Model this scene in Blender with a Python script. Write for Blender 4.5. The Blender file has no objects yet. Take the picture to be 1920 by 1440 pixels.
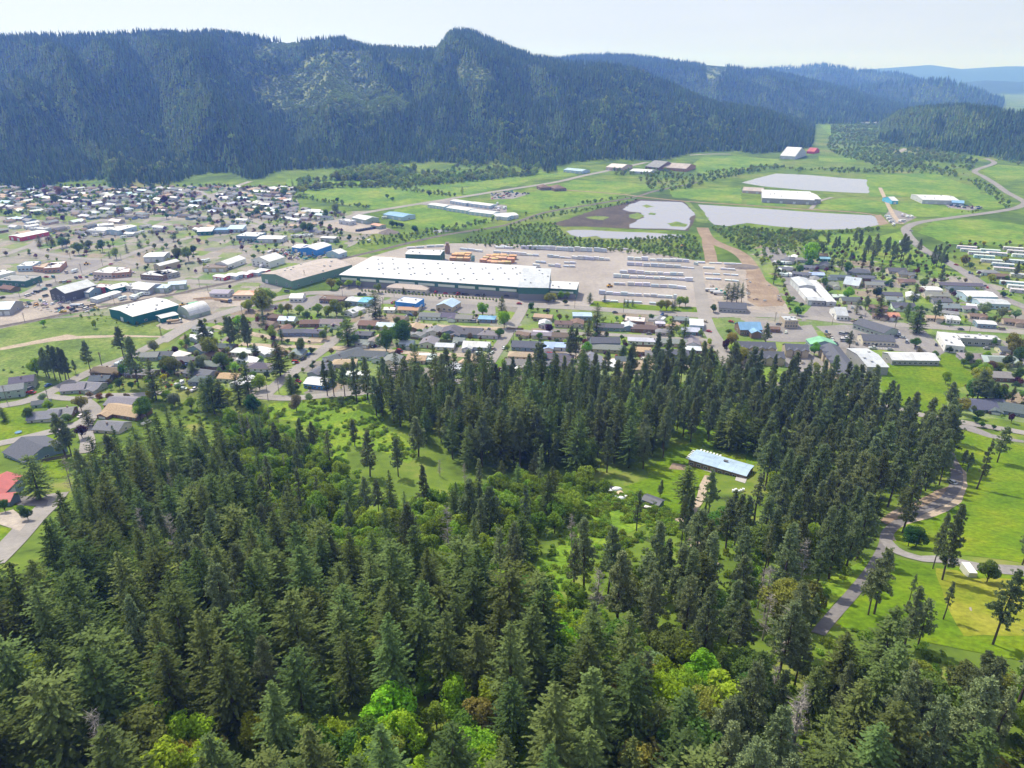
import bpy, bmesh, math, random
import numpy as np
from math import radians as R, sin, cos, tan, atan2, pi, sqrt, exp, hypot
from mathutils import Vector, Matrix
from mathutils.geometry import tessellate_polygon

random.seed(7); rng = np.random.default_rng(7)
sc = bpy.context.scene; COL = sc.collection

# ------------------------------------------------------------------ camera, world, sun, exposure
CAMH, PITCH, FPX = 180.0, R(23.5), 1333.0
cd = bpy.data.cameras.new("camera"); cam = bpy.data.objects.new("camera", cd); COL.objects.link(cam)
cd.sensor_width = 36.0; cd.lens = 36.0 * FPX / 1920.0; cd.clip_start = 1.0; cd.clip_end = 80000.0
cam.location = (0, 0, CAMH); cam.rotation_euler = (R(90) - PITCH, 0, 0); sc.camera = cam

SUN_EL, SUN_AZ = R(52), atan2(-0.62, 0.78)
sundir = Vector((sin(SUN_AZ) * cos(SUN_EL), cos(SUN_AZ) * cos(SUN_EL), sin(SUN_EL)))
w = bpy.data.worlds.new("World"); sc.world = w; w.use_nodes = True
nt = w.node_tree; bg = nt.nodes["Background"]
sky = nt.nodes.new("ShaderNodeTexSky"); sky.sky_type = 'NISHITA'; sky.sun_disc = False
sky.sun_elevation = SUN_EL; sky.sun_rotation = SUN_AZ; sky.air_density = 1.0; sky.dust_density = 2.2; sky.altitude = 200
veil = nt.nodes.new("ShaderNodeMixRGB"); veil.blend_type = 'MIX'
veil.inputs[2].default_value = (7.1, 7.6, 9.0, 1)          # thin high cloud sheet
tc = nt.nodes.new("ShaderNodeTexCoord"); mp = nt.nodes.new("ShaderNodeMapping"); mp.inputs['Scale'].default_value = (1.5, 1.5, 9)
nz = nt.nodes.new("ShaderNodeTexNoise"); nz.inputs['Scale'].default_value = 1.6; nz.inputs['Detail'].default_value = 5
mr = nt.nodes.new("ShaderNodeMapRange"); mr.inputs[1].default_value = 0.3; mr.inputs[2].default_value = 0.7; mr.inputs[3].default_value = 0.6; mr.inputs[4].default_value = 0.9
L = nt.links.new
L(tc.outputs['Generated'], mp.inputs['Vector']); L(mp.outputs['Vector'], nz.inputs['Vector']); L(nz.outputs['Fac'], mr.inputs[0])
L(mr.outputs[0], veil.inputs[0]); L(sky.outputs[0], veil.inputs[1]); L(veil.outputs[0], bg.inputs['Color'])
bg.inputs['Strength'].default_value = 0.105

sl = bpy.data.lights.new("sun", 'SUN'); sl.energy = 4.8; sl.angle = R(0.6); sl.color = (1.0, 0.965, 0.91)
so = bpy.data.objects.new("sun", sl); COL.objects.link(so); so.location = (-200, 300, 500)
so.rotation_euler = sundir.to_track_quat('Z', 'Y').to_euler()
vs = sc.view_settings; vs.view_transform = 'Standard'; vs.look = 'None'; vs.exposure = 0.16; vs.gamma = 1.0
cy = sc.cycles
cy.max_bounces = 5; cy.diffuse_bounces = 3; cy.glossy_bounces = 2; cy.transmission_bounces = 2; cy.volume_bounces = 1; cy.transparent_max_bounces = 4
cy.use_denoising = True; cy.caustics_reflective = False; cy.caustics_refractive = False
sc.render.use_persistent_data = False

# ------------------------------------------------------------------ terrain and pixel -> ground
CP, SP = cos(PITCH), sin(PITCH)
def ray(u, v):
    a, b = (u - 960) / FPX, (720 - v) / FPX
    return a, CP + b * SP, -SP + b * CP
def vnoise(x, y, seed=0):
    x = np.asarray(x, float); y = np.asarray(y, float)
    xi = np.floor(x).astype(np.int64); yi = np.floor(y).astype(np.int64); xf = x - xi; yf = y - yi
    def h(a, b):
        n = (a * 374761393 + b * 668265263 + seed * 974634) & 0x7fffffff
        n = ((n ^ (n >> 13)) * 1274126177) & 0x7fffffff
        return ((n ^ (n >> 16)) & 0xffff) / 65535.0
    sx = xf * xf * (3 - 2 * xf); sy = yf * yf * (3 - 2 * yf)
    return (h(xi, yi) * (1 - sx) + h(xi + 1, yi) * sx) * (1 - sy) + (h(xi, yi + 1) * (1 - sx) + h(xi + 1, yi + 1) * sx) * sy
def fbm(x, y, seed=0, o=4):
    s, a, t = 0, 1.0, 0
    for k in range(o):
        s = s + a * (vnoise(np.asarray(x) * 2 ** k, np.asarray(y) * 2 ** k, seed + k) - .5); t += a; a *= .5
    return s / t
def T(x, y):                                     # the near hill and the flat valley floor
    x = np.asarray(x, float); y = np.asarray(y, float)
    fade = np.clip((470 - y) / 120, 0, 1)
    return 60 * np.exp(-((y - 60) / 170) ** 2) * np.clip((520 - y) / 60, 0, 1) + fade * 3.0 * fbm(x / 60, y / 60, 3, 2)
def Tz(x, y): return float(T(x, y))
def G(u, v, h=0.0):                              # the ground point (h metres above it) a pixel of the survey photo shows
    a, b, c = ray(u, v); z = h
    for _ in range(40):
        t = (CAMH - z) / -c
        z = .5 * z + .5 * (Tz(a * t, b * t) + h)
    t = (CAMH - z) / -c
    return Vector((a * t, b * t, z))
CR = {'1': (0, 330, 3.84), '2': (450, 330, 3.84), '3': (920, 330, 3.84), '4': (1400, 330, 3.692), 'A': (0, 600, 3.2), 'B': (450, 540, 3.2),
      'C': (1000, 540, 3.6), 'D': (1400, 560, 3.692), 'E': (1050, 820, 4.267), 'F': (1450, 820, 3.6), 'K': (460, 30, 2.595), 'R': (1150, 80, 2.494), '0': (0, 0, 1)}
def cp(c, x, y): a, b, s = CR[c]; return a + x / s, b + y / s
def P(c, x, y, h=0.0): return G(*cp(c, x, y), h)

# mountain layers: crest pixels, crest distance, front width, back width
LAY = [
 ([(-900,70),(-300,60),(0,62),(200,55),(400,50),(480,58),(545,72),(600,62),(650,64),(700,80),(760,84),(820,84),(846,50),(880,48),(915,64),(960,82),(1000,98),(1060,106),(1110,110),(1160,117),(1200,122),(1250,145),(1300,168),(1350,188),(1400,194),(1450,204),(1500,226),(1550,256),(1575,272),(1600,300)],
  [(-900,2900),(480,2900),(850,2800),(1100,2700),(1300,2600),(1600,2330)], [(-900,1500),(900,1640),(1150,1720),(1300,1850),(1430,1950),(1560,2130),(1600,2250)], 900, 18),
 ([(-900,250),(-200,255),(480,250),(529,238),(590,226),(633,214),(691,219),(788,207),(845,180),(903,168),(961,169),(1038,188),(1115,215),(1200,242),(1290,278),(1330,330)],
  [(-900,2050),(529,2030),(900,2120),(1290,2050)], [(-900,1420),(480,1520),(700,1580),(1000,1640),(1300,1760)], 500, 18),
 ([(600,150),(1100,100),(1150,100),(1190,101),(1300,115),(1370,121),(1450,131),(1550,153),(1640,178),(1720,198),(1760,215)], [(0,4700),(1760,4700)], 1500, 1500, 18),
 ([(1300,140),(1480,124),(1540,120),(1600,130),(1690,137),(1715,146),(1800,165)], [(0,7600),(1900,7600)], 1800, 1500, 15),
 ([(1450,180),(1600,162),(1690,152),(1780,149),(1850,172),(1895,192),(1930,210)], [(0,5900),(1900,5900)], 1100, 1200, 15),
 ([(1655,262),(1670,232),(1700,204),(1750,196),(1830,192),(1920,203),(2050,208),(2500,205)], [(1600,3100),(1700,2800),(1920,2500),(2500,2400)], 520, 600, 16),
 ([(1400,142),(1660,127),(1740,121),(1800,129),(1860,125),(1920,121),(2100,115),(2500,125)], [(0,16500),(3000,16500)], 2500, 3000, 0),
 ([(1600,170),(1780,157),(1850,150),(1920,153),(2100,140),(2500,150)], [(0,11000),(3000,11000)], 1800, 2000, 0),
]
def mountains(x, y):
    x = np.asarray(x, float); y = np.asarray(y, float)
    D = np.hypot(x, y); u = 960 + FPX * 1.09 * x / np.maximum(y, 1e-3)
    H = np.zeros_like(D)
    for i, (cr, dc, wf, wb, tr) in enumerate(LAY):
        cu = np.array([p[0] for p in cr], float); cv = np.array([p[1] for p in cr], float)
        v = np.interp(u, cu, cv); Dc = np.interp(u, [p[0] for p in dc], [p[1] for p in dc])
        a, b, c = (u - 960) / FPX, CP + (720 - v) / FPX * SP, -SP + (720 - v) / FPX * CP
        Hc = np.maximum(CAMH + Dc * c / np.hypot(a, b) - tr, 0)
        Hc = np.where((u < cu[0]) | (u > cu[-1]), 0, Hc)
        if isinstance(wf, list): wf = np.maximum(Dc - np.interp(u, [p[0] for p in wf], [p[1] for p in wf]), 60)
        wob = fbm(u / 90, D / 500 + i, 11 + i, 3) * .55
        s = (D - Dc) / np.where(D < Dc, wf, wb)
        s2 = np.clip(np.abs(s) * (1 + wob * np.clip(np.abs(s) * 4, 0, 1)), 0, 1)
        p = (1 - s2 ** 1.15) ** 1.05
        g = (fbm(x / 420, y / 420, 31 + i, 4) * .9 + 1.3 * (.2 - np.abs(fbm(u / 150 + D / 1500, D / 1800, 61 + i, 3)))) * np.clip(np.abs(s) * 3, 0, 1) * 1.5
        ph = u / 150 + 2.2 * fbm(u / 300, D / 700, 71 + i, 2) + D / 2400; tri = np.abs(2 * (ph - np.floor(ph + .5))) - .5
        if i < 6: g = g + .42 * tri * np.clip(np.abs(s) * 2.5, 0, 1)
        H = np.maximum(H, Hc * np.clip(p * (1 + g), 0, 1 - .42 * np.abs(np.clip(s, -1, 1))))
    return H * (y > 600)
def HT(x, y): return T(x, y) + mountains(x, y)

# ------------------------------------------------------------------ helpers
def tag(o, label=None, cat=None, group=None, kind=None):
    if label: o['label'] = label
    if cat: o['category'] = cat
    if group: o['group'] = group
    if kind: o['kind'] = kind
    return o
def mk(name, v, f, mats, parent=None, mi=None, smooth=False, uv=None):
    me = bpy.data.meshes.new(name)
    me.from_pydata([tuple(map(float, p)) for p in v], [], f)
    for m in (mats if isinstance(mats, (list, tuple)) else [mats]): me.materials.append(m)
    if mi is not None: me.polygons.foreach_set('material_index', np.asarray(mi, np.int32))
    if smooth: me.polygons.foreach_set('use_smooth', np.ones(len(me.polygons), bool))
    me.update()
    return ob(name, me, parent)
def ob(name, me, parent=None):
    o = bpy.data.objects.new(name, me); COL.objects.link(o)
    if parent is not None: o.parent = parent
    return o
def npmesh(name, V, Fq, mats, mi=None):
    me = bpy.data.meshes.new(name); n, k = Fq.shape
    me.vertices.add(len(V)); me.vertices.foreach_set('co', np.asarray(V, np.float32).ravel())
    me.loops.add(n * k); me.loops.foreach_set('vertex_index', Fq.astype(np.int32).ravel())
    me.polygons.add(n); me.polygons.foreach_set('loop_start', np.arange(0, n * k, k, dtype=np.int32))
    for m in mats: me.materials.append(m)
    if mi is not None: me.polygons.foreach_set('material_index', np.asarray(mi, np.int32))
    me.update(calc_edges=True); me.validate()
    return me
class MB:                                        # collects simple solids into one mesh
    def __init__(s): s.v = []; s.f = []; s.m = []
    def add(s, v, f, m=0):
        b = len(s.v); s.v += [tuple(p) for p in v]; s.f += [[b + i for i in q] for q in f]; s.m += [m] * len(f)
    def box(s, x0, x1, y0, y1, z0, z1, m=0):
        s.add([(x0,y0,z0),(x1,y0,z0),(x1,y1,z0),(x0,y1,z0),(x0,y0,z1),(x1,y0,z1),(x1,y1,z1),(x0,y1,z1)],
              [(3,2,1,0),(4,5,6,7),(0,1,5,4),(1,2,6,5),(2,3,7,6),(3,0,4,7)], m)
    def prism(s, poly, ax, a, b, m=0):           # poly: (q, z) outline counted anticlockwise, swept along x or y
        n = len(poly)
        pt = (lambda q, t: (t, q[0], q[1])) if ax == 'x' else (lambda q, t: (q[0], t, q[1]))
        v = [pt(q, a) for q in poly] + [pt(q, b) for q in poly]
        f = [tuple(range(n)), tuple(range(2 * n - 1, n - 1, -1))] + [(i + n, (i + 1) % n + n, (i + 1) % n, i) for i in range(n)]
        if ax == 'y': pass
        else: f = [q[::-1] for q in f]
        s.add(v, f, m)
    def tube(s, pts, rad, n=6, m=0):
        pts = [Vector(p) for p in pts]; rings = []
        for i, p in enumerate(pts):
            d = (pts[min(i + 1, len(pts) - 1)] - pts[max(i - 1, 0)]).normalized()
            a = d.orthogonal().normalized(); b = d.cross(a); r = rad[i] if isinstance(rad, (list, tuple)) else rad
            rings.append([p + (a * cos(2 * pi * k / n) + b * sin(2 * pi * k / n)) * r for k in range(n)])
        v = [q for r_ in rings for q in r_]; f = []
        for i in range(len(rings) - 1):
            for k in range(n): f.append((i * n + k, i * n + (k + 1) % n, (i + 1) * n + (k + 1) % n, (i + 1) * n + k))
        f.append(tuple(range(n - 1, -1, -1))); f.append(tuple(range((len(rings) - 1) * n, len(rings) * n)))
        s.add(v, f, m)
    def build(s, name, mats, parent=None, smooth=False):
        return mk(name, s.v, s.f, mats, parent, s.m, smooth)
REG = []                                         # things whose label is worded from what they stand by
LAND = []                                        # (phrase, x, y): things one can find
def empty(name, loc, rz=0, group=None):
    o = bpy.data.objects.new(name, None); COL.objects.link(o); o.empty_display_size = .5
    o.location = loc; o.rotation_euler = (0, 0, rz)
    if group: o['group'] = group
    return o
def reg(o, desc, cat): o['category'] = cat; REG.append((o, desc, cat))
def land(phrase, p): LAND.append((phrase, p[0], p[1]))

# ------------------------------------------------------------------ materials
def nm(name):
    m = bpy.data.materials.new(name); m.use_nodes = True; n = m.node_tree.nodes
    b = n["Principled BSDF"]; return m, m.node_tree, n, b
def N(t, k, **kw):
    n = t.nodes.new(k)
    for a, b in kw.items(): setattr(n, a, b)
    return n
def noise(t, scale, detail=4, src='Object', rough=.6):
    c = N(t, "ShaderNodeTexCoord"); n = N(t, "ShaderNodeTexNoise"); n.inputs['Scale'].default_value = scale; n.inputs['Detail'].default_value = detail; n.inputs['Roughness'].default_value = rough
    t.links.new(c.outputs[src], n.inputs['Vector']); return n.outputs['Fac']
def ramp(t, fac, stops):
    r = N(t, "ShaderNodeValToRGB"); e = r.color_ramp.elements
    while len(e) < len(stops): e.new(.5)
    for q, (p, c) in zip(e, stops): q.position = p; q.color = (*c, 1)
    t.links.new(fac, r.inputs[0]); return r.outputs[0]
def mix(t, a, b, fac=.5, mode='MIX'):
    m = N(t, "ShaderNodeMixRGB", blend_type=mode)
    for i, x in ((0, fac), (1, a), (2, b)):
        if hasattr(x, 'is_linked'): t.links.new(x, m.inputs[i])
        elif isinstance(x, tuple): m.inputs[i].default_value = (*x, 1)
        else: m.inputs[i].default_value = x
    return m.outputs[0]
def mrange(t, x, a, b, c, d):
    m = N(t, "ShaderNodeMapRange"); t.links.new(x, m.inputs[0])
    for i, q in enumerate((a, b, c, d)): m.inputs[i + 1].default_value = q
    return m.outputs[0]
def paint(name, rough, lo=.8, hi=1.12, scale=.6, metal=0.0, rib=0.0, spec=.4):
    m, t, n, b = nm(name)
    oi = N(t, "ShaderNodeObjectInfo"); f = mrange(t, noise(t, scale, 5), .25, .75, lo, hi)
    v = N(t, "ShaderNodeVectorMath", operation='SCALE'); t.links.new(oi.outputs['Color'], v.inputs[0]); t.links.new(f, v.inputs['Scale'])
    t.links.new(v.outputs[0], b.inputs['Base Color'])
    b.inputs['Roughness'].default_value = rough; b.inputs['Metallic'].default_value = metal; b.inputs['Specular IOR Level'].default_value = spec
    if rib:
        c = N(t, "ShaderNodeTexCoord"); wv = N(t, "ShaderNodeTexWave"); wv.inputs['Scale'].default_value = rib; t.links.new(c.outputs['Object'], wv.inputs[0])
        bp = N(t, "ShaderNodeBump"); bp.inputs['Strength'].default_value = .25; bp.inputs['Distance'].default_value = .05
        t.links.new(wv.outputs[0], bp.inputs['Height']); t.links.new(bp.outputs[0], b.inputs['Normal'])
    return m
M = {}
M['wall'] = paint('painted_wall', .8, .85, 1.1, .7)
M['shingle'] = paint('shingle_roof', .9, .72, 1.2, 1.3)
M['metal'] = paint('metal_roof', .5, .86, 1.06, .12, 0, 1.4)
M['paint'] = paint('car_paint', .25, .97, 1.03, 1, 0, 0, .6)
_m, _t, _n, _b = M['metal'], M['metal'].node_tree, M['metal'].node_tree.nodes, M['metal'].node_tree.nodes['Principled BSDF']
_src = _b.inputs['Base Color'].links[0].from_socket
_c = N(_t, 'ShaderNodeTexCoord'); _w = N(_t, 'ShaderNodeTexBrick'); _w.inputs['Scale'].default_value = .12; _w.inputs['Color1'].default_value = (1, 1, 1, 1); _w.inputs['Color2'].default_value = (.86, .865, .87, 1); _w.inputs['Mortar'].default_value = (.7, .7, .7, 1); _w.inputs['Mortar Size'].default_value = .012; _w.inputs['Brick Width'].default_value = .9; _w.inputs['Row Height'].default_value = 2.2
_t.links.new(_c.outputs['Object'], _w.inputs['Vector'])
_t.links.new(mix(_t, mix(_t, _src, _w.outputs['Color'], 1.0, 'MULTIPLY'), ramp(_t, noise(_t, .25, 7), [(.35, (.87, .86, .84)), (.55, (1, 1, 1))]), 1.0, 'MULTIPLY'), _b.inputs['Base Color'])
M['wood'] = paint('weathered_wood', .85, .7, 1.25, 2.2)
M['wrap'] = paint('plastic_wrap', .45, .8, 1.1, .9)
def plain(name, rgb, rough=.8, var=.2, scale=2.0, metal=0):
    m, t, n, b = nm(name)
    f = noise(t, scale, 4); t.links.new(ramp(t, f, [(.3, tuple(c * (1 - var) for c in rgb)), (.7, tuple(min(1, c * (1 + var)) for c in rgb))]), b.inputs['Base Color'])
    b.inputs['Roughness'].default_value = rough; b.inputs['Metallic'].default_value = metal; return m
M['glass'] = plain('window_glass', (.03, .04, .05), .1)
M['frame'] = plain('white_frame', (.6, .6, .58), .6)
M['tyre'] = plain('tyre_rubber', (.02, .02, .02), .9)
M['bark'] = plain('bark', (.075, .055, .042), .95, .35, 3)
M['barkgrey'] = plain('grey_bark', (.3, .27, .24), .95, .3, 3)
M['pole'] = plain('pole_wood', (.14, .11, .085), .9, .2, 4)
M['concrete'] = plain('concrete', (.42, .4, .38), .9, .12, .5)
def leaf(name, rgb, trans=.3, hue=.02, val=.35, isl=.35):
    m, t, n, b = nm(name); n.remove(b); out = n["Material Output"]
    oi = N(t, "ShaderNodeObjectInfo"); ge = N(t, "ShaderNodeNewGeometry")
    hs = N(t, "ShaderNodeHueSaturation")
    if rgb is None: t.links.new(oi.outputs['Color'], hs.inputs['Color'])
    else: hs.inputs['Color'].default_value = (*rgb, 1)
    t.links.new(mrange(t, oi.outputs['Random'], 0, 1, .5 - hue, .5 + hue), hs.inputs['Hue'])
    m2 = N(t, "ShaderNodeMath", operation='FRACT'); m1 = N(t, "ShaderNodeMath", operation='MULTIPLY'); m1.inputs[1].default_value = 7.31
    t.links.new(oi.outputs['Random'], m1.inputs[0]); t.links.new(m1.outputs[0], m2.inputs[0])
    a = mrange(t, m2.outputs[0], 0, 1, 1 - val, 1 + val); c = mrange(t, ge.outputs['Random Per Island'], 0, 1, 1 - isl, 1 + isl)
    mm = N(t, "ShaderNodeMath", operation='MULTIPLY'); t.links.new(a, mm.inputs[0]); t.links.new(c, mm.inputs[1]); t.links.new(mm.outputs[0], hs.inputs['Value'])
    d = N(t, "ShaderNodeBsdfDiffuse"); tr = N(t, "ShaderNodeBsdfTranslucent"); ms = N(t, "ShaderNodeMixShader"); ms.inputs[0].default_value = trans
    t.links.new(hs.outputs[0], d.inputs[0]); t.links.new(hs.outputs[0], tr.inputs[0])
    t.links.new(d.outputs[0], ms.inputs[1]); t.links.new(tr.outputs[0], ms.inputs[2]); t.links.new(ms.outputs[0], out.inputs[0])
    return m
M['fir'] = leaf('fir_needles', (.115, .158, .048), .27, .025, .38, .28)
M['pine'] = leaf('pine_needles', (.225, .275, .125), .3, .02, .28, .3)
M['leafy'] = leaf('leaves', None, .5, .012, .18, .4)
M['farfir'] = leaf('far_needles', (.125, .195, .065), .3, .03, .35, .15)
M['sun_tinted_fir'] = leaf('sun_tinted_needles', (.22, .31, .09), .35, .03, .3, .2)  # paler needle colour standing in for sunlight on the mountain spurs
M['young'] = leaf('young_needles', (.2, .28, .09), .5, .02, .35, .3)
M['bushy'] = leaf('bush_leaves', (.25, .36, .05), .55, .022, .35, .35)
M['thick'] = leaf('thicket_leaves', (.26, .34, .08), .6, .03, .3, .3)
def ground(name, stops, scale, detail=6, fine=None, rough=.95):
    m, t, n, b = nm(name)
    c = ramp(t, noise(t, scale, detail, 'Object', .65), stops)
    if fine:
        f = mrange(t, noise(t, fine[0], 3), .3, .7, 1 - fine[1], 1 + fine[1]); v = N(t, "ShaderNodeVectorMath", operation='SCALE')
        t.links.new(c, v.inputs[0]); t.links.new(f, v.inputs['Scale']); c = v.outputs[0]
    t.links.new(c, b.inputs['Base Color']); b.inputs['Roughness'].default_value = rough; b.inputs['Specular IOR Level'].default_value = .15
    return m
M['lawn'] = ground('lawn', [(.28, (.06, .12, .004)), (.45, (.10, .175, .004)), (.6, (.145, .205, .006)), (.78, (.235, .24, .02))], .035, 9, (.55, .3))
M['drylawn'] = ground('dry_lawn', [(.28, (.12,.17,.01)), (.45, (.19,.21,.015)), (.6, (.25,.245,.03)), (.78, (.33,.29,.08))], .05, 9, (.6, .25))
M['meadow'] = ground('meadow', [(.28, (.06, .12, .012)), (.5, (.13, .22, .014)), (.72, (.25, .29, .03))], .06, 8, (.7, .35))
M['field'] = ground('field', [(.28, (.07, .14, .02)), (.45, (.11, .2, .02)), (.58, (.17, .24, .03)), (.75, (.25, .26, .07))], .016, 9, (.12, .28))
M['rough'] = ground('rough_field', [(.3, (.07, .11, .025)), (.5, (.13, .19, .035)), (.68, (.22, .25, .07)), (.85, (.3, .28, .14))], .045, 8, (.4, .3))
M['forest_floor'] = ground('forest_floor', [(.3, (.035, .045, .012)), (.5, (.07, .10, .02)), (.7, (.13, .15, .03))], .09, 6, (.8, .3))
M['asphalt'] = ground('asphalt', [(.3, (.14, .13, .13)), (.7, (.2, .185, .18))], .05, 5, (.8, .12))
M['street'] = ground('street', [(.3, (.24, .22, .205)), (.7, (.32, .295, .275))], .04, 5, (.6, .1))
M['lot'] = ground('parking_lot', [(.3, (.2, .185, .18)), (.7, (.28, .26, .25))], .04, 5, (.6, .15))
M['yardpave'] = ground('yard_pavement', [(.25, (.25, .22, .2)), (.5, (.32, .285, .26)), (.75, (.39, .35, .32))], .02, 7, (.3, .12))
M['gravel'] = ground('gravel', [(.3, (.25, .22, .19)), (.55, (.36, .31, .27)), (.75, (.45, .39, .32))], .03, 7, (.5, .2))
M['dirt'] = ground('dirt', [(.3, (.2, .14, .095)), (.55, (.28, .21, .15)), (.75, (.38, .31, .24))], .06, 7, (.7, .25))
M['track'] = ground('track', [(.3, (.3, .24, .18)), (.6, (.42, .34, .26))], .1, 6, (.7, .2))
M['mud'] = ground('mud', [(.3, (.05, .043, .035)), (.6, (.1, .08, .06)), (.8, (.17, .15, .1))], .03, 7, (.3, .3))
M['ballast'] = ground('ballast', [(.3, (.13, .11, .1)), (.7, (.22, .19, .17))], .1, 5, (.8, .2))
def town_mat(name, st, wl):
    m, t, n, b = nm(name)
    tc_ = N(t, "ShaderNodeTexCoord"); mp_ = N(t, "ShaderNodeMapping"); mp_.inputs['Rotation'].default_value = (0, 0, .12); t.links.new(tc_.outputs['Object'], mp_.inputs['Vector'])
    vo = N(t, "ShaderNodeTexVoronoi", distance='CHEBYCHEV'); vo.inputs['Scale'].default_value = 1 / 19; vo.inputs['Randomness'].default_value = .75
    nz_ = N(t, "ShaderNodeTexNoise"); nz_.inputs['Scale'].default_value = .12; t.links.new(tc_.outputs['Object'], nz_.inputs['Vector'])
    va = N(t, "ShaderNodeVectorMath", operation='MULTIPLY_ADD'); va.inputs[1].default_value = (7, 7, 0); t.links.new(nz_.outputs['Color'], va.inputs[0]); t.links.new(mp_.outputs[0], va.inputs[2]); t.links.new(va.outputs[0], vo.inputs['Vector'])
    sp = N(t, "ShaderNodeSeparateColor"); t.links.new(vo.outputs['Color'], sp.inputs[0])
    r = N(t, "ShaderNodeValToRGB"); r.color_ramp.interpolation = 'CONSTANT'; e = r.color_ramp.elements
    while len(e) < len(st): e.new(.5)
    for q, (p, c) in zip(e, st): q.position = p; q.color = (*c, 1)
    t.links.new(sp.outputs[0], r.inputs[0])
    base = ramp(t, noise(t, .045, 6), [(.35, (.12,.17,.05)), (.48, (.24,.22,.18)), (.62, (.3,.27,.24)), (.8, (.36,.32,.28))])
    c = mix(t, r.outputs[0], base, mrange(t, noise(t, .02, 4), .4, .6, .15 * wl, .75 * wl))
    c = mix(t, c, ramp(t, noise(t, .5, 5), [(.3, (.75,.75,.75)), (.7, (1.2,1.2,1.2))]), 1.0, 'MULTIPLY')
    t.links.new(c, b.inputs['Base Color']); b.inputs['Roughness'].default_value = .95; b.inputs['Specular IOR Level'].default_value = .15; return m
M['blocks'] = town_mat('town_ground', [(0, (.1,.19,.02)), (.2, (.16,.23,.03)), (.36, (.27,.245,.22)), (.52, (.19,.18,.175)), (.66, (.32,.285,.25)), (.8, (.11,.17,.03)), (.9, (.28,.22,.16))], 1.0)
M['yards'] = town_mat('garden_ground', [(0, (.1,.19,.01)), (.2, (.15,.24,.015)), (.4, (.12,.2,.02)), (.55, (.22,.2,.18)), (.68, (.3,.27,.24)), (.76, (.18,.26,.02)), (.92, (.26,.2,.14))], .55)
def water(name, rgb, rough):
    m, t, n, b = nm(name); b.inputs['Base Color'].default_value = (*rgb, 1); b.inputs['Roughness'].default_value = rough; b.inputs['IOR'].default_value = 1.9
    bp = N(t, "ShaderNodeBump"); bp.inputs['Strength'].default_value = .04; t.links.new(noise(t, .25, 3), bp.inputs['Height']); t.links.new(bp.outputs[0], b.inputs['Normal']); return m
M['water'] = water('pond_water', (.27, .25, .265), .04)
M['marshwater'] = M['water']

# ------------------------------------------------------------------ terrain sheet (one mesh out to the horizon)
def zone_px(x, y, h):                            # ray back to the survey pixel of a terrain point (used once, to lay out the clearings)
    d = Vector((x, y, h - CAMH)); f = d.y * CP - d.z * SP; up = d.y * SP + d.z * CP
    return 960 + FPX * d.x / f, 720 - FPX * up / f
def inpoly(px, py, poly):
    px = np.asarray(px); py = np.asarray(py); r = np.zeros(px.shape, bool); n = len(poly)
    for i in range(n):
        x0, y0 = poly[i]; x1, y1 = poly[(i + 1) % n]
        if y0 == y1: continue
        r ^= ((y0 > py) != (y1 > py)) & (px < (x1 - x0) * (py - y0) / (y1 - y0) + x0)
    return r
CLEAR = [[cp('K', *p) for p in [(262,205),(380,185),(552,170),(550,215),(470,270),(400,330),(330,345),(285,290)]]]
YOUNG = [[cp('0', *p) for p in [(520,150),(600,120),(670,100),(672,160),(640,200),(560,215),(500,210),(490,180)]], [cp('K', *p) for p in [(60,330),(130,300),(230,320),(260,380),(300,400),(180,430),(60,420)]], [cp('K', *p) for p in [(700,210),(760,230),(770,270),(720,280),(680,240)]],
         [cp('K', *p) for p in [(420,440),(500,390),(560,335),(640,345),(700,375),(790,440),(770,460),(600,480),(500,500),(420,490)]],
         [cp('K', *p) for p in [(50,170),(140,140),(260,130),(330,120),(300,150),(120,200),(48,205)]],
         [cp('K', *p) for p in [(1020,230),(1090,215),(1180,270),(1260,345),(1200,345),(1100,330),(1030,300)]],
         [cp('K', *p) for p in [(80,330),(200,290),(330,330),(350,380),(300,420),(230,380),(130,350)]],
         [cp('R', *p) for p in [(385,110),(480,100),(540,130),(520,170),(430,165)]]]
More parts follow.
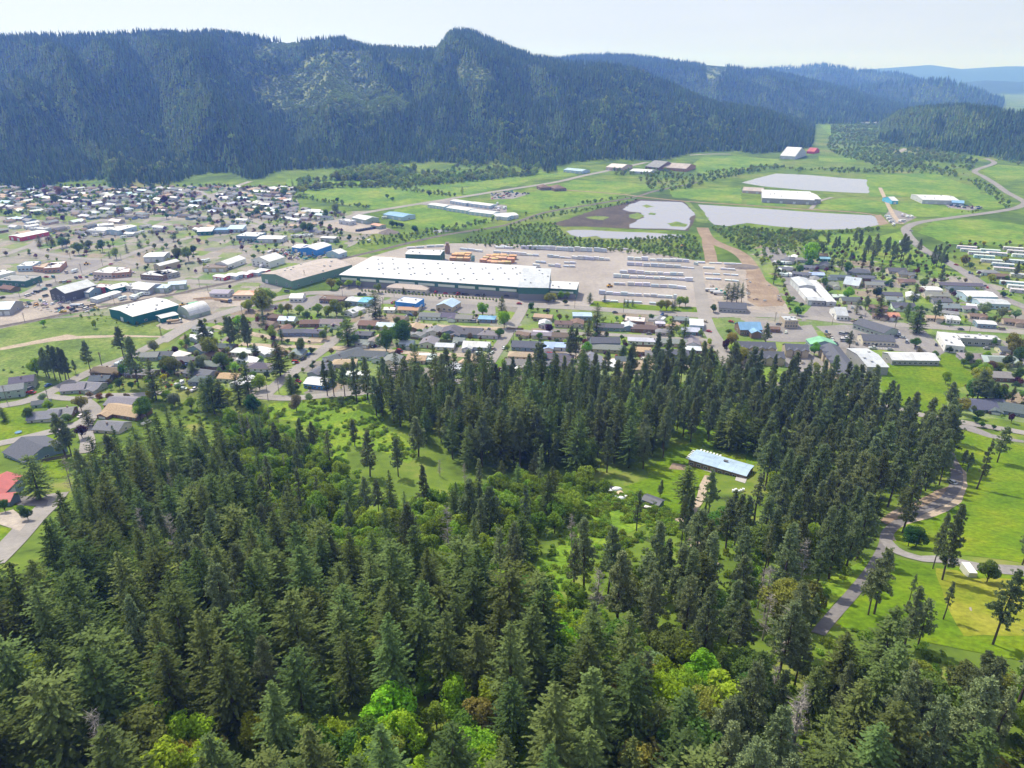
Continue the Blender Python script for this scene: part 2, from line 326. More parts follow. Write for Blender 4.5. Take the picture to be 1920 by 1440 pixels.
def build_terrain():
    az = np.radians(np.concatenate([np.arange(-80, -54, 2.0), np.arange(-54, 46.01, .3), np.arange(48, 81, 2.0)]))
    D = np.concatenate([np.arange(3, 520, 5.5), np.geomspace(525, 1400, 24), np.arange(1430, 3600, 32), np.geomspace(3650, 24000, 75)])
    A, DD = np.meshgrid(az, D, indexing='ij'); X = np.sin(A) * DD; Y = np.cos(A) * DD; H = mountains(X, Y)
    Z = T(X, Y) + H
    far = np.clip((DD - 2500) / 2000, 0, 1)
    V = np.stack([X, Y, Z], -1).reshape(-1, 3); a, d = A.shape
    i = np.arange(a - 1)[:, None] * d + np.arange(d - 1)[None, :]
    Fq = np.stack([i, i + d, i + d + 1, i + 1], -1).reshape(-1, 4)[:, ::-1]
    m, t, n, b = nm('terrain_ground')
    at = N(t, "ShaderNodeVertexColor", layer_name='cover'); sp = N(t, "ShaderNodeSeparateColor"); t.links.new(at.outputs[0], sp.inputs[0])
    g1 = ramp(t, noise(t, .0065, 10), [(.3, (.06, .09, .03)), (.42, (.09, .15, .025)), (.52, (.14, .21, .03)), (.62, (.19, .22, .06)), (.75, (.24, .21, .1))])
    g1 = mix(t, g1, ramp(t, noise(t, .05, 5), [(.3, (.55, .6, .5)), (.7, (1.2, 1.15, 1.1))]), 1.0, 'MULTIPLY')
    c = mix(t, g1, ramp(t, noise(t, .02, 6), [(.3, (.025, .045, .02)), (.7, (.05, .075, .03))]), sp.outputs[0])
    c = mix(t, c, ramp(t, noise(t, .015, 6), [(.3, (.16, .2, .07)), (.7, (.22, .25, .11))]), sp.outputs[1])
    c = mix(t, c, ramp(t, noise(t, .05, 6), [(.3, (.04, .055, .015)), (.42, (.09, .14, .02)), (.55, (.13, .19, .025)), (.66, (.2, .22, .05)), (.8, (.24, .2, .1))]), sp.outputs[2])
    t.links.new(c, b.inputs['Base Color']); b.inputs['Roughness'].default_value = 1; b.inputs['Specular IOR Level'].default_value = .1
    me = npmesh('terrain', V, Fq, [m])
    ca = me.color_attributes.new('cover', 'FLOAT_COLOR', 'POINT')
    col = np.ones((len(V), 4), np.float32)
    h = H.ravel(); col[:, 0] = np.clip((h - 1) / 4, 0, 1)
    f = V[:, 1] * CP - (V[:, 2] - CAMH) * SP; up = V[:, 1] * SP + (V[:, 2] - CAMH) * CP
    with np.errstate(all='ignore'):
        u = 960 + FPX * V[:, 0] / f; v = 720 - FPX * up / f
    g = np.zeros(len(V)); wu = u + 45 * fbm(u / 22, v / 14, 15, 3); wv = v + 30 * fbm(u / 20 + 9, v / 12, 16, 3)
    for p in CLEAR + YOUNG: g = np.maximum(g, inpoly(wu, wv, p) & (h > 5) & (f > 0))
    col[:, 1] = g
    col[:, 2] = np.clip((400 - V[:, 1]) / 40, 0, 1) * (T(V[:, 0], V[:, 1]) > 0.4)
    ca.data.foreach_set('color', col.ravel())
    me.polygons.foreach_set('use_smooth', np.ones(len(me.polygons), bool))
    tag(ob('terrain', me), 'wide green valley floor rising into wooded mountains', None, None, 'structure')
build_terrain()

# ------------------------------------------------------------------ ground sheets and roads
NOGREEN = []
def nogreen(x, y): return any(a <= x <= b and c <= y <= d and inpoly(np.array([x]), np.array([y]), q)[0] for q, a, b, c, d in NOGREEN)
def sheet(name, pts, mat, off, jit=0.0, label=None, kind='structure', cell=9.0):
    pts = [p if isinstance(p, Vector) else P(*p) for p in pts]
    if name in ('school_field', 'parking_lot', 'mill_yard', 'gravel_yard', 'hill_field', 'sand_path', 'mill_lawn', 'dirt_bank', 'meadow_west'):
        q = [(p.x, p.y) for p in pts]; NOGREEN.append((q, min(p[0] for p in q), max(p[0] for p in q), min(p[1] for p in q), max(p[1] for p in q)))
    out = []
    for i, p in enumerate(pts):
        q = pts[(i + 1) % len(pts)]; n = max(1, int((q - p).length / 5)) if jit else 1
        d = Vector((q.x - p.x, q.y - p.y, 0)); nrm = Vector((-d.y, d.x, 0)).normalized() if d.length else Vector()
        for k in range(n):
            a = p.lerp(q, k / n)
            if jit: a = a + nrm * (jit * 2 * float(fbm(a.x / (jit * 3 + 6), a.y / (jit * 3 + 6), 5, 3)))
            out.append(a)
    me = bpy.data.meshes.new(name); bm = bmesh.new()
    vs_ = [bm.verts.new((p.x, p.y, 0)) for p in out]
    for tri in tessellate_polygon([[Vector((p.x, p.y, 0)) for p in out]]):
        try: bm.faces.new([vs_[i] for i in tri])
        except ValueError: pass
    if min(p.y for p in out) < 480:
        for _ in range(9):
            e = [e for e in bm.edges if e.calc_length() > cell and min(v.co.y for v in e.verts) < 490]
            if not e: break
            bmesh.ops.subdivide_edges(bm, edges=e, cuts=1, use_grid_fill=False)
            bmesh.ops.triangulate(bm, faces=[f for f in bm.faces if len(f.verts) > 3])
    for v in bm.verts: v.co.z = Tz(v.co.x, v.co.y) + off
    bmesh.ops.recalc_face_normals(bm, faces=bm.faces)
    for f in bm.faces:
        if f.normal.z < 0: f.normal_flip()
    bm.to_mesh(me); bm.free(); me.materials.append(mat)
    return tag(ob(name, me), label, None, None, kind)
def smooth_line(pts, step=4.0):
    pts = [Vector((p.x, p.y, 0)) for p in pts]; out = []
    for i in range(len(pts) - 1):
        p0, p1, p2, p3 = pts[max(i - 1, 0)], pts[i], pts[i + 1], pts[min(i + 2, len(pts) - 1)]
        n = max(2, int((p2 - p1).length / step))
        for k in range(n):
            t = k / n
            out.append(.5 * ((2 * p1) + (p2 - p0) * t + (2 * p0 - 5 * p1 + 4 * p2 - p3) * t * t + (3 * p1 - p0 - 3 * p2 + p3) * t ** 3))
    return out + [pts[-1]]
ROADS = []
def road(name, pts, width, mat, off, label=None, z0=0.0):
    line = smooth_line([p if isinstance(p, Vector) else P(*p) for p in pts]); v = []; f = []
    for i, p in enumerate(line):
        d = (line[min(i + 1, len(line) - 1)] - line[max(i - 1, 0)]).normalized(); nr = Vector((-d.y, d.x, 0))
        wd = width[0] + (width[1] - width[0]) * i / (len(line) - 1) if isinstance(width, tuple) else width
        for s in (-.5, -.17, .17, .5):
            q = p + nr * (wd * s); v.append((q.x, q.y, Tz(q.x, q.y) + off + z0))
    for i in range(len(line) - 1):
        for k in range(3): f.append((i * 4 + k + 1, i * 4 + k, i * 4 + 4 + k, i * 4 + 5 + k))
    ROADS.append((line, width if not isinstance(width, tuple) else max(width)))
    o = mk(name, v, f, mat); me = o.data
    if me.polygons[0].normal.z < 0: me.flip_normals()
    return tag(o, label, None, None, 'structure')
_rs = None
def near_road(x, y, m=1.0):
    global _rs
    if _rs is None: _rs = [(np.array([(p.x, p.y) for p in l]), w_) for l, w_ in ROADS]
    for a, w_ in _rs:
        if np.min(np.hypot(a[:, 0] - x, a[:, 1] - y)) < w_ / 2 + m: return True
    return False

# ------------------------------------------------------------------ tree models
def diamonds(c, a, l, b, w_):                    # n leaf-sized faces: centre, long axis, length, cross axis, width
    a = a * (l / 2)[:, None]; b = b * (w_ / 2)[:, None]
    return np.stack([c - a, c + b, c + a, c - b], 1)
def unit(v): return v / np.maximum(np.linalg.norm(v, axis=1, keepdims=True), 1e-6)
def quad_mesh(name, Q, mat):
    n = len(Q); return npmesh(name, Q.reshape(-1, 3), np.arange(n * 4).reshape(n, 4), [mat])
def tubes_mesh(name, list_, mat, n=5):
    mb = MB()
    for pts, r in list_: mb.tube(pts, r, n)
    me = bpy.data.meshes.new(name); me.from_pydata(mb.v, [], mb.f); me.materials.append(mat); me.update(); return me
def fir_model(seed, H=25, RAD=4.0, base=.13, dens=1.0, mat='fir', power=.8):
    r = np.random.default_rng(seed); C = []; A = []; Ln = []; B = []; W = []; br = []
    z = base * H
    lean = r.normal(0, .004, 2)
    while z < H - .3:
        t = (z / H - base) / (1 - base)
        nb = 6 if t < .75 else 5
        for k in range(nb):
            az = r.uniform(0, 2 * pi)
            ln = RAD * ((1 - t) ** (power * .8) * .97 + .03) * r.uniform(.62, 1.12) * (min(1, .6 + t * 2.2))
            if r.random() < .06: ln *= r.uniform(.3, .7)
            d = np.array([cos(az), sin(az), 0]); sd = np.array([-sin(az), cos(az), 0])
            up = .35 * t - .32 + r.normal(0, .07)
            m = max(3, int(ln / .22 * dens))
            for j in range(m):
                q = (j + r.uniform(.2, 1)) / m
                if q < .12: continue
                p = d * ln * q + np.array([0, 0, up * ln * q + .22 * ln * q * q - .1])
                side = 1 if j % 2 else -1
                ax = d * r.uniform(.5, 1.0) + sd * side * r.uniform(.2, 1.0) * (1.15 - q) + np.array([0, 0, r.uniform(-.45, .2)])
                C.append(p + sd * side * .34 * (1.1 - q) * r.uniform(.2, 1.3) + np.array([lean[0] * z, lean[1] * z, z])); A.append(ax)
                B.append(np.cross(ax, [r.normal(0, .45), r.normal(0, .45), 1])); Ln.append(r.uniform(.55, 1.0) * (.65 + .35 * (1 - t))); W.append(r.uniform(.28, .5))
        z += .40 + .2 * (1 - t)
    for k in range(14): C.append([lean[0] * H, lean[1] * H, H - .2 - k * .09]); A.append([r.normal(0, .5), r.normal(0, .5), 1]); B.append([r.normal(), r.normal(), 0]); Ln.append(.8); W.append(.2)
    Q = diamonds(np.array(C), unit(np.array(A)), np.array(Ln), unit(np.array(B)), np.array(W))
    tr = tubes_mesh('trunk', [([(0, 0, -.8), (0, 0, H * .3), (lean[0] * H * .6, lean[1] * H * .6, H * .6), (lean[0] * H, lean[1] * H, H * .97)], [.36, .27, .17, .03])], M['bark'])
    return tr, quad_mesh('crown', Q, M[mat]), H
def pine_model(seed, H=27, RAD=4.3, base=.28, mat='pine', full=1.0):
    r = np.random.default_rng(seed); C = []; A = []; Ln = []; B = []; W = []; tb = []
    wob = [r.normal(0, .18, 2) for _ in range(4)]
    tr = [(0, 0, -.8), (wob[0][0], wob[0][1], H * .3), (wob[1][0], wob[1][1], H * .6), (wob[2][0], wob[2][1], H * .98)]
    tb.append((tr, [.40, .31, .2, .04]))
    nl = int(105 * full)
    for k in range(nl):
        t = (k + r.random()) / nl; z = H * (base + (1 - base) * t)
        prof = min(1, .6 + 1.8 * t) * (1 - max(0, t - .2) ** 1.25 * 1.18)
        ln = RAD * max(.14, prof) * r.uniform(.6, 1.15); az = r.uniform(0, 2 * pi)
        d = np.array([cos(az), sin(az), 0]); up = r.uniform(-.35, .3) + .35 * t
        o = np.array([wob[1][0], wob[1][1], 0]) * min(1, t + .4)
        s = o + np.array([0, 0, z]); e = s + d * ln + np.array([0, 0, up * ln])
        tb.append(([tuple(s), tuple((s + e) / 2 + np.array([0, 0, -.12 * ln * .3])), tuple(e)], [.035, .025, .012]))
        for j in range(int(3 + ln * 1.5)):
            q = r.uniform(.28, 1.05); c = s + (e - s) * q + r.normal(0, .26, 3)
            for i in range(17):
                a = r.normal(0, 1, 3) + d * .5 + np.array([0, 0, .35]); C.append(c + a * .17); A.append(a); B.append(r.normal(0, 1, 3)); Ln.append(r.uniform(.45, .85)); W.append(r.uniform(.2, .34))
    A = unit(np.array(A)); B = unit(np.cross(A, np.array(B)))
    return tubes_mesh('trunk', tb, M['bark'], 5), quad_mesh('crown', diamonds(np.array(C), A, np.array(Ln), B, np.array(W)), M[mat]), H
def leafy_model(seed, H=11, RAD=4.6, mat='leafy', n=5200, lift=.3, leafs=.5, blobs=13, shape=1.0, gap=0.15):
    r = np.random.default_rng(seed); tb = []
    top = H * lift; tb.append(([(0, 0, -.6), (.1, .05, top), (.15, .1, H * .62)], [.28, .2, .1]))
    ctr = []; c0 = np.array([0, 0, H * (lift + 1) / 2]); hz = H * (1 - lift) / 2
    for k in range(blobs):
        d = unit(r.normal(0, 1, (1, 3)))[0]; q = r.uniform(.4, .98)
        c = c0 + d * np.array([RAD * .78, RAD * .78, hz * .72]) * q; rad = r.uniform(.26, .48) * min(RAD, hz * 1.25); ctr.append((c, rad))
        mid = np.array([.1, .05, top]) * .5 + c * .5 + np.array([0, 0, -.3]); tb.append(([(.1, .05, top * .9), tuple(mid), tuple(c)], [.11, .07, .025]))
    ctr.append((c0 + np.array([0, 0, hz * .5]), .42 * RAD))
    wt = np.array([q[1] ** 2 for q in ctr]); ix = r.choice(len(ctr), n, p=wt / wt.sum())
    cc = np.array([q[0] for q in ctr])[ix]; rr = np.array([q[1] for q in ctr])[ix]
    d = unit(r.normal(0, 1, (n, 3))); rad = rr * (1 - np.abs(r.normal(0, .18, n)) + .08)
    C = cc + d * rad[:, None] * np.array([1, 1, shape])
    keep = fbm(C[:, 0] / 1.3 + C[:, 2] * .4, C[:, 1] / 1.3 + seed, seed, 2) > -gap; C = C[keep]; d = d[keep]; m = len(C)
    nrm = unit(d + r.normal(0, .55, (m, 3)) + np.array([0, 0, .3])); A = unit(np.cross(nrm, r.normal(0, 1, (m, 3)))); B = np.cross(nrm, A)
    Q = diamonds(C, A, r.uniform(.7, 1.4, m) * leafs, B, r.uniform(.5, 1.0, m) * leafs)
    return tubes_mesh('trunk', tb, M['bark'], 5), quad_mesh('crown', Q, M[mat]), H
def snag_model(seed, H=18):
    r = np.random.default_rng(seed); tb = [([(0, 0, -.6), (.15, 0, H * .5), (.1, .2, H)], [.3, .2, .03])]; bb = []
    for k in range(64):
        t = r.uniform(.18, .98); az = r.uniform(0, 2 * pi); ln = (1 - t * .75) * 3.6 * r.uniform(.4, 1.1); d = np.array([cos(az), sin(az), r.uniform(-.15, .55)])
        s = np.array([.12, .1, H * t]); e = s + d * ln; bb.append(([tuple(s), tuple(e)], [.085, .03]))
        for j in range(5):
            q = s + (e - s) * r.uniform(.35, 1); bb.append(([tuple(q), tuple(q + (r.normal(0, .5, 3) + d * .4) * .9)], [.045, .018]))
    return tubes_mesh('trunk', tb, M['barkgrey'], 6), tubes_mesh('branches', bb, M['barkgrey'], 3), H
def cone_model(seed, H=22, RAD=3.6, mat='farfir'):   # a fir as it reads from a mile away: ragged star-shaped tiers
    r = np.random.default_rng(seed); V = []; F_ = []; tiers = 6; k = 9
    for i in range(tiers):
        z0 = H * (.06 + .82 * i / tiers); z1 = min(H, z0 + H * .34); rr = RAD * (1 - .86 * i / tiers); b = len(V)
        V.append((r.normal(0, .15), r.normal(0, .15), z1))
        for j in range(k * 2):
            a = pi * j / k + r.uniform(-.1, .1) + i; q = rr * (r.uniform(.85, 1.2) if j % 2 else r.uniform(.4, .65)); V.append((cos(a) * q, sin(a) * q, z0 + r.uniform(-.6, .6) + (0 if j % 2 else .7)))
        for j in range(k * 2): F_.append((b, b + 1 + j, b + 1 + (j + 1) % (k * 2)))
    return npmesh('far_conifer', np.array(V), np.array(F_), [M[mat]])
def bush_mesh(seed, n=420, mat='bushy', H=2.0, RAD=1.7, leafs=.42):
    r = np.random.default_rng(seed); ctr = [(np.array([r.normal(0, RAD * .42), r.normal(0, RAD * .42), H * r.uniform(.25, .6)]), r.uniform(.35, .6) * RAD) for _ in range(6)]
    ix = r.integers(0, 6, n); cc = np.array([q[0] for q in ctr])[ix]; rr = np.array([q[1] for q in ctr])[ix]; d = unit(r.normal(0, 1, (n, 3)))
    C = cc + d * (rr * r.uniform(.75, 1.08, n))[:, None] * np.array([1, 1, H / RAD * .55]); nrm = unit(d + r.normal(0, .5, (n, 3)))
    A = unit(np.cross(nrm, r.normal(0, 1, (n, 3)))); return quad_mesh('bush', diamonds(C, A, r.uniform(.7, 1.4, n) * leafs, np.cross(nrm, A), r.uniform(.5, 1, n) * leafs), M[mat])

# ------------------------------------------------------------------ stuff made of scattered pieces (geometry nodes on one object)
def collection(name, meshes):
    c = bpy.data.collections.new(name)           # not linked to the scene: only a library of pieces
    for i, me in enumerate(meshes): c.objects.link(bpy.data.objects.new(f'{name}_{i:02d}', me))
    return c
def joined(tr, cr):
    bm = bmesh.new(); bm.from_mesh(tr); n = len(bm.faces); bm.from_mesh(cr); bm.faces.ensure_lookup_table()
    for f in bm.faces[n:]: f.material_index = 1
    me = bpy.data.meshes.new('tree'); bm.to_mesh(me); bm.free(); me.materials.append(tr.materials[0]); me.materials.append(cr.materials[0]); return me
def scatter(name, pts, scl, coll, nvar, label, rot=None):
    n = len(pts)
    if n == 0: return
    me = bpy.data.meshes.new(name); me.vertices.add(n); me.vertices.foreach_set('co', np.asarray(pts, np.float32).ravel())
    a = me.attributes.new('scl', 'FLOAT', 'POINT'); a.data.foreach_set('value', np.asarray(scl, np.float32))
    a = me.attributes.new('rot', 'FLOAT', 'POINT'); a.data.foreach_set('value', (rng.uniform(0, 6.28, n) if rot is None else np.asarray(rot)).astype(np.float32))
    a = me.attributes.new('idx', 'INT', 'POINT'); a.data.foreach_set('value', rng.integers(0, nvar, n).astype(np.int32))
    o = ob(name, me); tag(o, label, None, None, 'stuff')
    g = bpy.data.node_groups.new(name, 'GeometryNodeTree')
    g.interface.new_socket('Geometry', in_out='INPUT', socket_type='NodeSocketGeometry'); g.interface.new_socket('Geometry', in_out='OUTPUT', socket_type='NodeSocketGeometry')
    gi = g.nodes.new('NodeGroupInput'); go = g.nodes.new('NodeGroupOutput'); ip = g.nodes.new('GeometryNodeInstanceOnPoints'); ci = g.nodes.new('GeometryNodeCollectionInfo')
    ci.inputs['Collection'].default_value = coll; ci.inputs['Separate Children'].default_value = True; ci.inputs['Reset Children'].default_value = True
    ip.inputs['Pick Instance'].default_value = True
    def attr(nme, ty):
        q = g.nodes.new('GeometryNodeInputNamedAttribute'); q.data_type = ty; q.inputs['Name'].default_value = nme
        return next(s for s in q.outputs if s.enabled and s.name == 'Attribute')
    cx = g.nodes.new('ShaderNodeCombineXYZ'); lk = g.links.new
    lk(gi.outputs[0], ip.inputs['Points']); lk(ci.outputs[0], ip.inputs['Instance']); lk(attr('idx', 'INT'), ip.inputs['Instance Index'])
    lk(attr('rot', 'FLOAT'), cx.inputs['Z']); lk(cx.outputs[0], ip.inputs['Rotation']); lk(attr('scl', 'FLOAT'), ip.inputs['Scale']); lk(ip.outputs[0], go.inputs[0])
    md = o.modifiers.new('scatter', 'NODES'); md.node_group = g
    return o
def poisson(poly, dist, tries=None, avoid=None):
    """ground points inside a pixel-traced outline, at least dist metres apart"""
    W_ = [G(*p) for p in poly]; xy = [(p.x, p.y) for p in W_]
    x0, x1 = min(p[0] for p in xy), max(p[0] for p in xy); y0, y1 = min(p[1] for p in xy), max(p[1] for p in xy)
    n = tries or int((x1 - x0) * (y1 - y0) / dist ** 2 * 5); cand = np.stack([rng.uniform(x0, x1, n), rng.uniform(y0, y1, n)], 1)
    cand = cand[inpoly(cand[:, 0], cand[:, 1], xy)]; grid = {}; out = []
    for x, y in cand:
        k = (int(x // dist), int(y // dist))
        if any((x - a) ** 2 + (y - b) ** 2 < dist * dist for i in (-1, 0, 1) for j in (-1, 0, 1) for a, b in grid.get((k[0] + i, k[1] + j), ())): continue
        if avoid and avoid(x, y): continue
        grid.setdefault(k, []).append((x, y)); out.append((x, y))
    return out
def xypoly(poly): return [(p.x, p.y) for p in (G(*q) for q in poly)]

# ------------------------------------------------------------------ ground cover, yards, fields, water (traced on the survey photo)
def z(*pts): return [('0', *p) for p in pts]
def c_(c, *pts): return [(c, *p) for p in pts]
sheet('town_ground', z((-300,352),(300,350),(548,350),(562,395),(620,398),(690,395),(640,425),(700,440),(640,470),(560,500),(520,548),(470,600),(380,606),(205,592),(90,597),(0,618),(-300,640)), M['blocks'], .02, 4, 'gravel and grass ground between the town buildings')
sheet('neighbourhood_ground', z((380,606),(470,575),(640,545),(1080,580),(1310,592),(1480,592),(1800,608),(1920,622),(2300,640),(2300,840),(1920,790),(1780,780),(1640,730),(1400,720),(1100,705),(900,715),(700,738),(500,750),(350,700),(250,690)), M['yards'], .03, 4, 'patchy yards and lawns of the neighbourhood')
sheet('east_ground', z((1480,592),(1420,520),(1400,470),(1440,455),(1540,470),(1600,450),(1680,450),(1780,490),(1920,560),(2300,610),(2300,640),(1920,622),(1800,608)), M['yards'], .04, 5, 'patchy yards and lawns between the houses by the highway')
sheet('mill_yard', z((632,546),(668,488),(765,462),(850,456),(1000,459),(1180,466),(1300,488),(1392,494),(1420,520),(1462,560),(1480,592),(1310,592),(1080,580)), M['yardpave'], .06, 2, 'wide pale paved lumber yard behind the warehouse')
sheet('gravel_yard', z((1400,497),(1425,520),(1475,572),(1478,588),(1340,572),(1318,520),(1300,490)), M['gravel'], .075, 3, 'brown gravel end of the lumber yard')
road('haul_road', c_('3', (1525,372),(1545,420),(1580,460),(1660,500),(1750,535),(1830,590),(1890,680),(1935,780),(1965,870)), 15, M['dirt'], .085, 'bare brown haul road curving past the ponds')
road('haul_road', c_('3', (1560,440),(1565,500),(1580,560),(1590,625)), 13, M['dirt'], .08, 'dirt spur beside the scrub')
sheet('dirt_bank', c_('4', (0,640),(30,620),(100,700),(200,770),(270,870),(250,900),(90,905),(0,860)), M['dirt'], .09, 3, 'bare brown dirt bank beside the yard')
# big fields
FIELDS = [z((560,340),(690,335),(860,352),(960,345),(880,368),(740,392),(690,392),(580,372)), z((745,392),(830,372),(930,400),(948,410),(880,428),(800,430),(760,420),(715,408)),
  z((935,372),(1010,357),(1165,362),(1150,374),(1050,390),(990,400),(925,385)), z((1075,338),(1160,340),(1235,350),(1225,357),(1160,362),(1030,355)), z((1255,355),(1390,352),(1390,382),(1260,370)),
  c_('R', (350,580),(420,535),(560,530),(770,545),(790,560),(600,600),(420,615)), c_('R', (960,530),(1140,540),(1130,560),(960,555)), c_('R', (830,290),(1200,270),(1350,295),(1150,330),(1000,350),(900,350)),
  c_('4', (500,180),(680,150),(900,170),(980,200),(975,255),(500,230)), c_('4', (0,165),(150,160),(270,185),(270,210),(0,200)), c_('4', (1030,190),(1200,185),(1480,230),(1640,250),(1400,285),(1060,280)),
  c_('4', (1180,390),(1300,310),(1650,300),(1920,340),(1920,470),(1700,480),(1400,470)), c_('4', (1500,130),(1700,120),(1850,190),(1800,220),(1600,235)), c_('4', (860,60),(1200,80),(1500,130),(1450,150),(1200,120),(980,140),(900,110)),
  c_('R', (1720,600),(1800,570),(1920,580),(1920,640),(1800,640)), c_('R', (960,380),(1080,400),(1090,435),(1030,450)), c_('R', (1180,620),(1500,610),(1720,690),(1700,720),(1200,720)),
  c_('4', (490,400),(700,400),(900,420),(1080,380),(1120,440),(1250,560),(1500,690),(1300,690),(1140,640),(900,590),(620,560),(520,500)), c_('K', (570,690),(700,690),(800,720),(790,745),(580,720)), c_('K', (120,590),(160,590),(180,640),(130,640)),
  c_('K', (200,795),(430,790),(660,790),(670,830),(200,830)), c_('K', (930,760),(1120,750),(1400,790),(1320,830),(900,830)), c_('K', (1240,770),(1540,740),(1620,775),(1300,800))]
for i, f in enumerate(FIELDS): sheet('grass_field', f, M['field'], .10 + .003 * i, 3 if i < 17 else 2, 'bright green grass field on the valley floor')
sheet('grass_field', c_('1', (0,235),(100,255),(260,270),(420,270),(560,300),(640,345),(420,325),(0,290)), M['rough'], .165, 3, 'yellowish grass strip between the town houses')
sheet('grass_field', c_('2', (760,520),(820,500),(1000,560),(920,590),(760,580)), M['rough'], .17, 2, 'rough grass beside the railway')
sheet('grass_field', c_('3', (1000,110),(1190,90),(900,150),(600,260),(440,330),(420,250),(900,140)), M['rough'], .08, 2, 'rough grassy strip along the railway')
sheet('meadow_west', z((-300,650),(0,618),(90,598),(205,592),(250,606),(330,618),(308,636),(240,668),(180,690),(100,722),(0,752),(-300,790)), M['rough'], .10, 2, 'rough green meadow below the green warehouse')
sheet('sand_path', c_('1', (0,1238),(300,1178),(480,1142),(560,1152),(860,1146),(1180,1152),(1190,1164),(850,1160),(560,1172),(380,1192),(0,1256)), M['track'], .14, 1, 'sandy path through the meadow')
sheet('mill_lawn', c_('3', (700,945),(745,900),(960,915),(1200,935),(1480,945),(1490,982),(1200,972),(960,958)), M['lawn'], .12, .5, 'bright mown lawn strip in front of the lumber yard')
sheet('school_field', c_('D', (990,455),(1200,440),(1335,445),(1350,385),(1430,385),(1480,430),(1500,480),(1570,530),(1520,600),(1400,640),(1370,760),(1300,785),(1180,782),(1060,740),(940,640),(940,560)), M['lawn'], .12, 1.5, 'large bright mown playing field')
sheet('hill_field', z((1785,806),(1830,812),(1920,838),(2300,880),(2300,1070),(1920,1056),(1850,1046),(1740,1034),(1690,1022),(1668,1008),(1690,985),(1735,968),(1775,945),(1805,910),(1798,880)), M['lawn'], .12, 1.2, 'steep bright green field beside the curved drive')
sheet('hill_field', z((1655,1040),(1690,1050),(1740,1060),(1790,1064),(1920,1082),(2300,1120),(2300,1300),(1920,1240),(1800,1215),(1700,1195),(1580,1178),(1568,1168),(1610,1120)), M['lawn'], .12, 1.2, 'yellow green lawn below the drive')
sheet('hill_field', z((1560,1080),(1625,1050),(1640,1050),(1590,1110),(1550,1150),(1520,1140)), M['meadow'], .13, 1.0, 'grass slope left of the drive')
sheet('meadow_centre', c_('B', (130,700),(300,690),(460,690),(640,660),(830,650),(840,760),(900,860),(1030,930),(1045,1000),(1020,1060),(900,1000),(760,960),(640,940),(640,1080),(560,1080),(480,960),(440,880),(410,840),(330,800),(150,790)), M['meadow'], .12, 1.5, 'bright green meadow clearing between the woods')
sheet('house_lawn', c_('E', (690,250),(830,170),(860,90),(1050,50),(1250,60),(1560,160),(1560,240),(1300,290),(1200,300),(1130,380),(1060,560),(950,620),(760,560),(620,440),(520,400),(720,330)), M['lawn'], .12, 1.0, 'mown lawn around the metal roofed hill house')
sheet('meadow_clearing', c_('E', (80,480),(400,480),(660,440),(800,560),(960,640),(980,760),(860,700),(700,690),(560,760),(480,860),(330,880),(200,850),(240,650)), M['meadow'], .13, 1.2, 'rough yellow green clearing below the house')
sheet('meadow_clearing', z((1040,1030),(1090,1000),(1090,1060),(1060,1110),(1010,1100),(1000,1060)), M['meadow'], .13, 1.2, 'small yellow green gap in the woods')
for q in ([(1290,770),(1340,770),(1360,840),(1330,850),(1280,820)],[(1050,740),(1090,735),(1090,830),(1050,840)],[(1500,760),(1560,755),(1560,830),(1510,835)],[(1390,790),(1440,780),(1450,870),(1400,870)]): sheet('grove_grass', z(*q), M['meadow'], .13, 1.5, 'sunlit grass under the pines')
sheet('dry_lawn', c_('F', (1095,885),(1240,900),(1340,960),(1500,950),(1692,965),(1692,1340),(1280,1345),(1200,1200),(1140,1060)), M['drylawn'], .155, 1.0, 'yellowed mown slope below the white container')
sheet('garden_bed', c_('E', (870,255),(900,205),(1010,225),(1000,265)), M['dirt'], .16, .1, 'brown dug vegetable bed beside the house')
sheet('patio', c_('E', (1400,345),(1410,315),(1500,325),(1480,370)), M['concrete'], .18, 0, 'concrete patio by the hill house')
sheet('path', c_('E', (1085,240),(1100,232),(1200,262),(1225,285),(1230,315),(1215,310),(1200,280),(1150,265)), M['concrete'], .18, 0, 'curved concrete path in front of the hill house')
sheet('hill_verge', c_('F', (1190,120),(1225,150),(1300,240),(1310,330),(1270,440),(1180,500),(1040,550),(900,590),(800,640),(830,700),(790,690),(790,620),(1000,520),(1170,430),(1240,330),(1245,240),(1195,170)), M['track'], .15, .6, 'sandy dry verge outside the curved drive')
sheet('hill_verge', c_('F', (1195,330),(1140,410),(1000,470),(830,560),(760,590),(720,560),(800,500),(960,430),(1100,360)), M['dirt'], .15, .6, 'reddish needle litter bank inside the curved drive')
sheet('gravel_lot', c_('D', (1455,870),(1560,880),(1700,940),(1920,985),(1920,1000),(1680,965),(1480,900)), M['lot'], .16, .4, 'grey gravel lay-by beside the lower road')
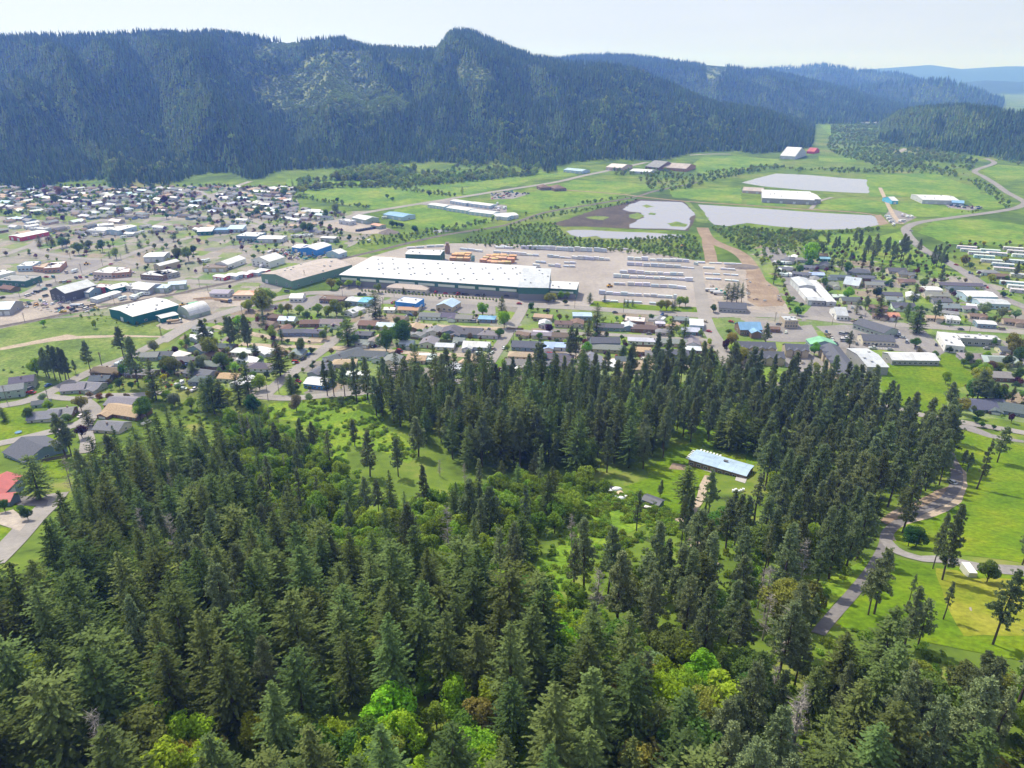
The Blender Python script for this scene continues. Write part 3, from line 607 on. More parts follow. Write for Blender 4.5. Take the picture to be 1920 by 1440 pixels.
# lots
LOTS = [c_('4', (380,1010),(380,975),(460,890),(520,885),(700,975),(690,1000),(560,1010),(440,985)), c_('4', (480,1040),(700,1030),(1090,1050),(1230,1070),(1380,1215),(1340,1240),(960,1205),(650,1190)), c_('4', (700,885),(800,900),(890,1000),(690,985)),
  c_('4', (0,1000),(110,1000),(270,1050),(450,1030),(520,1150),(240,1150),(120,1140)), c_('D', (260,360),(430,370),(560,450),(560,520),(380,520),(270,470)), c_('2', (1020,910),(1090,880),(1420,890),(1700,900),(1840,940),(1840,1000),(1560,990),(1250,960)),
  c_('2', (500,870),(560,860),(750,880),(690,960),(180,960),(200,930)), c_('2', (600,640),(700,590),(900,570),(1480,590),(1480,640),(720,690)), c_('1', (480,600),(640,595),(760,620),(700,680),(560,700),(400,700)), c_('1', (150,880),(360,800),(500,900),(640,905),(900,800),(1300,800),(1250,850),(800,920),(400,920)),
  c_('1', (0,930),(300,900),(720,930),(780,950),(400,1010),(0,1080)), c_('1', (1230,860),(1500,830),(1900,880),(1800,930),(1440,960),(1290,900)), c_('1', (1120,1080),(1200,1040),(1420,1020),(1300,1090),(1200,1110)), c_('4', (230,690),(310,690),(430,860),(620,880),(400,890),(320,860)), c_('4', (100,490),(240,500),(310,590),(180,610)),
  c_('2', (560,350),(700,320),(900,330),(1080,380),(1140,410),(900,420),(760,400)), c_('2', (1300,205),(1520,165),(1800,200),(1920,210),(1920,290),(1640,260)), c_('3', (0,130),(120,110),(280,130),(160,165),(0,170)), c_('4', (1370,195),(1480,200),(1640,220),(1540,240),(1400,220)), c_('4', (1000,225),(1180,285),(1090,330),(1000,330),(950,280)), c_('3', (1480,650),(1330,330),(0,0))[:0]]
for l in LOTS:
    if l: sheet('parking_lot', l, M['lot'] if LOTS.index(l) not in (7, 9, 10, 11, 12, 15) else M['gravel'], .125 + .0025 * LOTS.index(l), .4, 'grey paved lot between the buildings')
# water
def pond(name, pts, off, label, jit=1.5): return sheet(name, pts, M['water'], off, jit, label)
pond('mill_pond', c_('3', (1490,205),(1600,212),(1760,222),(1920,232)) + c_('4', (300,240),(600,260),(860,272),(885,280),(925,335),(850,355),(700,368),(480,372),(200,350),(0,325)) + c_('3', (1700,362),(1610,350),(1560,310),(1530,250)), .12, 'long pale settling pond beside the lumber yard')
pond('log_pond', c_('R', (600,655),(680,632),(760,612),(900,618),(1100,635),(1190,640),(1205,690),(1195,705),(1080,700),(900,690),(700,672)), .12, 'far settling pond reflecting trees')
sheet('mud_flat', c_('3', (430,345),(560,310),(760,240),(930,205),(1060,165),(1390,180),(1480,260),(1470,330),(1420,395),(1000,380),(700,365),(520,365)), M['mud'], .11, 3, 'dark mud flat of the drained pond')
pond('marsh_water', c_('3', (945,240),(1000,205),(1080,178),(1240,185),(1385,190),(1440,240),(1472,280),(1445,300),(1440,345),(1400,388),(1250,380),(1060,375),(1000,372),(990,350),(1040,330),(1100,300),(1080,265),(1000,258)), .13, 'shallow marshy pond with floating weed', 4)
for q in ([(1270,345),(1340,325),(1420,350),(1400,365),(1300,362)],[(1000,280),(1060,262),(1110,290),(1060,312),(1000,300)],[(690,300),(760,290),(850,296),(820,320),(720,312)],[(1150,265),(1190,270),(1180,282),(1140,278)],[(1080,215),(1120,205),(1180,222),(1120,232)]): sheet('pond_weed', c_('3', *q), M['rough'], .15, 4, 'patch of green weed in the marshy pond')
pond('narrow_pond', c_('3', (540,398),(600,388),(720,390),(900,400),(1150,410),(1385,424),(1390,436),(1260,450),(1000,455),(800,448),(760,432),(640,445),(580,425)), .13, 'narrow pond in front of the mud flat', 2)
for q in ([(1235,75),(1340,70),(1420,82),(1300,92)],[(1150,32),(1195,36),(1190,50),(1150,45)],[(1410,108),(1560,112),(1550,122),(1420,118)],[(1350,25),(1480,50),(1490,62),(1400,45)],[(1065,10),(1150,5),(1120,18)]): pond('puddle', c_('4', *q), .13, 'small pale pool in the marsh grass', 1)
pond('puddle', c_('R', (1063,440),(1080,430),(1140,440),(1120,447)), .13, 'small bright pond beyond the mill', 1); pond('puddle', c_('2', (1385,395),(1460,385),(1520,400),(1400,412)), .13, 'small pale puddle beside the railway', 1)
sheet('dyke', c_('3', (1395,185),(1430,185),(1490,250),(1520,290),(1570,300),(1560,340),(1480,330),(1470,270)), M['rough'], .16, 1, 'grassy dyke between the two ponds')
sheet('bank', c_('4', (885,272),(930,268),(985,330),(920,345)), M['dirt'], .14, .6, 'bare bank at the end of the long pond')

# roads
S, A_ = M['street'], M['asphalt']
road('street', z((300,642),(340,618),(372,603),(443,580),(500,564),(560,553),(600,549),(700,552),(800,560),(920,570),(1080,577),(1200,585),(1320,591),(1400,590),(1500,594),(1600,604),(1750,613),(1920,623),(2150,645)), 12, S, .17, 'main street in front of the lumber mill')
road('street', z((-150,492),(0,513),(78,517),(180,522),(260,524),(365,528),(430,528),(500,523)), 13, S, .18, 'wide downtown street')
road('street', z((-150,520),(0,480),(30,470),(62,458),(90,440)), 10, S, .19); road('street', z((62,458),(70,472),(146,484),(210,488),(260,495)), 9, S, .20)
road('street', z((105,528),(156,512),(221,486),(284,463),(330,452),(380,440)), 10, S, .21); road('street', z((-100,565),(0,557),(47,551),(96,528),(156,512)), 10, S, .22)
road('highway', z((400,432),(500,424),(617,416),(679,400),(788,382),(950,356),(1040,342),(1092,330),(1150,318),(1210,305),(1275,293),(1330,289),(1370,289)), 13, S, .23, 'straight country highway across the valley')
road('street', z((200,415),(234,405),(310,385),(401,364),(440,350),(470,340)), 11, S, .2); road('street', z((380,405),(440,418),(500,424)), 9, S, .2); road('street', z((0,420),(120,424),(234,405)), 8, S, .19); road('street', z((330,352),(380,362),(430,392),(500,424)), 8, S, .18)
road('highway', z((1848,297),(1864,306),(1828,320),(1844,331),(1868,346),(1887,360),(1915,375),(1922,382),(1901,391),(1855,399),(1787,408),(1725,417),(1700,427),(1700,437),(1712,452),(1736,471),(1774,490),(1822,520),(1877,557),(1960,590),(2150,660)), 11, M['lot'], .24, 'curving two lane highway past the pond')
road('highway', z((1790,286),(1727,264),(1690,250),(1650,232),(1662,224),(1690,212)), 16, S, .2, 'far highway winding out of the valley'); road('highway', z((1683,286),(1727,264)), 14, S, .21); road('highway', z((1727,262),(1775,268),(1850,290),(1960,310)), 12, S, .22)
road('street', z((1010,352),(1080,358),(1160,364),(1210,370),(1290,378),(1400,385),(1500,392),(1600,398),(1650,405)), 7, M['dirt'], .25, 'gravel lane along the top of the pond')
road('street', z((1520,392),(1535,378),(1560,370)), 6, S, .2); road('street', z((1650,352),(1672,398),(1690,420)), 6, M['track'], .2); road('street', z((1305,499),(1312,540),(1321,590)), 11, S, .16)
road('street', z((494,744),(515,725),(544,702),(606,656),(637,631),(687,599),(702,577),(712,556)), 9, S, .26, 'neighbourhood street running down to the wood'); road('street', z((896,712),(937,649),(969,599),(983,574)), 9, S, .26, 'neighbourhood street beside the dark grove')
road('street', z((494,744),(544,747),(625,741),(700,735),(800,722),(900,712),(969,710),(1028,709),(1100,712)), 8, S, .27, 'street along the edge of the wood'); road('street', z((450,645),(525,650),(587,650),(669,656),(747,660),(819,665),(925,668)), 7, M['track'], .25); road('street', z((690,602),(765,608),(870,614),(960,617)), 7, M['track'], .25)
road('street', z((400,612),(450,622),(530,636),(620,640)), 7, M['track'], .25)
road('street', z((1000,662),(1042,665),(1111,673),(1180,677),(1242,684),(1340,690)), 7, M['track'], .25); road('street', z((965,618),(1000,623),(1083,626),(1167,629),(1250,634),(1345,640)), 7, S, .25); road('street', z((1320,592),(1331,620),(1347,645),(1366,680),(1376,710)), 11, S, .26, 'wide side street beside the townhouses')
road('street', z((-200,800),(0,762),(47,753),(94,735),(140,712),(187,690),(231,674),(269,656),(300,640)), 9, S, .26, 'street along the rough meadow'); road('street', z((80,740),(134,748),(194,742),(250,741),(312,736)), 7, S, .25)
road('street', z((175,772),(158,790),(125,802),(62,818),(0,832),(-150,860)), 8, S, .27); road('street', z((150,745),(168,758),(178,772),(160,800),(165,830),(160,850)), 7, S, .28)
sheet('cul_de_sac', z((145,770),(150,760),(170,756),(186,764),(190,775),(180,785),(160,788)), S, .3, 0, 'round end of the cul-de-sac')
road('street', z((-20,1060),(25,1016),(62,975),(91,947),(108,925)), 8.5, S, .27, 'steep street at the edge of the forest'); sheet('driveway', c_('A', (60,1090),(110,1060),(230,1060),(290,1085),(280,1120),(110,1115)), A_, .3, 0, 'asphalt driveway of the red roofed house')
sheet('driveway', c_('A', (0,1160),(80,1140),(170,1210),(120,1270),(0,1230)), M['gravel'], .29, 0, 'pinkish gravel parking pad')
sheet('house_lawn', c_('A', (20,530),(180,520),(200,600),(310,650),(340,655),(160,700),(0,760),(0,600)), M['lawn'], .24, .5, 'mown lawns in front of the cul-de-sac'); sheet('house_lawn', c_('A', (240,700),(330,690),(380,830),(430,860),(400,950),(300,950),(250,870)), M['lawn'], .24, .5, 'lawn behind the slate roofed house'); sheet('house_lawn', c_('A', (220,480),(390,400),(480,460),(260,485)), M['lawn'], .2, .3, 'grass verge by the street'); sheet('house_lawn', c_('A', (0,1250),(70,1250),(60,1300),(0,1330)), M['lawn'], .24, .4, 'small lawn by the steep street'); sheet('house_lawn', c_('A', (70,1115),(250,1120),(200,1190),(100,1150)), M['lawn'], .24, .4, 'planted bed by the driveway')
road('drive', c_('F', (1150,40),(1190,130),(1232,210),(1238,280),(1225,340),(1150,430),(1000,500),(850,575),(770,650),(750,740),(660,900),(540,1050),(385,1225),(300,1330)), (5.2, 3.4), A_, .22, 'narrow paved drive curving down the hill')
road('drive', c_('F', (755,690),(800,745),(870,785),(1000,822),(1120,825),(1250,845),(1400,880),(1690,905),(2000,920)), (3.8, 10), M['lot'], .24, 'paved spur off the drive')
road('lower_road', z((1640,758),(1682,767),(1720,777),(1787,789),(1850,800),(1920,812),(2150,850)), 7, S, .26, 'road along the bottom of the hill field')
road('dirt_track', c_('E', (690,585),(760,610),(850,640),(960,665),(1010,690),(1040,740),(1060,830),(1110,900),(1160,960),(1260,1040)), (5.5, 3.6), M['track'], .22, 'dirt track down through the pines'); road('dirt_track', c_('E', (1010,670),(1050,610),(1085,550),(1130,480),(1150,390),(1190,310)), 3.6, M['track'], .23, 'dirt track to the hill house')
# railway
RAIL = [('1', -200, 1125), ('1', 0, 1085), ('1', 300, 1030), ('1', 560, 972), ('1', 780, 935), ('1', 1050, 890), ('1', 1300, 845), ('1', 1420, 815), ('2', 0, 752), ('2', 150, 715), ('2', 700, 605), ('2', 1000, 535), ('2', 1460, 428), ('2', 1920, 352), ('3', 400, 262), ('3', 800, 195), ('3', 1045, 150), ('3', 1200, 105), ('3', 1500, 45)]
road('railway_bed', RAIL, 7, M['ballast'], .2, 'ballast bed of the railway')
for s in (-.75, .75):
    ln = smooth_line([P(*p) for p in RAIL], 12); v = []; f = []
    for i, p in enumerate(ln):
        d = (ln[min(i + 1, len(ln) - 1)] - ln[max(i - 1, 0)]).normalized(); nr = Vector((-d.y, d.x, 0))
        for a, b in ((s - .06, 0), (s - .06, .18), (s + .06, .18), (s + .06, 0)): q = p + nr * a; v.append((q.x, q.y, Tz(q.x, q.y) + .21 + b))
    for i in range(len(ln) - 1):
        for k in range(3): f.append((i * 4 + k, i * 4 + k + 1, i * 4 + 5 + k, i * 4 + 4 + k))
    tag(mk('rail', v, f, plain('rail_steel', (.2, .17, .15), .5)), 'steel rail running along the ballast bed', None, None, 'structure')
# parking stripes
mb = MB()
def stripes(c, x0, y0, x1, y1, n, ln=5.0):
    a, b = P(c, x0, y0), P(c, x1, y1); d = (b - a).normalized(); nr = Vector((-d.y, d.x, 0))
    for i in range(n + 1):
        p = a.lerp(b, i / n); q = p + nr * ln; e = d * .09
        z_ = .30; mb.add([(p.x - e.x, p.y - e.y, z_), (p.x + e.x, p.y + e.y, z_), (q.x + e.x, q.y + e.y, z_), (q.x - e.x, q.y - e.y, z_)], [(0, 1, 2, 3)])
for a in (('4',600,1035,690,1110,9), ('4',640,1030,730,1100,9), ('4',880,1190,1010,1210,12), ('4',1150,1090,1300,1190,16), ('4',1200,1085,1340,1180,14), ('4',470,920,560,985,8), ('4',840,1150,960,1160,10)): stripes(*a)
tag(mb.build('parking_markings', M['frame']), 'white parking bay lines', None, None, 'structure')

# ------------------------------------------------------------------ buildings
RC = dict(grey=(.22,.22,.225), slate=(.105,.11,.135), brown=(.17,.115,.09), tan=(.42,.3,.21), white=(.66,.66,.68), blue=(.2,.38,.6), lightblue=(.42,.55,.7), red=(.5,.11,.1), green=(.22,.5,.3), rust=(.45,.38,.34), pale=(.52,.54,.57), cyan=(.12,.45,.7), teal=(.02,.2,.19), terracotta=(.55,.27,.17), lavender=(.36,.33,.4), pink=(.68,.6,.58), turquoise=(.1,.6,.55))
WC = dict(cyan=(.12,.45,.7), tan=(.45,.35,.25), white=(.7,.7,.69), cream=(.58,.53,.43), grey=(.33,.33,.335), beige=(.45,.38,.29), bluegrey=(.2,.28,.36), green=(.16,.27,.2), brown=(.2,.135,.1), teal=(.01,.13,.13), dark=(.09,.09,.1), blue=(.05,.24,.62), red=(.5,.06,.08), pink=(.55,.43,.4), brick=(.4,.22,.14), sage=(.33,.4,.34), millgreen=(.055,.15,.12), lightblue=(.4,.52,.62), pale=(.5,.52,.55))
WORD = dict(pale='pale grey', millgreen='dark green', lightblue='light blue', bluegrey='blue-grey', sage='grey-green', pink='pale pink', brick='orange brick', rust='rust streaked', white='white', lavender='lilac grey', teal='dark teal')
def wd(c): return WORD.get(c, c)
_unit = {}
def unit_mesh(kind):
    """shared pieces, 1 m wide and 1 m high, standing on z = 0, facing -y"""
    if kind in _unit: return _unit[kind]
    mb = MB()
    if kind == 'window':
        for a in ((-.5,.5,-.06,.04,0,.09),(-.5,.5,-.06,.04,.91,1),(-.5,-.42,-.06,.04,.09,.91),(.42,.5,-.06,.04,.09,.91),(-.03,.03,-.05,.04,.09,.91)): mb.box(*a, 0)
        mb.box(-.42,-.03,-.03,.02,.09,.91,1); mb.box(.03,.42,-.03,.02,.09,.91,1); ms = [M['frame'], M['glass']]
    elif kind == 'strip':
        mb.box(-.5,.5,-.08,.03,0,1,0); ms = [M['wall']]
    elif kind == 'door':
        mb.box(-.5,.5,-.07,.03,0,1,0); mb.box(-.3,.3,-.085,-.07,.55,.9,1); ms = [M['wall'], M['glass']]
    elif kind == 'garage_door':
        for i in range(4): mb.box(-.5,.5,-.08 + .015 * (i % 2),.03,i * .25,i * .25 + .24,0)
        ms = [M['wall']]
    elif kind == 'vent':
        mb.box(-.5,.5,-.5,.5,-.2,.7,0); mb.box(-.62,.62,-.62,.62,.7,.95,0); ms = [M['metal']]
    elif kind == 'chimney':
        mb.box(-.35,.35,-.35,.35,-1,1.1,0); mb.box(-.42,.42,-.42,.42,1.1,1.25,0); ms = [M['wall']]
    me = bpy.data.meshes.new(kind); me.from_pydata(mb.v, [], mb.f)
    for m in ms: me.materials.append(m)
    me.polygons.foreach_set('material_index', mb.m); me.update(); _unit[kind] = me; return me
def part(kind, root, x, y, z_, rz=0, sx=1, sz=1, color=(.7,.7,.68), name=None, sy=1):
    o = ob(name or kind, unit_mesh(kind), root); o.location = (x, y, z_); o.rotation_euler = (0, 0, rz); o.scale = (sx, sy, sz); o.color = (*color, 1); return o
def shell(root, L_, W, h, roof, pitch, rcol, wcol, rmat='shingle', over=.45, base=-1.0, x0=0, y0=0, wall_name='wall', roof_name='roof'):
    """walls and roof of one block, centred on (x0, y0)"""
    a, b = L_ / 2, W / 2; wb = MB(); rb = MB(); t = .22
    def gab(half, oh):                            # roof slab section: outer eave - ridge - eave, then its underside
        r = pitch * half; e = oh * pitch
        return [(-half - oh, h - e), (half + oh, h - e), (half + oh, h - e + t), (0, h + r + t), (-half - oh, h - e + t)], r
    if roof in ('flat', 'flatp'):
        wb.box(x0 - a, x0 + a, y0 - b, y0 + b, base, h)
        p = .5; w_ = .25                          # parapet round a recessed roof
        for q in ((-a,a,-b,-b+w_),(-a,a,b-w_,b),(-a,-a+w_,-b+w_,b-w_),(a-w_,a,-b+w_,b-w_)): wb.box(x0+q[0],x0+q[1],y0+q[2],y0+q[3],h,h+p)
        rb.box(x0-a+w_+.01, x0+a-w_-.01, y0-b+w_+.01, y0+b-w_-.01, h + .02, h + .25)
    elif roof == 'hip':
        wb.box(x0 - a, x0 + a, y0 - b, y0 + b, base, h); A_, B_ = a + over, b + over; m = min(A_, B_); r = pitch * m; e = over * pitch * 0
        q = [(-A_,-B_),(A_,-B_),(A_,B_),(-A_,B_)]
        v = [(x0+x,y0+y,h+.01) for x, y in q] + [(x0+x,y0+y,h+.2) for x, y in q]
        if A_ >= B_: v += [(x0-A_+m,y0,h+.2+r),(x0+A_-m,y0,h+.2+r)]; top = [(4,5,9,8),(5,6,9),(6,7,8,9),(7,4,8)]
        else: v += [(x0,y0-B_+m,h+.2+r),(x0,y0+B_-m,h+.2+r)]; top = [(4,5,8),(5,6,9,8),(6,7,9),(7,4,8,9)]
        rb.add(v, [(3,2,1,0),(0,1,5,4),(1,2,6,5),(2,3,7,6),(3,0,4,7)] + top)
    elif roof == 'mono':
        wb.prism([(y0-b,base),(y0+b,base),(y0+b,h+pitch*W),(y0-b,h)], 'x', x0-a, x0+a)
        rb.prism([(y0-b-over,h-over*pitch+.02),(y0+b+over,h+pitch*(W+over)+.02),(y0+b+over,h+pitch*(W+over)+t),(y0-b-over,h-over*pitch+t)], 'x', x0-a-over, x0+a+over)
    elif roof == 'arch':
        n = 12; pr = [(x0 - a, base), (x0 + a, base)] + [(x0 + a * cos(pi*i/n), h + a * pitch * sin(pi*i/n)) for i in range(0, n + 1)]
        wb.prism(pr[:2] + pr[2:], 'y', y0 - b, y0 + b)
        o_ = [(x0 + (a+.15) * cos(pi*i/n), h + (a*pitch+.15) * sin(pi*i/n)) for i in range(n + 1)]; i_ = [(x0 + (a+.02) * cos(pi*i/n), h + (a*pitch+.02) * sin(pi*i/n)) for i in range(n, -1, -1)]
        for k in range(n): rb.prism([i_[n-k], o_[k], o_[k+1], i_[n-k-1]], 'y', y0 - b - .2, y0 + b + .2)
    else:
        if roof == 'gx':
            s, r = gab(b, over); wb.prism([(y0-b,base),(y0+b,base),(y0+b,h),(y0,h+r),(y0-b,h)], 'x', x0-a, x0+a); ax, lo, hi, c = 'x', x0-a-over, x0+a+over, y0
        else:
            s, r = gab(a, over); wb.prism([(x0-a,base),(x0+a,base),(x0+a,h),(x0,h+r),(x0-a,h)], 'y', y0-b, y0+b); ax, lo, hi, c = 'y', y0-b-over, y0+b+over, x0
        half = s[1][0]; ez = s[0][1]; rz_ = h + r
        for sg in (-1, 1):                        # two slabs meeting at the ridge
            pl = [(c + sg*half, ez+.015), (c + sg*half, ez+t), (c, rz_+t), (c, rz_+.015)]
            rb.prism(pl if sg < 0 else pl[::-1], ax, lo, hi)
    wo = wb.build(wall_name, M['wall'], root); wo.color = (*wcol, 1); ro = rb.build(roof_name, M[rmat], root); ro.color = (*rcol, 1)
    for o in (wo, ro):
        bm = bmesh.new(); bm.from_mesh(o.data); bmesh.ops.recalc_face_normals(bm, faces=bm.faces); bm.to_mesh(o.data); bm.free()
    return wo, ro
def jit(c, s=.12): return tuple(max(0, min(.9, q * random.uniform(1 - s, 1 + s))) for q in c)
NH = 0
HOUSES = []
def house(x, y, rot, L_, W, rc, wc, two=False, style=None, detail=2, name='house', label=None, cat='house', mat=None, group='houses of the town'):
    global NH; NH += 1
    z_ = min(Tz(x + dx, y + dy) for dx in (-4, 4) for dy in (-4, 4)); HOUSES.append((x, y, max(L_, W) / 2))
    root = empty(name, (x, y, z_), rot, group); h = 5.3 if two else 2.7
    rcol, wcol = jit(RC[rc]), jit(WC[wc]); style = style or random.choice(['gx', 'gx', 'gx', 'hip', 'ell', 'ell'])
    pit = random.uniform(.28, .45); rm = mat or ('metal' if rc in ('white', 'blue', 'lightblue', 'cyan', 'pale', 'turquoise') else 'shingle')
    shell(root, L_, W, h, 'gx' if style in ('gx', 'ell') else style, pit, rcol, wcol, rm)
    front = -W / 2
    if style == 'ell':                            # a cross wing towards the street
        wl = min(7, L_ * .42); sx = random.choice((-1, 1)) * (L_ / 2 - wl / 2 - .3)
        shell(root, wl, 4.5, h - .15, 'gy', pit * .9, rcol, wcol, rm, x0=sx, y0=-W / 2 - 2.26 + .02 + .5, wall_name='wing_wall', roof_name='wing_roof')
        if detail > 1: part('garage_door', root, sx, -W / 2 - 4.02, .05, 0, wl * .62, 2.1, (.72, .72, .7))
    else: sx = 99
    if detail > 1:
        nwin = max(2, int(L_ / 4)); xs = [(-L_ / 2 + L_ * (i + .5) / nwin) for i in range(nwin)]
        dd = random.randrange(nwin)
        for fl in ((0, 2.6) if two else (0,)):
            for i, q in enumerate(xs):
                if abs(q - sx) < 4.2: continue
                if fl == 0 and i == dd: part('door', root, q, front - .02, 0, 0, .95, 2.05, random.choice([(.3,.08,.06),(.6,.58,.5),(.1,.13,.16),(.25,.15,.08)]))
                else: part('window', root, q, front - .02, .9 + fl, 0, 1.5, 1.2)
        for sg in (-1, 1): part('window', root, sg * (L_ / 2 + .02), random.uniform(-1, 1), .95, sg * pi / 2, 1.3, 1.15)
        if random.random() < .35: part('chimney', root, random.uniform(-.25, .25) * L_, random.choice((-1, 1)) * W * .15, h + pit * W * .35, color=(.3,.22,.18))
    elif detail == 1:
        for q in (-.25, .25):
            if abs(q * L_ - sx) > 4: part('window', root, q * L_, front - .02, .9, 0, 1.9, 1.3)
    if label: tag(root, label, cat)
    else: reg(root, f"{'two-storey ' if two else ''}{wd(wc)} house with {wd(rc)} roof", cat)
    return root
def bld(c, A, B, C, h, roof, rc, wc, label, name='commercial_building', cat='building', pitch=.12, win=0, gar=0, mat='metal', wincol=None, vents=0, ph=None, depth=None, band=None, grp=None):
    """a building read from three roof corners (front left eave, front right eave, back left eave) at eave height h"""
    hh = h
    a = P(*(A if isinstance(A[0], str) else (c, *A)), hh); b = P(*(B if isinstance(B[0], str) else (c, *B)), hh); k = P(*(C if isinstance(C[0], str) else (c, *C)), hh)
    d = Vector((b.x - a.x, b.y - a.y)); L_ = d.length; d.normalize(); n = Vector((-d.y, d.x)); W = depth or abs((Vector((k.x, k.y)) - Vector((a.x, a.y))).dot(n))
    ct = Vector((a.x, a.y)) + d * L_ / 2 + n * W / 2; rot = atan2(d.y, d.x); z_ = Tz(ct.x, ct.y)
    HOUSES.append((ct.x, ct.y, max(L_, W) / 2))
    root = empty(name, (ct.x, ct.y, z_), rot); shell(root, L_, W, h, roof, pitch, RC[rc], WC[wc], mat, .35 if roof != 'flat' else 0)
    f = -W / 2 - .02
    tot = win + gar; xs = [(-L_ / 2 + L_ * (i + .5) / tot) for i in range(tot)] if tot else []
    for i, q in enumerate(xs):
        if i < gar: part('garage_door', root, q, f, .05, 0, min(4, L_ / tot * .7), min(3.4, h * .75), (.62,.64,.66))
        else: part('window', root, q, f, min(1, h * .25), 0, min(2.6, L_ / tot * .6), min(1.7, h * .4))
    if h > 5.4 and win and not band:
        for q in xs[gar:]: part('window', root, q, f, 3.7, 0, min(2.2, L_ / tot * .5), 1.3)
    ny = max(1, int(W / 14)) if (win or gar) else 0
    for sg in (-1, 1):
        for i in range(ny): part('window', root, sg * (L_ / 2 + .02), -W / 2 + W * (i + .5) / ny, min(1.2, h * .3), sg * pi / 2, min(2.4, W / ny * .5), min(1.5, h * .35))
    for i in range(vents):
        x_, y_ = -L_ / 2 + L_ * ((i * .618 + .13) % 1) * .9 + L_ * .05, -W / 2 + W * ((i * .414 + .3) % 1) * .8 + W * .1
        part('vent', root, x_, y_, h + .1 + (pitch * (W / 2 - abs(y_)) if roof == 'gx' else pitch * (L_ / 2 - abs(x_)) if roof == 'gy' else .1), 0, 1.3, 1.1, (.55,.56,.57), 'roof_vent', 1.3)
    tag(root, label, cat, grp); root['wall'] = L_
    land(ph or label, ct)
    return root, L_, W

# the lumber mill
mw, mL, mW = bld('2', (715, 712), ('3', 200, 800), (905, 577), 10, 'gx', 'white', 'millgreen', 'huge long white-roofed lumber warehouse with green and grey front wall', 'lumber_warehouse', 'warehouse', pitch=.012, vents=46, ph='long lumber warehouse')
nb = 9
for i in range(nb):
    q = -mL / 2 + mL * (i + .5) / nb; part('strip', mw, q, -mW / 2 - .03, 5.6, 0, mL / nb * .82, 2.2, (.62,.66,.58), 'window_panel')
lw = ob('lower_wall', unit_mesh('strip'), mw); lw.location = (0, -mW / 2 - .05, -.2); lw.scale = (mL, 1.5, 5.3); lw.color = (.2, .205, .225, 1)
b2, L2, W2 = bld('3', (198, 802), (415, 807), (250, 664), 11.5, 'gx', 'pale', 'millgreen', 'taller grey-roofed end block of the lumber warehouse', 'mill_end_block', 'warehouse', pitch=.015, vents=5, ph='grey-roofed mill block')
part('strip', b2, 0, -W2 / 2 - .03, -.2, 0, L2 * .98, 6, (.2,.205,.225), 'lower_wall')
b3, L3, W3 = bld('3', (405, 808), (617, 818), (420, 757), 9, 'gx', 'white', 'millgreen', 'low white-roofed annex at the right end of the mill', 'mill_annex', 'warehouse', pitch=.015, vents=3, ph='mill annex')
part('strip', b3, 0, -W3 / 2 - .03, -.2, 0, L3 * .98, 5, (.2,.205,.225), 'lower_wall'); part('strip', b3, 0, -W3 / 2 - .03, 5.2, 0, L3 * .8, 1.6, (.62,.66,.58), 'window_panel')
bld('2', (1055, 802), (1340, 824), (1100, 772), 4, 'hip', 'rust', 'cream', 'low brown-roofed office in front of the lumber warehouse', 'mill_office', 'office', pitch=.3, win=8, mat='shingle', ph='brown-roofed mill office')
bld('2', (1190, 562), (1440, 570), (1240, 528), 9, 'gx', 'white', 'millgreen', 'green shed with white roof behind the lumber warehouse', 'mill_shed', 'shed', pitch=.1, gar=2, vents=4, ph='green shed behind the mill')
bld('2', (150, 706), (372, 757), (635, 605), 7.5, 'gy', 'rust', 'green', 'long green warehouse with rust-streaked gable roof', 'rusty_warehouse', 'warehouse', pitch=.14, gar=1, win=2, vents=9, ph='rust-streaked warehouse')
bld('1', (785, 957), (955, 1014), (1118, 878), 7, 'gy', 'white', 'teal', 'large dark teal warehouse with wide white roof', 'teal_warehouse', 'warehouse', pitch=.09, win=0, gar=1, vents=6, ph='large teal warehouse')
bld('1', (1122, 1006), (1160, 1026), (1238, 976), 4, 'gy', 'pale', 'teal', 'small teal shed beside the large teal warehouse', 'teal_shed', 'shed', pitch=.15, gar=1, ph='small teal shed')
bld('1', (1280, 982), (1366, 1008), (1440, 945), 3, 'arch', 'white', 'sage', 'rounded metal arch hut with pale green end wall', 'arch_hut', 'shed', pitch=.75, gar=1, ph='arched hut')
bld('1', (1340, 918), (1375, 936), (1400, 905), 3.5, 'gy', 'green', 'bluegrey', 'small shed with dark green roof by the log yard', 'log_shed', 'shed', pitch=.3, mat='shingle', ph='green-roofed log shed')
bld('1', (356, 826), (468, 846), (545, 762), 8, 'gy', 'pale', 'dark', 'black barn-like shop with grey metal gable roof', 'dark_barn', 'shop', pitch=.4, win=3, gar=0, ph='black barn-like shop')
bld('1', (528, 830), (640, 838), (560, 795), 5, 'gx', 'pale', 'bluegrey', 'blue-grey workshop joined to the black barn', 'workshop', 'shop', pitch=.3, gar=3, ph='blue-grey workshop')
bld('1', (644, 882), (700, 890), (800, 826), 3.2, 'gy', 'white', 'pale', 'long white storage unit row in front of the workshop', 'storage_row', 'storage building', pitch=.12, gar=1, ph='white storage row')
bld('1', (660, 796), (742, 806), (690, 772), 5, 'flat', 'white', 'red', 'white-roofed shop with red front wall', 'red_shop', 'shop', win=3, vents=2, ph='red-walled shop')
bld('1', (738, 800), (800, 818), (850, 762), 4.6, 'gy', 'white', 'teal', 'white-roofed shop with teal end wall', 'teal_shop', 'shop', pitch=.15, win=2, vents=2, ph='teal-ended shop')
bld('1', (895, 790), (960, 800), (960, 755), 5, 'flat', 'white', 'white', 'flat white-roofed shop between the teal shop and grey gable', 'white_shop', 'shop', win=3, vents=3, ph='flat white shop')
bld('1', (950, 812), (1060, 822), (1030, 765), 4.8, 'gx', 'pale', 'grey', 'grey gabled shop near the downtown railway', 'grey_shop', 'shop', pitch=.25, gar=1, win=1, ph='grey gabled shop')
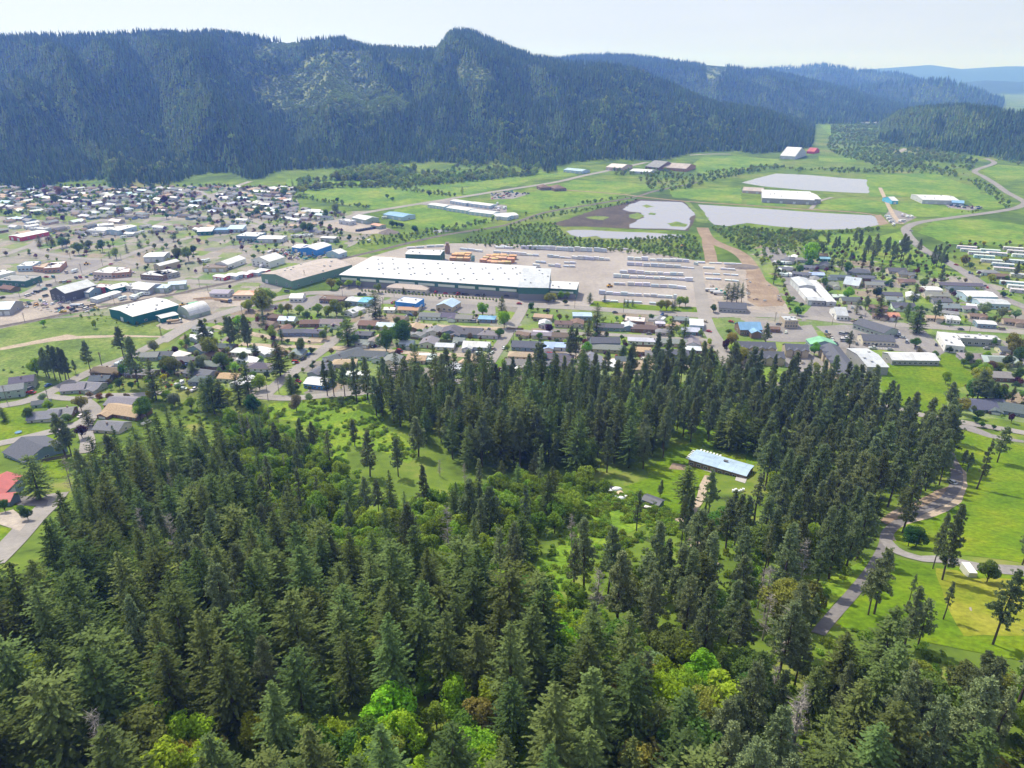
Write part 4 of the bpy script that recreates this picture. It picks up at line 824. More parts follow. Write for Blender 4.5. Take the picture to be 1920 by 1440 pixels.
bld('1', (1055, 806), (1198, 808), (1090, 785), 4.5, 'mono', 'lightblue', 'sage', 'low grey-green warehouse with pale blue roof', 'sage_warehouse', 'warehouse', pitch=.08, gar=2, ph='grey-green warehouse')
bld('1', (1208, 788), (1336, 778), (1230, 768), 4.5, 'mono', 'lightblue', 'sage', 'grey-green lean-to shed right of the grey-green warehouse', 'sage_shed', 'shed', pitch=.08, gar=2, ph='grey-green lean-to')
bld('1', (665, 694), (800, 702), (720, 650), 5, 'flat', 'white', 'pink', 'white-roofed building with pale pink walls downtown', 'pink_building', 'shop', win=5, vents=5, ph='pale pink downtown building')
bld('1', (800, 704), (932, 692), (830, 676), 4.6, 'flat', 'white', 'brick', 'small brick shop right of the pale pink building', 'brick_shop', 'shop', win=4, vents=1, ph='small brick shop')
bld('1', (1008, 712), (1170, 722), (1040, 680), 4.4, 'flat', 'white', 'brown', 'white-roofed store with brown glazed front', 'brown_store', 'shop', win=7, vents=3, ph='brown glazed store')
bld('1', (1172, 716), (1290, 690), (1190, 676), 4.4, 'flat', 'white', 'grey', 'white-roofed store wing beside the brown glazed front', 'store_wing', 'shop', win=4, vents=3, ph='store wing')
bld('1', (1103, 640), (1150, 648), (1215, 600), 6, 'gy', 'white', 'beige', 'tall beige gabled hall with white roof', 'beige_hall', 'hall', pitch=.35, win=1, ph='beige gabled hall')
bld('1', (1032, 584), (1178, 580), (1050, 552), 5.5, 'gx', 'white', 'pale', 'grey-walled warehouse with white roof by the junction', 'junction_warehouse', 'warehouse', pitch=.1, gar=3, ph='warehouse by the junction')
bld('1', (-60, 730), (110, 690), (-40, 690), 5, 'flat', 'white', 'white', 'flat white supermarket roof at the left edge', 'supermarket', 'shop', win=4, vents=5, ph='flat white supermarket')
bld('1', (-40, 752), (180, 762), (60, 712), 5, 'flat', 'grey', 'millgreen', 'flat grey-roofed store with dark green wall', 'green_store', 'shop', win=5, vents=6, ph='dark green store')
bld('1', (120, 652), (232, 648), (140, 620), 5, 'flat', 'white', 'lightblue', 'light blue flat-roofed shop', 'blue_shop', 'shop', win=4, vents=3, ph='light blue shop')
bld('1', (234, 655), (310, 662), (280, 620), 4.6, 'flat', 'tan', 'brick', 'orange brick shop with tan roof', 'brick_block', 'shop', win=3, vents=2, ph='orange brick shop')
bld('1', (310, 668), (430, 660), (400, 620), 4.6, 'flat', 'white', 'brick', 'orange brick hall with white roof', 'brick_hall', 'shop', win=4, vents=4, ph='orange brick hall')
bld('1', (62, 432), (150, 442), (200, 385), 4.6, 'gy', 'white', 'red', 'white-roofed building with long red wall and doors', 'red_building', 'garage', pitch=.1, gar=2, ph='long red-walled garage')
bld('1', (205, 378), (322, 385), (215, 365), 5, 'flat', 'pale', 'pale', 'pale grey block behind the red-walled garage', 'grey_block', 'building', win=3, vents=3, ph='pale grey block')
bld('1', (765, 388), (850, 394), (830, 350), 5.5, 'gy', 'white', 'lightblue', 'large white gabled warehouse in the upper town', 'white_warehouse', 'warehouse', pitch=.12, gar=2, vents=2, ph='upper town white warehouse')
bld('1', (622, 392), (752, 396), (640, 365), 5, 'flat', 'white', 'white', 'white flat-roofed shop left of the upper warehouse', 'upper_shop', 'shop', win=4, vents=4, ph='upper town flat shop')
bld('1', (700, 362), (820, 352), (712, 345), 4.6, 'flat', 'white', 'grey', 'white-roofed shed behind the upper warehouse', 'upper_shed', 'shed', win=2, vents=2, ph='upper town shed')
bld('1', (1545, 632), (1640, 640), (1630, 582), 5, 'gy', 'white', 'white', 'bright white gabled barn with lean-to', 'white_barn', 'barn', pitch=.35, gar=1, ph='bright white gabled barn')
bld('1', (1455, 662), (1618, 662), (1475, 636), 4, 'flat', 'brown', 'beige', 'dark flat-roofed building with tan wall', 'tan_building', 'building', gar=3, vents=1, ph='dark flat-roofed building')
bld('1', (1418, 402), (1525, 398), (1430, 378), 4.5, 'mono', 'white', 'teal', 'teal-walled shop with pale roof', 'teal_wall_shop', 'shop', pitch=.06, win=3, ph='teal-walled upper shop')
bld('1', (1535, 392), (1640, 390), (1550, 374), 4.2, 'flat', 'blue', 'bluegrey', 'low blue-roofed shop row', 'blue_row', 'shop', win=4, ph='low blue-roofed row')
bld('1', (1630, 384), (1745, 382), (1640, 362), 4.2, 'mono', 'lightblue', 'lightblue', 'light blue lean-to shop right of the blue-roofed row', 'blue_lean_to', 'shop', pitch=.06, win=4, ph='light blue lean-to')
bld('2', (-30, 432), (118, 438), (0, 402), 5, 'flat', 'white', 'bluegrey', 'long white-roofed shop by the wrecking yard', 'yard_shop', 'shop', win=6, vents=4, ph='long shop by the wrecking yard')
bld('2', (122, 452), (298, 455), (160, 428), 4.5, 'gx', 'white', 'pale', 'white-roofed shed right of the long yard shop', 'yard_shed', 'shed', pitch=.08, gar=4, ph='white yard shed')
bld('2', (432, 522), (550, 534), (470, 478), 7, 'gy', 'white', 'blue', 'bright blue warehouse with pale gable roof', 'blue_warehouse', 'warehouse', pitch=.22, gar=1, win=1, ph='bright blue warehouse')
bld('2', (372, 512), (430, 520), (400, 482), 5, 'gx', 'white', 'blue', 'bright blue wing of the blue warehouse', 'blue_wing', 'shed', pitch=.15, gar=1, ph='bright blue wing')
bld('2', (80, 600), (210, 618), (140, 560), 6.5, 'gy', 'white', 'white', 'white store with stepped false front', 'false_front_store', 'shop', pitch=.3, win=4, ph='white false-front store')
bld('2', (622, 550), (712, 562), (660, 530), 5, 'gy', 'white', 'lightblue', 'white gabled shed by the railway curve', 'railway_shed', 'shed', pitch=.3, gar=1, ph='gabled shed by the railway')
for i, q in enumerate([(1530, 722, 1612, 732, 1570, 706), (1622, 712, 1700, 724, 1670, 698), (1702, 702, 1780, 712, 1740, 688), (1780, 690, 1860, 698, 1815, 676), (1850, 676, 1915, 684, 1875, 664)]):
    bld('1', q[:2], q[2:4], q[4:], 3.2, 'gx', 'white', 'lightblue' if i % 2 else 'red', ['first and leftmost white self-storage unit with red doors', 'second white self-storage unit, blue walled, from the left', 'middle one of the five white self-storage units', 'fourth self-storage unit from the left, blue walled', 'last and rightmost white self-storage unit'][i], 'storage_unit', 'storage building', pitch=.12, gar=3, ph=f"{['first','second','middle','fourth','last'][i]} self-storage unit", grp='self-storage units by the railway')
bld('2', (805, 298), (902, 318), (835, 268), 5.5, 'gx', 'pale', 'sage', 'grey-green shed beside the highway', 'highway_shed', 'shed', pitch=.2, gar=2, ph='grey-green highway shed')
bld('2', (1030, 275), (1170, 298), (1075, 250), 5, 'gx', 'blue', 'lightblue', 'light blue-roofed warehouse beside the highway', 'highway_warehouse', 'warehouse', pitch=.15, gar=3, ph='blue highway warehouse')
bld('2', (940, 350), (1000, 362), (960, 335), 4, 'gx', 'terracotta', 'sage', 'small orange-roofed shed by the gravel pile', 'pile_shed', 'shed', pitch=.2, gar=1, ph='orange-roofed shed')
bld('2', (710, 318), (790, 330), (735, 305), 5, 'flat', 'white', 'pale', 'pale plant building in the gravel pit', 'pit_plant', 'building', win=2, vents=3, ph='gravel pit plant')
bld('2', (578, 445), (682, 450), (590, 432), 5, 'gx', 'white', 'grey', 'grey warehouse with white roof by the trailer lot', 'lot_warehouse', 'warehouse', pitch=.12, gar=2, ph='grey trailer lot warehouse')
for i, q in enumerate([(1350, 205, 1470, 222, 1375, 190), (1482, 228, 1635, 250, 1510, 208), (1642, 255, 1812, 275, 1665, 235), (1512, 178, 1630, 196, 1535, 165), (1640, 196, 1800, 216, 1665, 182), (1842, 288, 1925, 298, 1865, 272)]):
    bld('2', q[:2], q[2:4], q[4:], 4.5, 'gx', 'white', 'lightblue', ['leftmost', 'second', 'third', 'rear left', 'rear right', 'rightmost'][i] + ' white storage barn in the rows beside the green field', 'storage_barn', 'storage building', pitch=.12, gar=5, ph=f"{['leftmost','second','third','rear left','rear right','rightmost'][i]} storage barn", grp='storage barns beside the green field')
bld('3', (40, 292), (200, 282), (50, 270), 4.5, 'gx', 'white', 'pale', 'long white shed at the corner of the mown field', 'field_shed', 'shed', pitch=.1, gar=4, ph='long shed by the mown field')
bld('2', (1117, 908), (1266, 924), (1148, 868), 6.5, 'flat', 'white', 'blue', 'white-topped shop with bright blue walls', 'tyre_shop', 'shop', gar=3, win=1, vents=2, ph='white and blue shop')
bld('2', (1412, 932), (1528, 946), (1445, 890), 4.2, 'gy', 'lightblue', 'beige', 'tan building with light blue gable roof', 'blue_gable_building', 'building', pitch=.35, win=3, ph='light blue gabled building')
bld('2', (757, 897), (845, 905), (775, 866), 4, 'gx', 'pale', 'bluegrey', 'small shop with pale roof beside the cyan roof', 'pale_shop', 'shop', pitch=.15, win=3, ph='small pale-roofed shop')
bld('2', (846, 905), (915, 912), (868, 870), 4, 'gx', 'cyan', 'lightblue', 'small shop with bright cyan roof', 'cyan_shop', 'shop', pitch=.15, win=2, ph='cyan-roofed shop')
bld('2', (570, 888), (742, 895), (585, 862), 3.4, 'flat', 'brown', 'brown', 'low dark brown flat-roofed building behind the trees', 'brown_building', 'building', win=5, vents=1, mat='shingle', ph='low dark brown building')
bld('1', (1676, 858), (1838, 858), (1700, 826), 3.6, 'hip', 'terracotta', 'cream', 'low building with orange-red hip roof', 'orange_roof_building', 'building', pitch=.25, win=5, ph='orange-red hip-roofed building')
bld('1', (1506, 846), (1640, 848), (1518, 816), 3.6, 'gx', 'lavender', 'pale', 'low building with lilac-grey roof', 'lilac_roof_building', 'building', pitch=.2, win=3, gar=1, mat='shingle', ph='lilac-roofed building')
bld('2', (355, 880), (446, 880), (375, 850), 3.5, 'gx', 'white', 'white', 'small white-roofed house by the hedge and rusty warehouse', 'small_white_house', 'house', pitch=.35, win=3, ph='small white house by the hedge')
bld('1', (-40, 965), (70, 960), (-20, 910), 5, 'gx', 'lightblue', 'grey', 'grey shed with pale blue roof at the left edge', 'edge_shed', 'shed', pitch=.3, gar=2, ph='pale blue shed at the edge')
bld('2', (745, 978), (812, 990), (800, 935), 3.2, 'gy', 'white', 'white', 'small white gabled cottage beside the street corner', 'white_cottage', 'house', pitch=.4, win=2, ph='white gabled cottage')
# around the church and the school
ch, cL, cW = bld('C', (1398, 282), (1545, 282), (1362, 240), 4.5, 'gx', 'blue', 'brown', 'blue-roofed church hall with brown walls', 'church_hall', 'church', pitch=.5, win=4, ph='blue-roofed church hall')
shell(ch, cL * .45, 7, 4.2, 'gy', .45, RC['blue'], WC['brown'], 'metal', x0=cL * .12, y0=-cW / 2 - 3.3, wall_name='porch_wall', roof_name='porch_roof')
bld('C', (1700, 222), (1790, 222), (1705, 190), 6, 'flat', 'pale', 'beige', 'tan stucco two-storey flat-roofed block', 'stucco_block', 'building', win=5, vents=4, ph='tan stucco block')
bld('D', (412, 282), (445, 316), (478, 210), 4, 'gx', 'green', 'bluegrey', 'green-roofed long shelter beside the parking lot', 'green_roof_building', 'building', pitch=.3, win=2, depth=18, ph='green-roofed building')
bld('D', (738, 172), (950, 240), (780, 160), 4.2, 'gx', 'slate', 'sage', 'long grey-roofed clinic behind the parked cars', 'clinic', 'clinic', pitch=.35, win=7, depth=17, mat='shingle', ph='long grey-roofed clinic')
bld('D', (808, 290), (1030, 300), (815, 250), 3.8, 'gx', 'slate', 'cream', 'grey-roofed front wing of the clinic facing parked cars', 'clinic_wing', 'clinic', pitch=.4, win=8, mat='shingle', ph='front wing of the clinic')
bld('D', (838, 468), (985, 470), (690, 345), 6, 'gx', 'pale', 'grey', 'large grey metal-roofed gymnasium beside the playing field', 'gymnasium', 'hall', pitch=.12, win=0, gar=1, vents=3, depth=34, ph='grey gymnasium')
bld('D', (1010, 425), (1335, 430), (1010, 372), 3.6, 'gx', 'white', 'grey', 'long white-roofed school hall with triangular gable', 'school_hall', 'hall', pitch=.28, win=9, ph='white-roofed school hall')
bld('D', (1378, 322), (1512, 335), (1285, 235), 5, 'flat', 'white', 'white', 'white flat-roofed market building', 'market', 'shop', win=4, vents=4, depth=30, ph='white flat market')
bld('D', (1480, 275), (1765, 290), (1400, 240), 5, 'flat', 'white', 'grey', 'long white flat-roofed shop behind the market', 'long_shop', 'shop', win=6, vents=6, ph='long white shop')
bld('4', (305, 705), (364, 762), (335, 690), 6, 'gx', 'pale', 'pale', 'pale grey storage barn with ribbed roof', 'ribbed_barn', 'storage building', pitch=.2, depth=14, gar=3, ph='pale ribbed storage barn')
bld('4', (362, 780), (420, 842), (375, 775), 4.5, 'gx', 'white', 'white', 'small white storage hall below the ribbed barn', 'small_hall', 'storage building', pitch=.15, depth=11, gar=2, ph='small white storage hall')
bld('4', (425, 722), (552, 872), (455, 715), 3.6, 'gx', 'white', 'pale', 'very long narrow white storage row', 'narrow_storage', 'storage building', pitch=.15, depth=8, gar=6, ph='narrow white storage row')
bld('4', (428, 860), (545, 865), (440, 838), 4.5, 'gx', 'pale', 'grey', 'grey flat office at the end of the storage rows', 'storage_office', 'office', pitch=.15, win=3, gar=1, ph='storage office')
bld('4', (625, 965), (704, 968), (555, 900), 4.2, 'gx', 'pale', 'white', 'white gabled shop with pale roof beside the main street', 'street_shop', 'shop', pitch=.4, win=3, depth=20, ph='white shop beside the street')
bld('4', (1245, 790), (1358, 792), (1250, 765), 3.4, 'gx', 'white', 'white', 'white metal-roofed long shed in the back gardens', 'garden_shed', 'shed', pitch=.12, win=3, ph='white garden shed')
bld('4', (1530, 835), (1740, 838), (1555, 795), 5, 'gx', 'white', 'lightblue', 'large white-roofed hall with blue trim', 'blue_trim_hall', 'hall', pitch=.15, win=5, gar=1, ph='blue-trimmed hall')
bld('4', (1620, 882), (1828, 890), (1640, 850), 4.5, 'gx', 'pale', 'lightblue', 'pale hall in front of the blue-trimmed hall', 'pale_hall', 'hall', pitch=.15, win=5, gar=1, ph='pale hall by the highway')
bld('4', (1388, 992), (1480, 1000), (1395, 965), 3.4, 'gx', 'white', 'white', 'white-roofed bungalow on the lawn above main street', 'white_bungalow', 'house', pitch=.15, win=4, ph='white bungalow')
bld('4', (1600, 1022), (1732, 1030), (1610, 998), 3.4, 'gx', 'white', 'bluegrey', 'long white-roofed house by the open lawn', 'lawn_house', 'house', pitch=.15, win=4, ph='white-roofed lawn house')
bld('4', (108, 152), (470, 168), (118, 95), 7, 'gx', 'white', 'grey', 'long white-roofed plant between the two settling ponds', 'pond_plant', 'warehouse', pitch=.05, gar=4, vents=6, ph='plant between the ponds')
bld('4', (440, 160), (515, 162), (450, 118), 6.5, 'gx', 'white', 'grey', 'right end wing of the plant between the ponds', 'plant_wing', 'warehouse', pitch=.05, gar=1, ph='plant wing')
bld('4', (-30, 100), (110, 108), (-20, 80), 4, 'gx', 'rust', 'pink', 'pinkish red shed beside the pond plant', 'pink_shed', 'shed', pitch=.2, gar=2, ph='pinkish shed')
bld('4', (1218, 165), (1475, 172), (1225, 130), 6, 'gx', 'white', 'pale', 'long white warehouse beside the marsh pools', 'marsh_warehouse', 'warehouse', pitch=.08, gar=4, vents=4, ph='warehouse by the marsh')
bld('4', (1420, 184), (1505, 190), (1425, 165), 5, 'gx', 'blue', 'bluegrey', 'low blue-roofed shed right of the marsh warehouse', 'marsh_shed', 'shed', pitch=.1, gar=2, ph='blue marsh shed')
bld('4', (1008, 172), (1050, 172), (1012, 150), 5, 'gx', 'white', 'cyan', 'small cyan hut with white roof by the marsh', 'cyan_hut', 'shed', pitch=.25, gar=1, ph='cyan marsh hut')
bld('R', (215, 582), (340, 590), (220, 565), 6, 'gx', 'rust', 'brick', 'long brick-red school building at the mountain foot', 'foot_building', 'building', pitch=.2, win=6, ph='brick-red building at the mountain foot')
bld('R', (150, 578), (212, 585), (155, 560), 6, 'gx', 'grey', 'brown', 'grey-roofed hall left of the brick-red building', 'foot_hall', 'hall', pitch=.35, win=3, ph='grey hall at the mountain foot')
bld('R', (75, 600), (170, 606), (90, 588), 4, 'gx', 'white', 'pale', 'white shed row near the mountain foot', 'foot_shed', 'shed', pitch=.1, gar=3, ph='white sheds at the mountain foot')
bld('R', (780, 528), (850, 532), (785, 508), 7, 'gx', 'white', 'pale', 'pale barn at the edge of the mountain woods', 'wood_barn', 'barn', pitch=.3, gar=2, ph='pale barn by the woods')
bld('R', (1145, 372), (1215, 375), (1148, 358), 7, 'flat', 'white', 'white', 'far white warehouse beside the winding highway', 'far_warehouse', 'warehouse', vents=2, ph='far white warehouse')
bld('R', (905, 508), (940, 510), (910, 500), 5, 'gx', 'red', 'red', 'small red barn at the mountain foot', 'red_barn', 'barn', pitch=.3, ph='small red barn')
bld('K', (1548, 748), (1638, 756), (1555, 738), 5, 'gx', 'lightblue', 'lightblue', 'long pale blue shed near the mountain road', 'blue_long_shed', 'shed', pitch=.15, gar=4, ph='pale blue shed by the mountain road')
bld('K', (1755, 735), (1830, 740), (1760, 718), 6, 'gx', 'pink', 'pink', 'pink-walled packing shed at the mountain foot', 'packing_shed', 'shed', pitch=.15, gar=3, ph='pink packing shed')
bld('3', (360, 85), (432, 82), (365, 70), 4.5, 'hip', 'brown', 'brown', 'left brown-roofed farmhouse beside the highway', 'farmhouse', 'house', pitch=.4, win=4, mat='shingle', ph='left highway farmhouse')
bld('3', (460, 92), (545, 88), (465, 74), 4.5, 'hip', 'brown', 'brown', 'right brown-roofed farmhouse beside the highway', 'farmhouse', 'house', pitch=.4, win=4, mat='shingle', ph='right highway farmhouse')
bld('C', (612, 222), (752, 232), (618, 190), 4.5, 'flat', 'pink', 'brown', 'pinkish flat-roofed workshop on main street', 'pinkish_workshop', 'shop', win=2, gar=2, vents=2, ph='pinkish workshop')
bld('C', (753, 248), (808, 252), (760, 230), 3.6, 'flat', 'brown', 'beige', 'low brown annex right of the pinkish workshop', 'brown_annex', 'shed', gar=1, ph='brown annex')
bld('C', (1058, 250), (1150, 256), (1065, 208), 4, 'hip', 'white', 'lightblue', 'square house with bright white roof by the wide side street', 'white_roof_house', 'house', pitch=.12, win=3, ph='square white-roofed house')
bld('C', (392, 372), (588, 372), (395, 335), 5.4, 'gx', 'slate', 'bluegrey', 'long two-storey blue-grey apartment block', 'apartment_block', 'apartments', pitch=.4, win=8, mat='shingle', ph='two-storey apartment block')
bld('C', (268, 190), (395, 192), (275, 165), 3.4, 'gx', 'lightblue', 'bluegrey', 'flat light blue-roofed shop on main street', 'light_roof_shop', 'shop', pitch=.1, win=4, ph='light blue street shop')
bld('C', (0, 195), (122, 205), (10, 172), 3.2, 'gx', 'tan', 'beige', 'long tan-roofed house beside main street', 'tan_row_house', 'house', pitch=.3, win=5, mat='shingle', ph='long tan house')
bld('C', (1255, 135), (1440, 145), (1262, 100), 3.6, 'gx', 'slate', 'grey', 'slate-roofed condos below the dark fir row', 'condo', 'house', pitch=.4, win=7, mat='shingle', ph='slate condos by the fir row')
# townhouses with dormers
def dormers(b, n):
    root, L_, W = b
    for i in range(n): shell(root, 4.2, W * .5, 5.2, 'gy', .6, RC['slate'], WC['beige'], 'shingle', x0=-L_ / 2 + L_ * (i + .5) / n, y0=-W / 2 + W * .25 - 1.0, wall_name='gable_wall', roof_name='gable_roof')
dormers(bld('C', (1382, 402), (1640, 410), (1385, 345), 5.2, 'gx', 'slate', 'beige', 'back row of slate townhouses with four pointed gables', 'townhouse_row', 'townhouses', pitch=.5, win=8, mat='shingle', depth=11, ph='back townhouse row'), 4)
dormers(bld('C', (1422, 468), (1700, 475), (1425, 410), 5.2, 'gx', 'slate', 'beige', 'front row of slate townhouses with gables', 'townhouse_row', 'townhouses', pitch=.5, win=8, mat='shingle', depth=11, ph='front townhouse row'), 4)
dormers(bld('D', (272, 355), (432, 362), (275, 300), 5.2, 'gx', 'slate', 'beige', 'short slate townhouse block with three gables', 'townhouse_row', 'townhouses', pitch=.5, win=5, mat='shingle', depth=11, ph='short townhouse block'), 3)
dormers(bld('D', (285, 550), (430, 560), (290, 500), 5.2, 'gx', 'slate', 'beige', 'slate townhouse block half hidden by pines', 'townhouse_row', 'townhouses', pitch=.5, win=5, mat='shingle', depth=11, ph='townhouse block behind the pines'), 3)
dormers(bld('D', (505, 335), (735, 635), (560, 300), 5.2, 'gx', 'slate', 'beige', 'long slanting slate townhouse row with sawtooth gables', 'townhouse_row', 'townhouses', pitch=.45, win=14, mat='shingle', depth=13, ph='sawtooth townhouse row'), 9)
# houses traced one by one: crop, x, y, roof, wall, length, width, turn (degrees from the street), storeys
va, vb = P('0', 1000, 623), P('0', 1328, 637); ST = atan2(vb.y - va.y, vb.x - va.x)
HL = """B 280 215 lightblue white 13 9 0;B 262 275 brown cream 11 8 90;B 310 290 slate bluegrey 18 9 12;B 440 292 slate bluegrey 13 9 0;B 415 235 brown brown 15 9 10;B 540 235 grey white 18 11 5;B 205 200 brown brown 11 8 0
B 770 245 brown brown 15 12 0;B 875 252 lightblue white 14 9 0;B 742 305 slate dark 12 9 0;B 738 352 grey cream 11 7 0;B 797 350 grey cream 9 9 90;B 1045 275 tan brown 11 13 90;B 1165 290 grey white 12 11 90;B 1132 360 grey cream 13 12 90;B 1000 358 pale sage 10 8 0;B 1268 292 slate bluegrey 13 15 90;B 1362 298 slate bluegrey 23 14 0;B 1490 305 grey pale 15 10 0;B 1420 375 pale lightblue 19 11 0;B 1230 375 pale cream 13 8 0;B 1315 340 grey grey 8 7 0
B 1140 192 grey white 17 9 0;B 1250 195 slate white 14 11 0;B 1345 205 grey cream 13 11 0;B 1482 208 blue bluegrey 13 9 0;B 1010 152 tan cream 17 9 0;B 897 150 white white 9 7 0;B 1060 130 white cream 8 6 0
B 615 440 slate white 27 12 55;B 775 435 slate white 22 12 0;B 905 470 grey cream 13 12 90;B 1060 455 tan cream 13 10 0;B 1125 440 white white 11 8 0;B 335 425 grey cream 12 9 90;B 115 505 grey white 17 9 0;B 30 410 white white 14 9 0;B 1720 378 slate bluegrey 20 13 0;B 1690 435 tan cream 18 9 0;B 1680 485 grey cream 19 10 0;B 1892 375 lightblue white 15 10 0;B 1892 442 slate dark 18 9 0;B 1838 245 grey pale 8 8 90;B 1815 300 white white 14 8 0;B 1575 595 slate white 12 9 0
B 700 550 white pale 14 8 10;B 620 480 tan cream 16 9 10;B 960 520 grey white 12 9 0
C 75 268 white grey 9 8 90;C 205 268 brown cream 13 9 0;C 298 268 brown cream 11 10 90;C 510 290 slate bluegrey 23 9 0;C 652 292 white bluegrey 12 11 90;C 752 302 brown brown 20 9 0;C 60 345 grey cream 15 8 0;C 190 355 brown cream 13 9 0;C 478 438 grey beige 28 9 0;C 765 385 pale white 26 8 0;C 948 398 grey cream 20 10 0;C 1085 408 grey white 15 10 90;C 1068 318 pale bluegrey 13 10 0;C 735 455 tan brown 13 9 0;C 945 475 slate bluegrey 22 11 0;C 165 508 slate bluegrey 22 9 0;C 185 548 slate dark 13 9 0;C 390 545 grey white 17 16 90;C 752 578 tan beige 26 12 0;C 1000 240 grey grey 12 9 0;C 885 325 grey cream 12 8 0;C 1620 300 brown brown 10 6 0
C 860 265 white white 7 5 0;C 820 480 grey cream 12 9 0;C 1085 445 white grey 11 8 0;C 620 520 slate cream 12 9 0
4 660 722 slate grey 20 9 0;4 790 690 slate grey 22 15 0;4 832 728 slate brown 15 10 0;4 520 568 brown brown 14 10 0;4 545 592 blue teal 10 7 0;4 490 705 lightblue bluegrey 14 9 0;4 590 778 grey white 13 10 0;4 772 778 pale cream 13 24 -25;4 890 775 grey cream 16 9 0;4 730 888 slate cream 15 11 0;4 1010 848 slate cream 17 9 0;4 1030 880 grey cream 14 9 0;4 1095 930 slate white 18 12 0;4 1020 992 terracotta white 9 8 0;4 1050 680 slate cream 17 11 0;4 1112 702 slate beige 15 9 0;4 1112 752 brown beige 15 9 0;4 1268 812 brown brown 14 9 0;4 1325 852 grey cream 20 10 0;4 1362 892 slate grey 15 9 0;4 1410 935 grey white 17 11 0;4 1550 945 grey white 11 9 0;4 1490 780 slate cream 38 10 0;4 1500 812 slate grey 24 9 0;4 1690 690 grey white 17 10 0;4 1765 715 brown brown 15 10 0;4 390 600 grey pale 12 9 0;4 640 860 white grey 10 8 0;4 580 740 slate cream 13 9 0
4 1640 1160 brown cream 16 11 0;4 1600 1298 grey grey 17 12 0;4 1770 1318 pale grey 22 12 0;D 1770 575 grey brown 20 11 0;D 1690 790 slate bluegrey 22 15 10;D 1862 810 slate bluegrey 22 14 -20;D 1770 470 grey cream 14 10 0;4 1840 1240 slate cream 14 10 0
A 115 420 slate sage 13 11 30 2;A 40 470 grey sage 15 10 30 2;A 422 445 grey sage 13 11 20;A 525 430 grey sage 16 9 0;A 590 388 slate dark 12 9 10;A 630 340 brown brown 19 10 0;A 960 238 slate lightblue 16 9 10;A 890 245 grey grey 12 9 10;A 1185 208 grey bluegrey 11 15 70;A 1345 190 slate brown 14 9 0;A 1455 218 white cream 16 9 0;A 1060 245 white white 9 12 70;A 1110 272 slate bluegrey 14 9 0;A 1272 300 grey brown 16 9 0;A 1555 312 slate pale 15 9 0;A 1190 395 slate bluegrey 12 9 0;A 1370 375 tan cream 13 9 0;A 830 350 grey brown 20 9 0;A 235 525 slate sage 9 6 25
A 240 615 grey pale 15 11 20;A 345 590 grey brown 13 10 20;A 715 535 grey brown 17 13 0;A 735 590 tan brown 24 12 -10;A 645 680 grey cream 15 11 0"""
for row in HL.replace('\n', ';').split(';'):
    q = row.split(); p = P(q[0], float(q[1]), float(q[2])); two = len(q) > 8
    L_, W = float(q[5]), float(q[6]); rt = float(q[7])
    if rt in (90,): L_, W, st = W, L_, 'gy'
    else: st = None
    ct = p + Vector((0, max(W if st is None else W, 6) / 2, 0))
    if rt == 90: house(ct.x, ct.y, ST, L_, W, q[3], q[4], two, 'gy')
    else: house(ct.x, ct.y, ST + R(rt), L_, W, q[3], q[4], two)
# the larger houses near the forest
rr_, l_, w_ = bld('A', (-60, 1078), (140, 968), (-120, 960), 4.6, 'gx', 'red', 'bluegrey', 'red-roofed grey house with garage doors at the left edge', 'red_roof_house', 'house', pitch=.42, gar=3, win=1, depth=11, ph='red-roofed house')
shell(rr_, 7, 6, 4.2, 'gy', .4, RC['red'], WC['bluegrey'], 'metal', x0=-l_ * .22, y0=-w_ / 2 - 2.0, wall_name='wing_wall', roof_name='wing_roof')
bb, l_, w_ = bld('A', (15, 790), (140, 835), (70, 735), 2.8, 'gx', 'slate', 'bluegrey', 'long dark slate-roofed house above the red roof', 'slate_house', 'house', pitch=.38, win=4, mat='shingle', depth=20, ph='long slate-roofed house')
bw, l_, w_ = bld('B', (380, 572), (515, 585), (400, 530), 3.2, 'gx', 'pale', 'blue', 'bright blue house with pale metal roof by the wood', 'blue_house', 'house', pitch=.3, win=5, ph='bright blue house'); part('chimney', bw, 2, 0, 4.5, color=(.3,.2,.17))
# hill house with long metal roof and pergola
hh, l_, w_ = bld('E', (1030, 182), (1492, 282), (1060, 105), 3.2, 'gx', 'lightblue', 'brown', 'long low hill house with pale blue metal roof', 'hill_house', 'house', pitch=.12, win=8, ph='long hill house', depth=11)
for i in range(6): part('strip', hh, -l_ / 2 - 1.2 - i * .01, -w_ / 2 + 1 + i * 1.7, 3.0, pi / 2, .8, .25, (.75,.75,.76), 'pergola_slat', 20)
for i in range(7): part('strip', hh, -l_ / 2 + 1.5 + i * 1.6, w_ / 2 + 1.4, 3.0, 0, .8, .25, (.75,.75,.76), 'pergola_slat', 22)
part('vent', hh, 2, 1.0, 3.8, 0, 1.6, .8, (.15,.15,.16), 'roof_vent', 1.2)
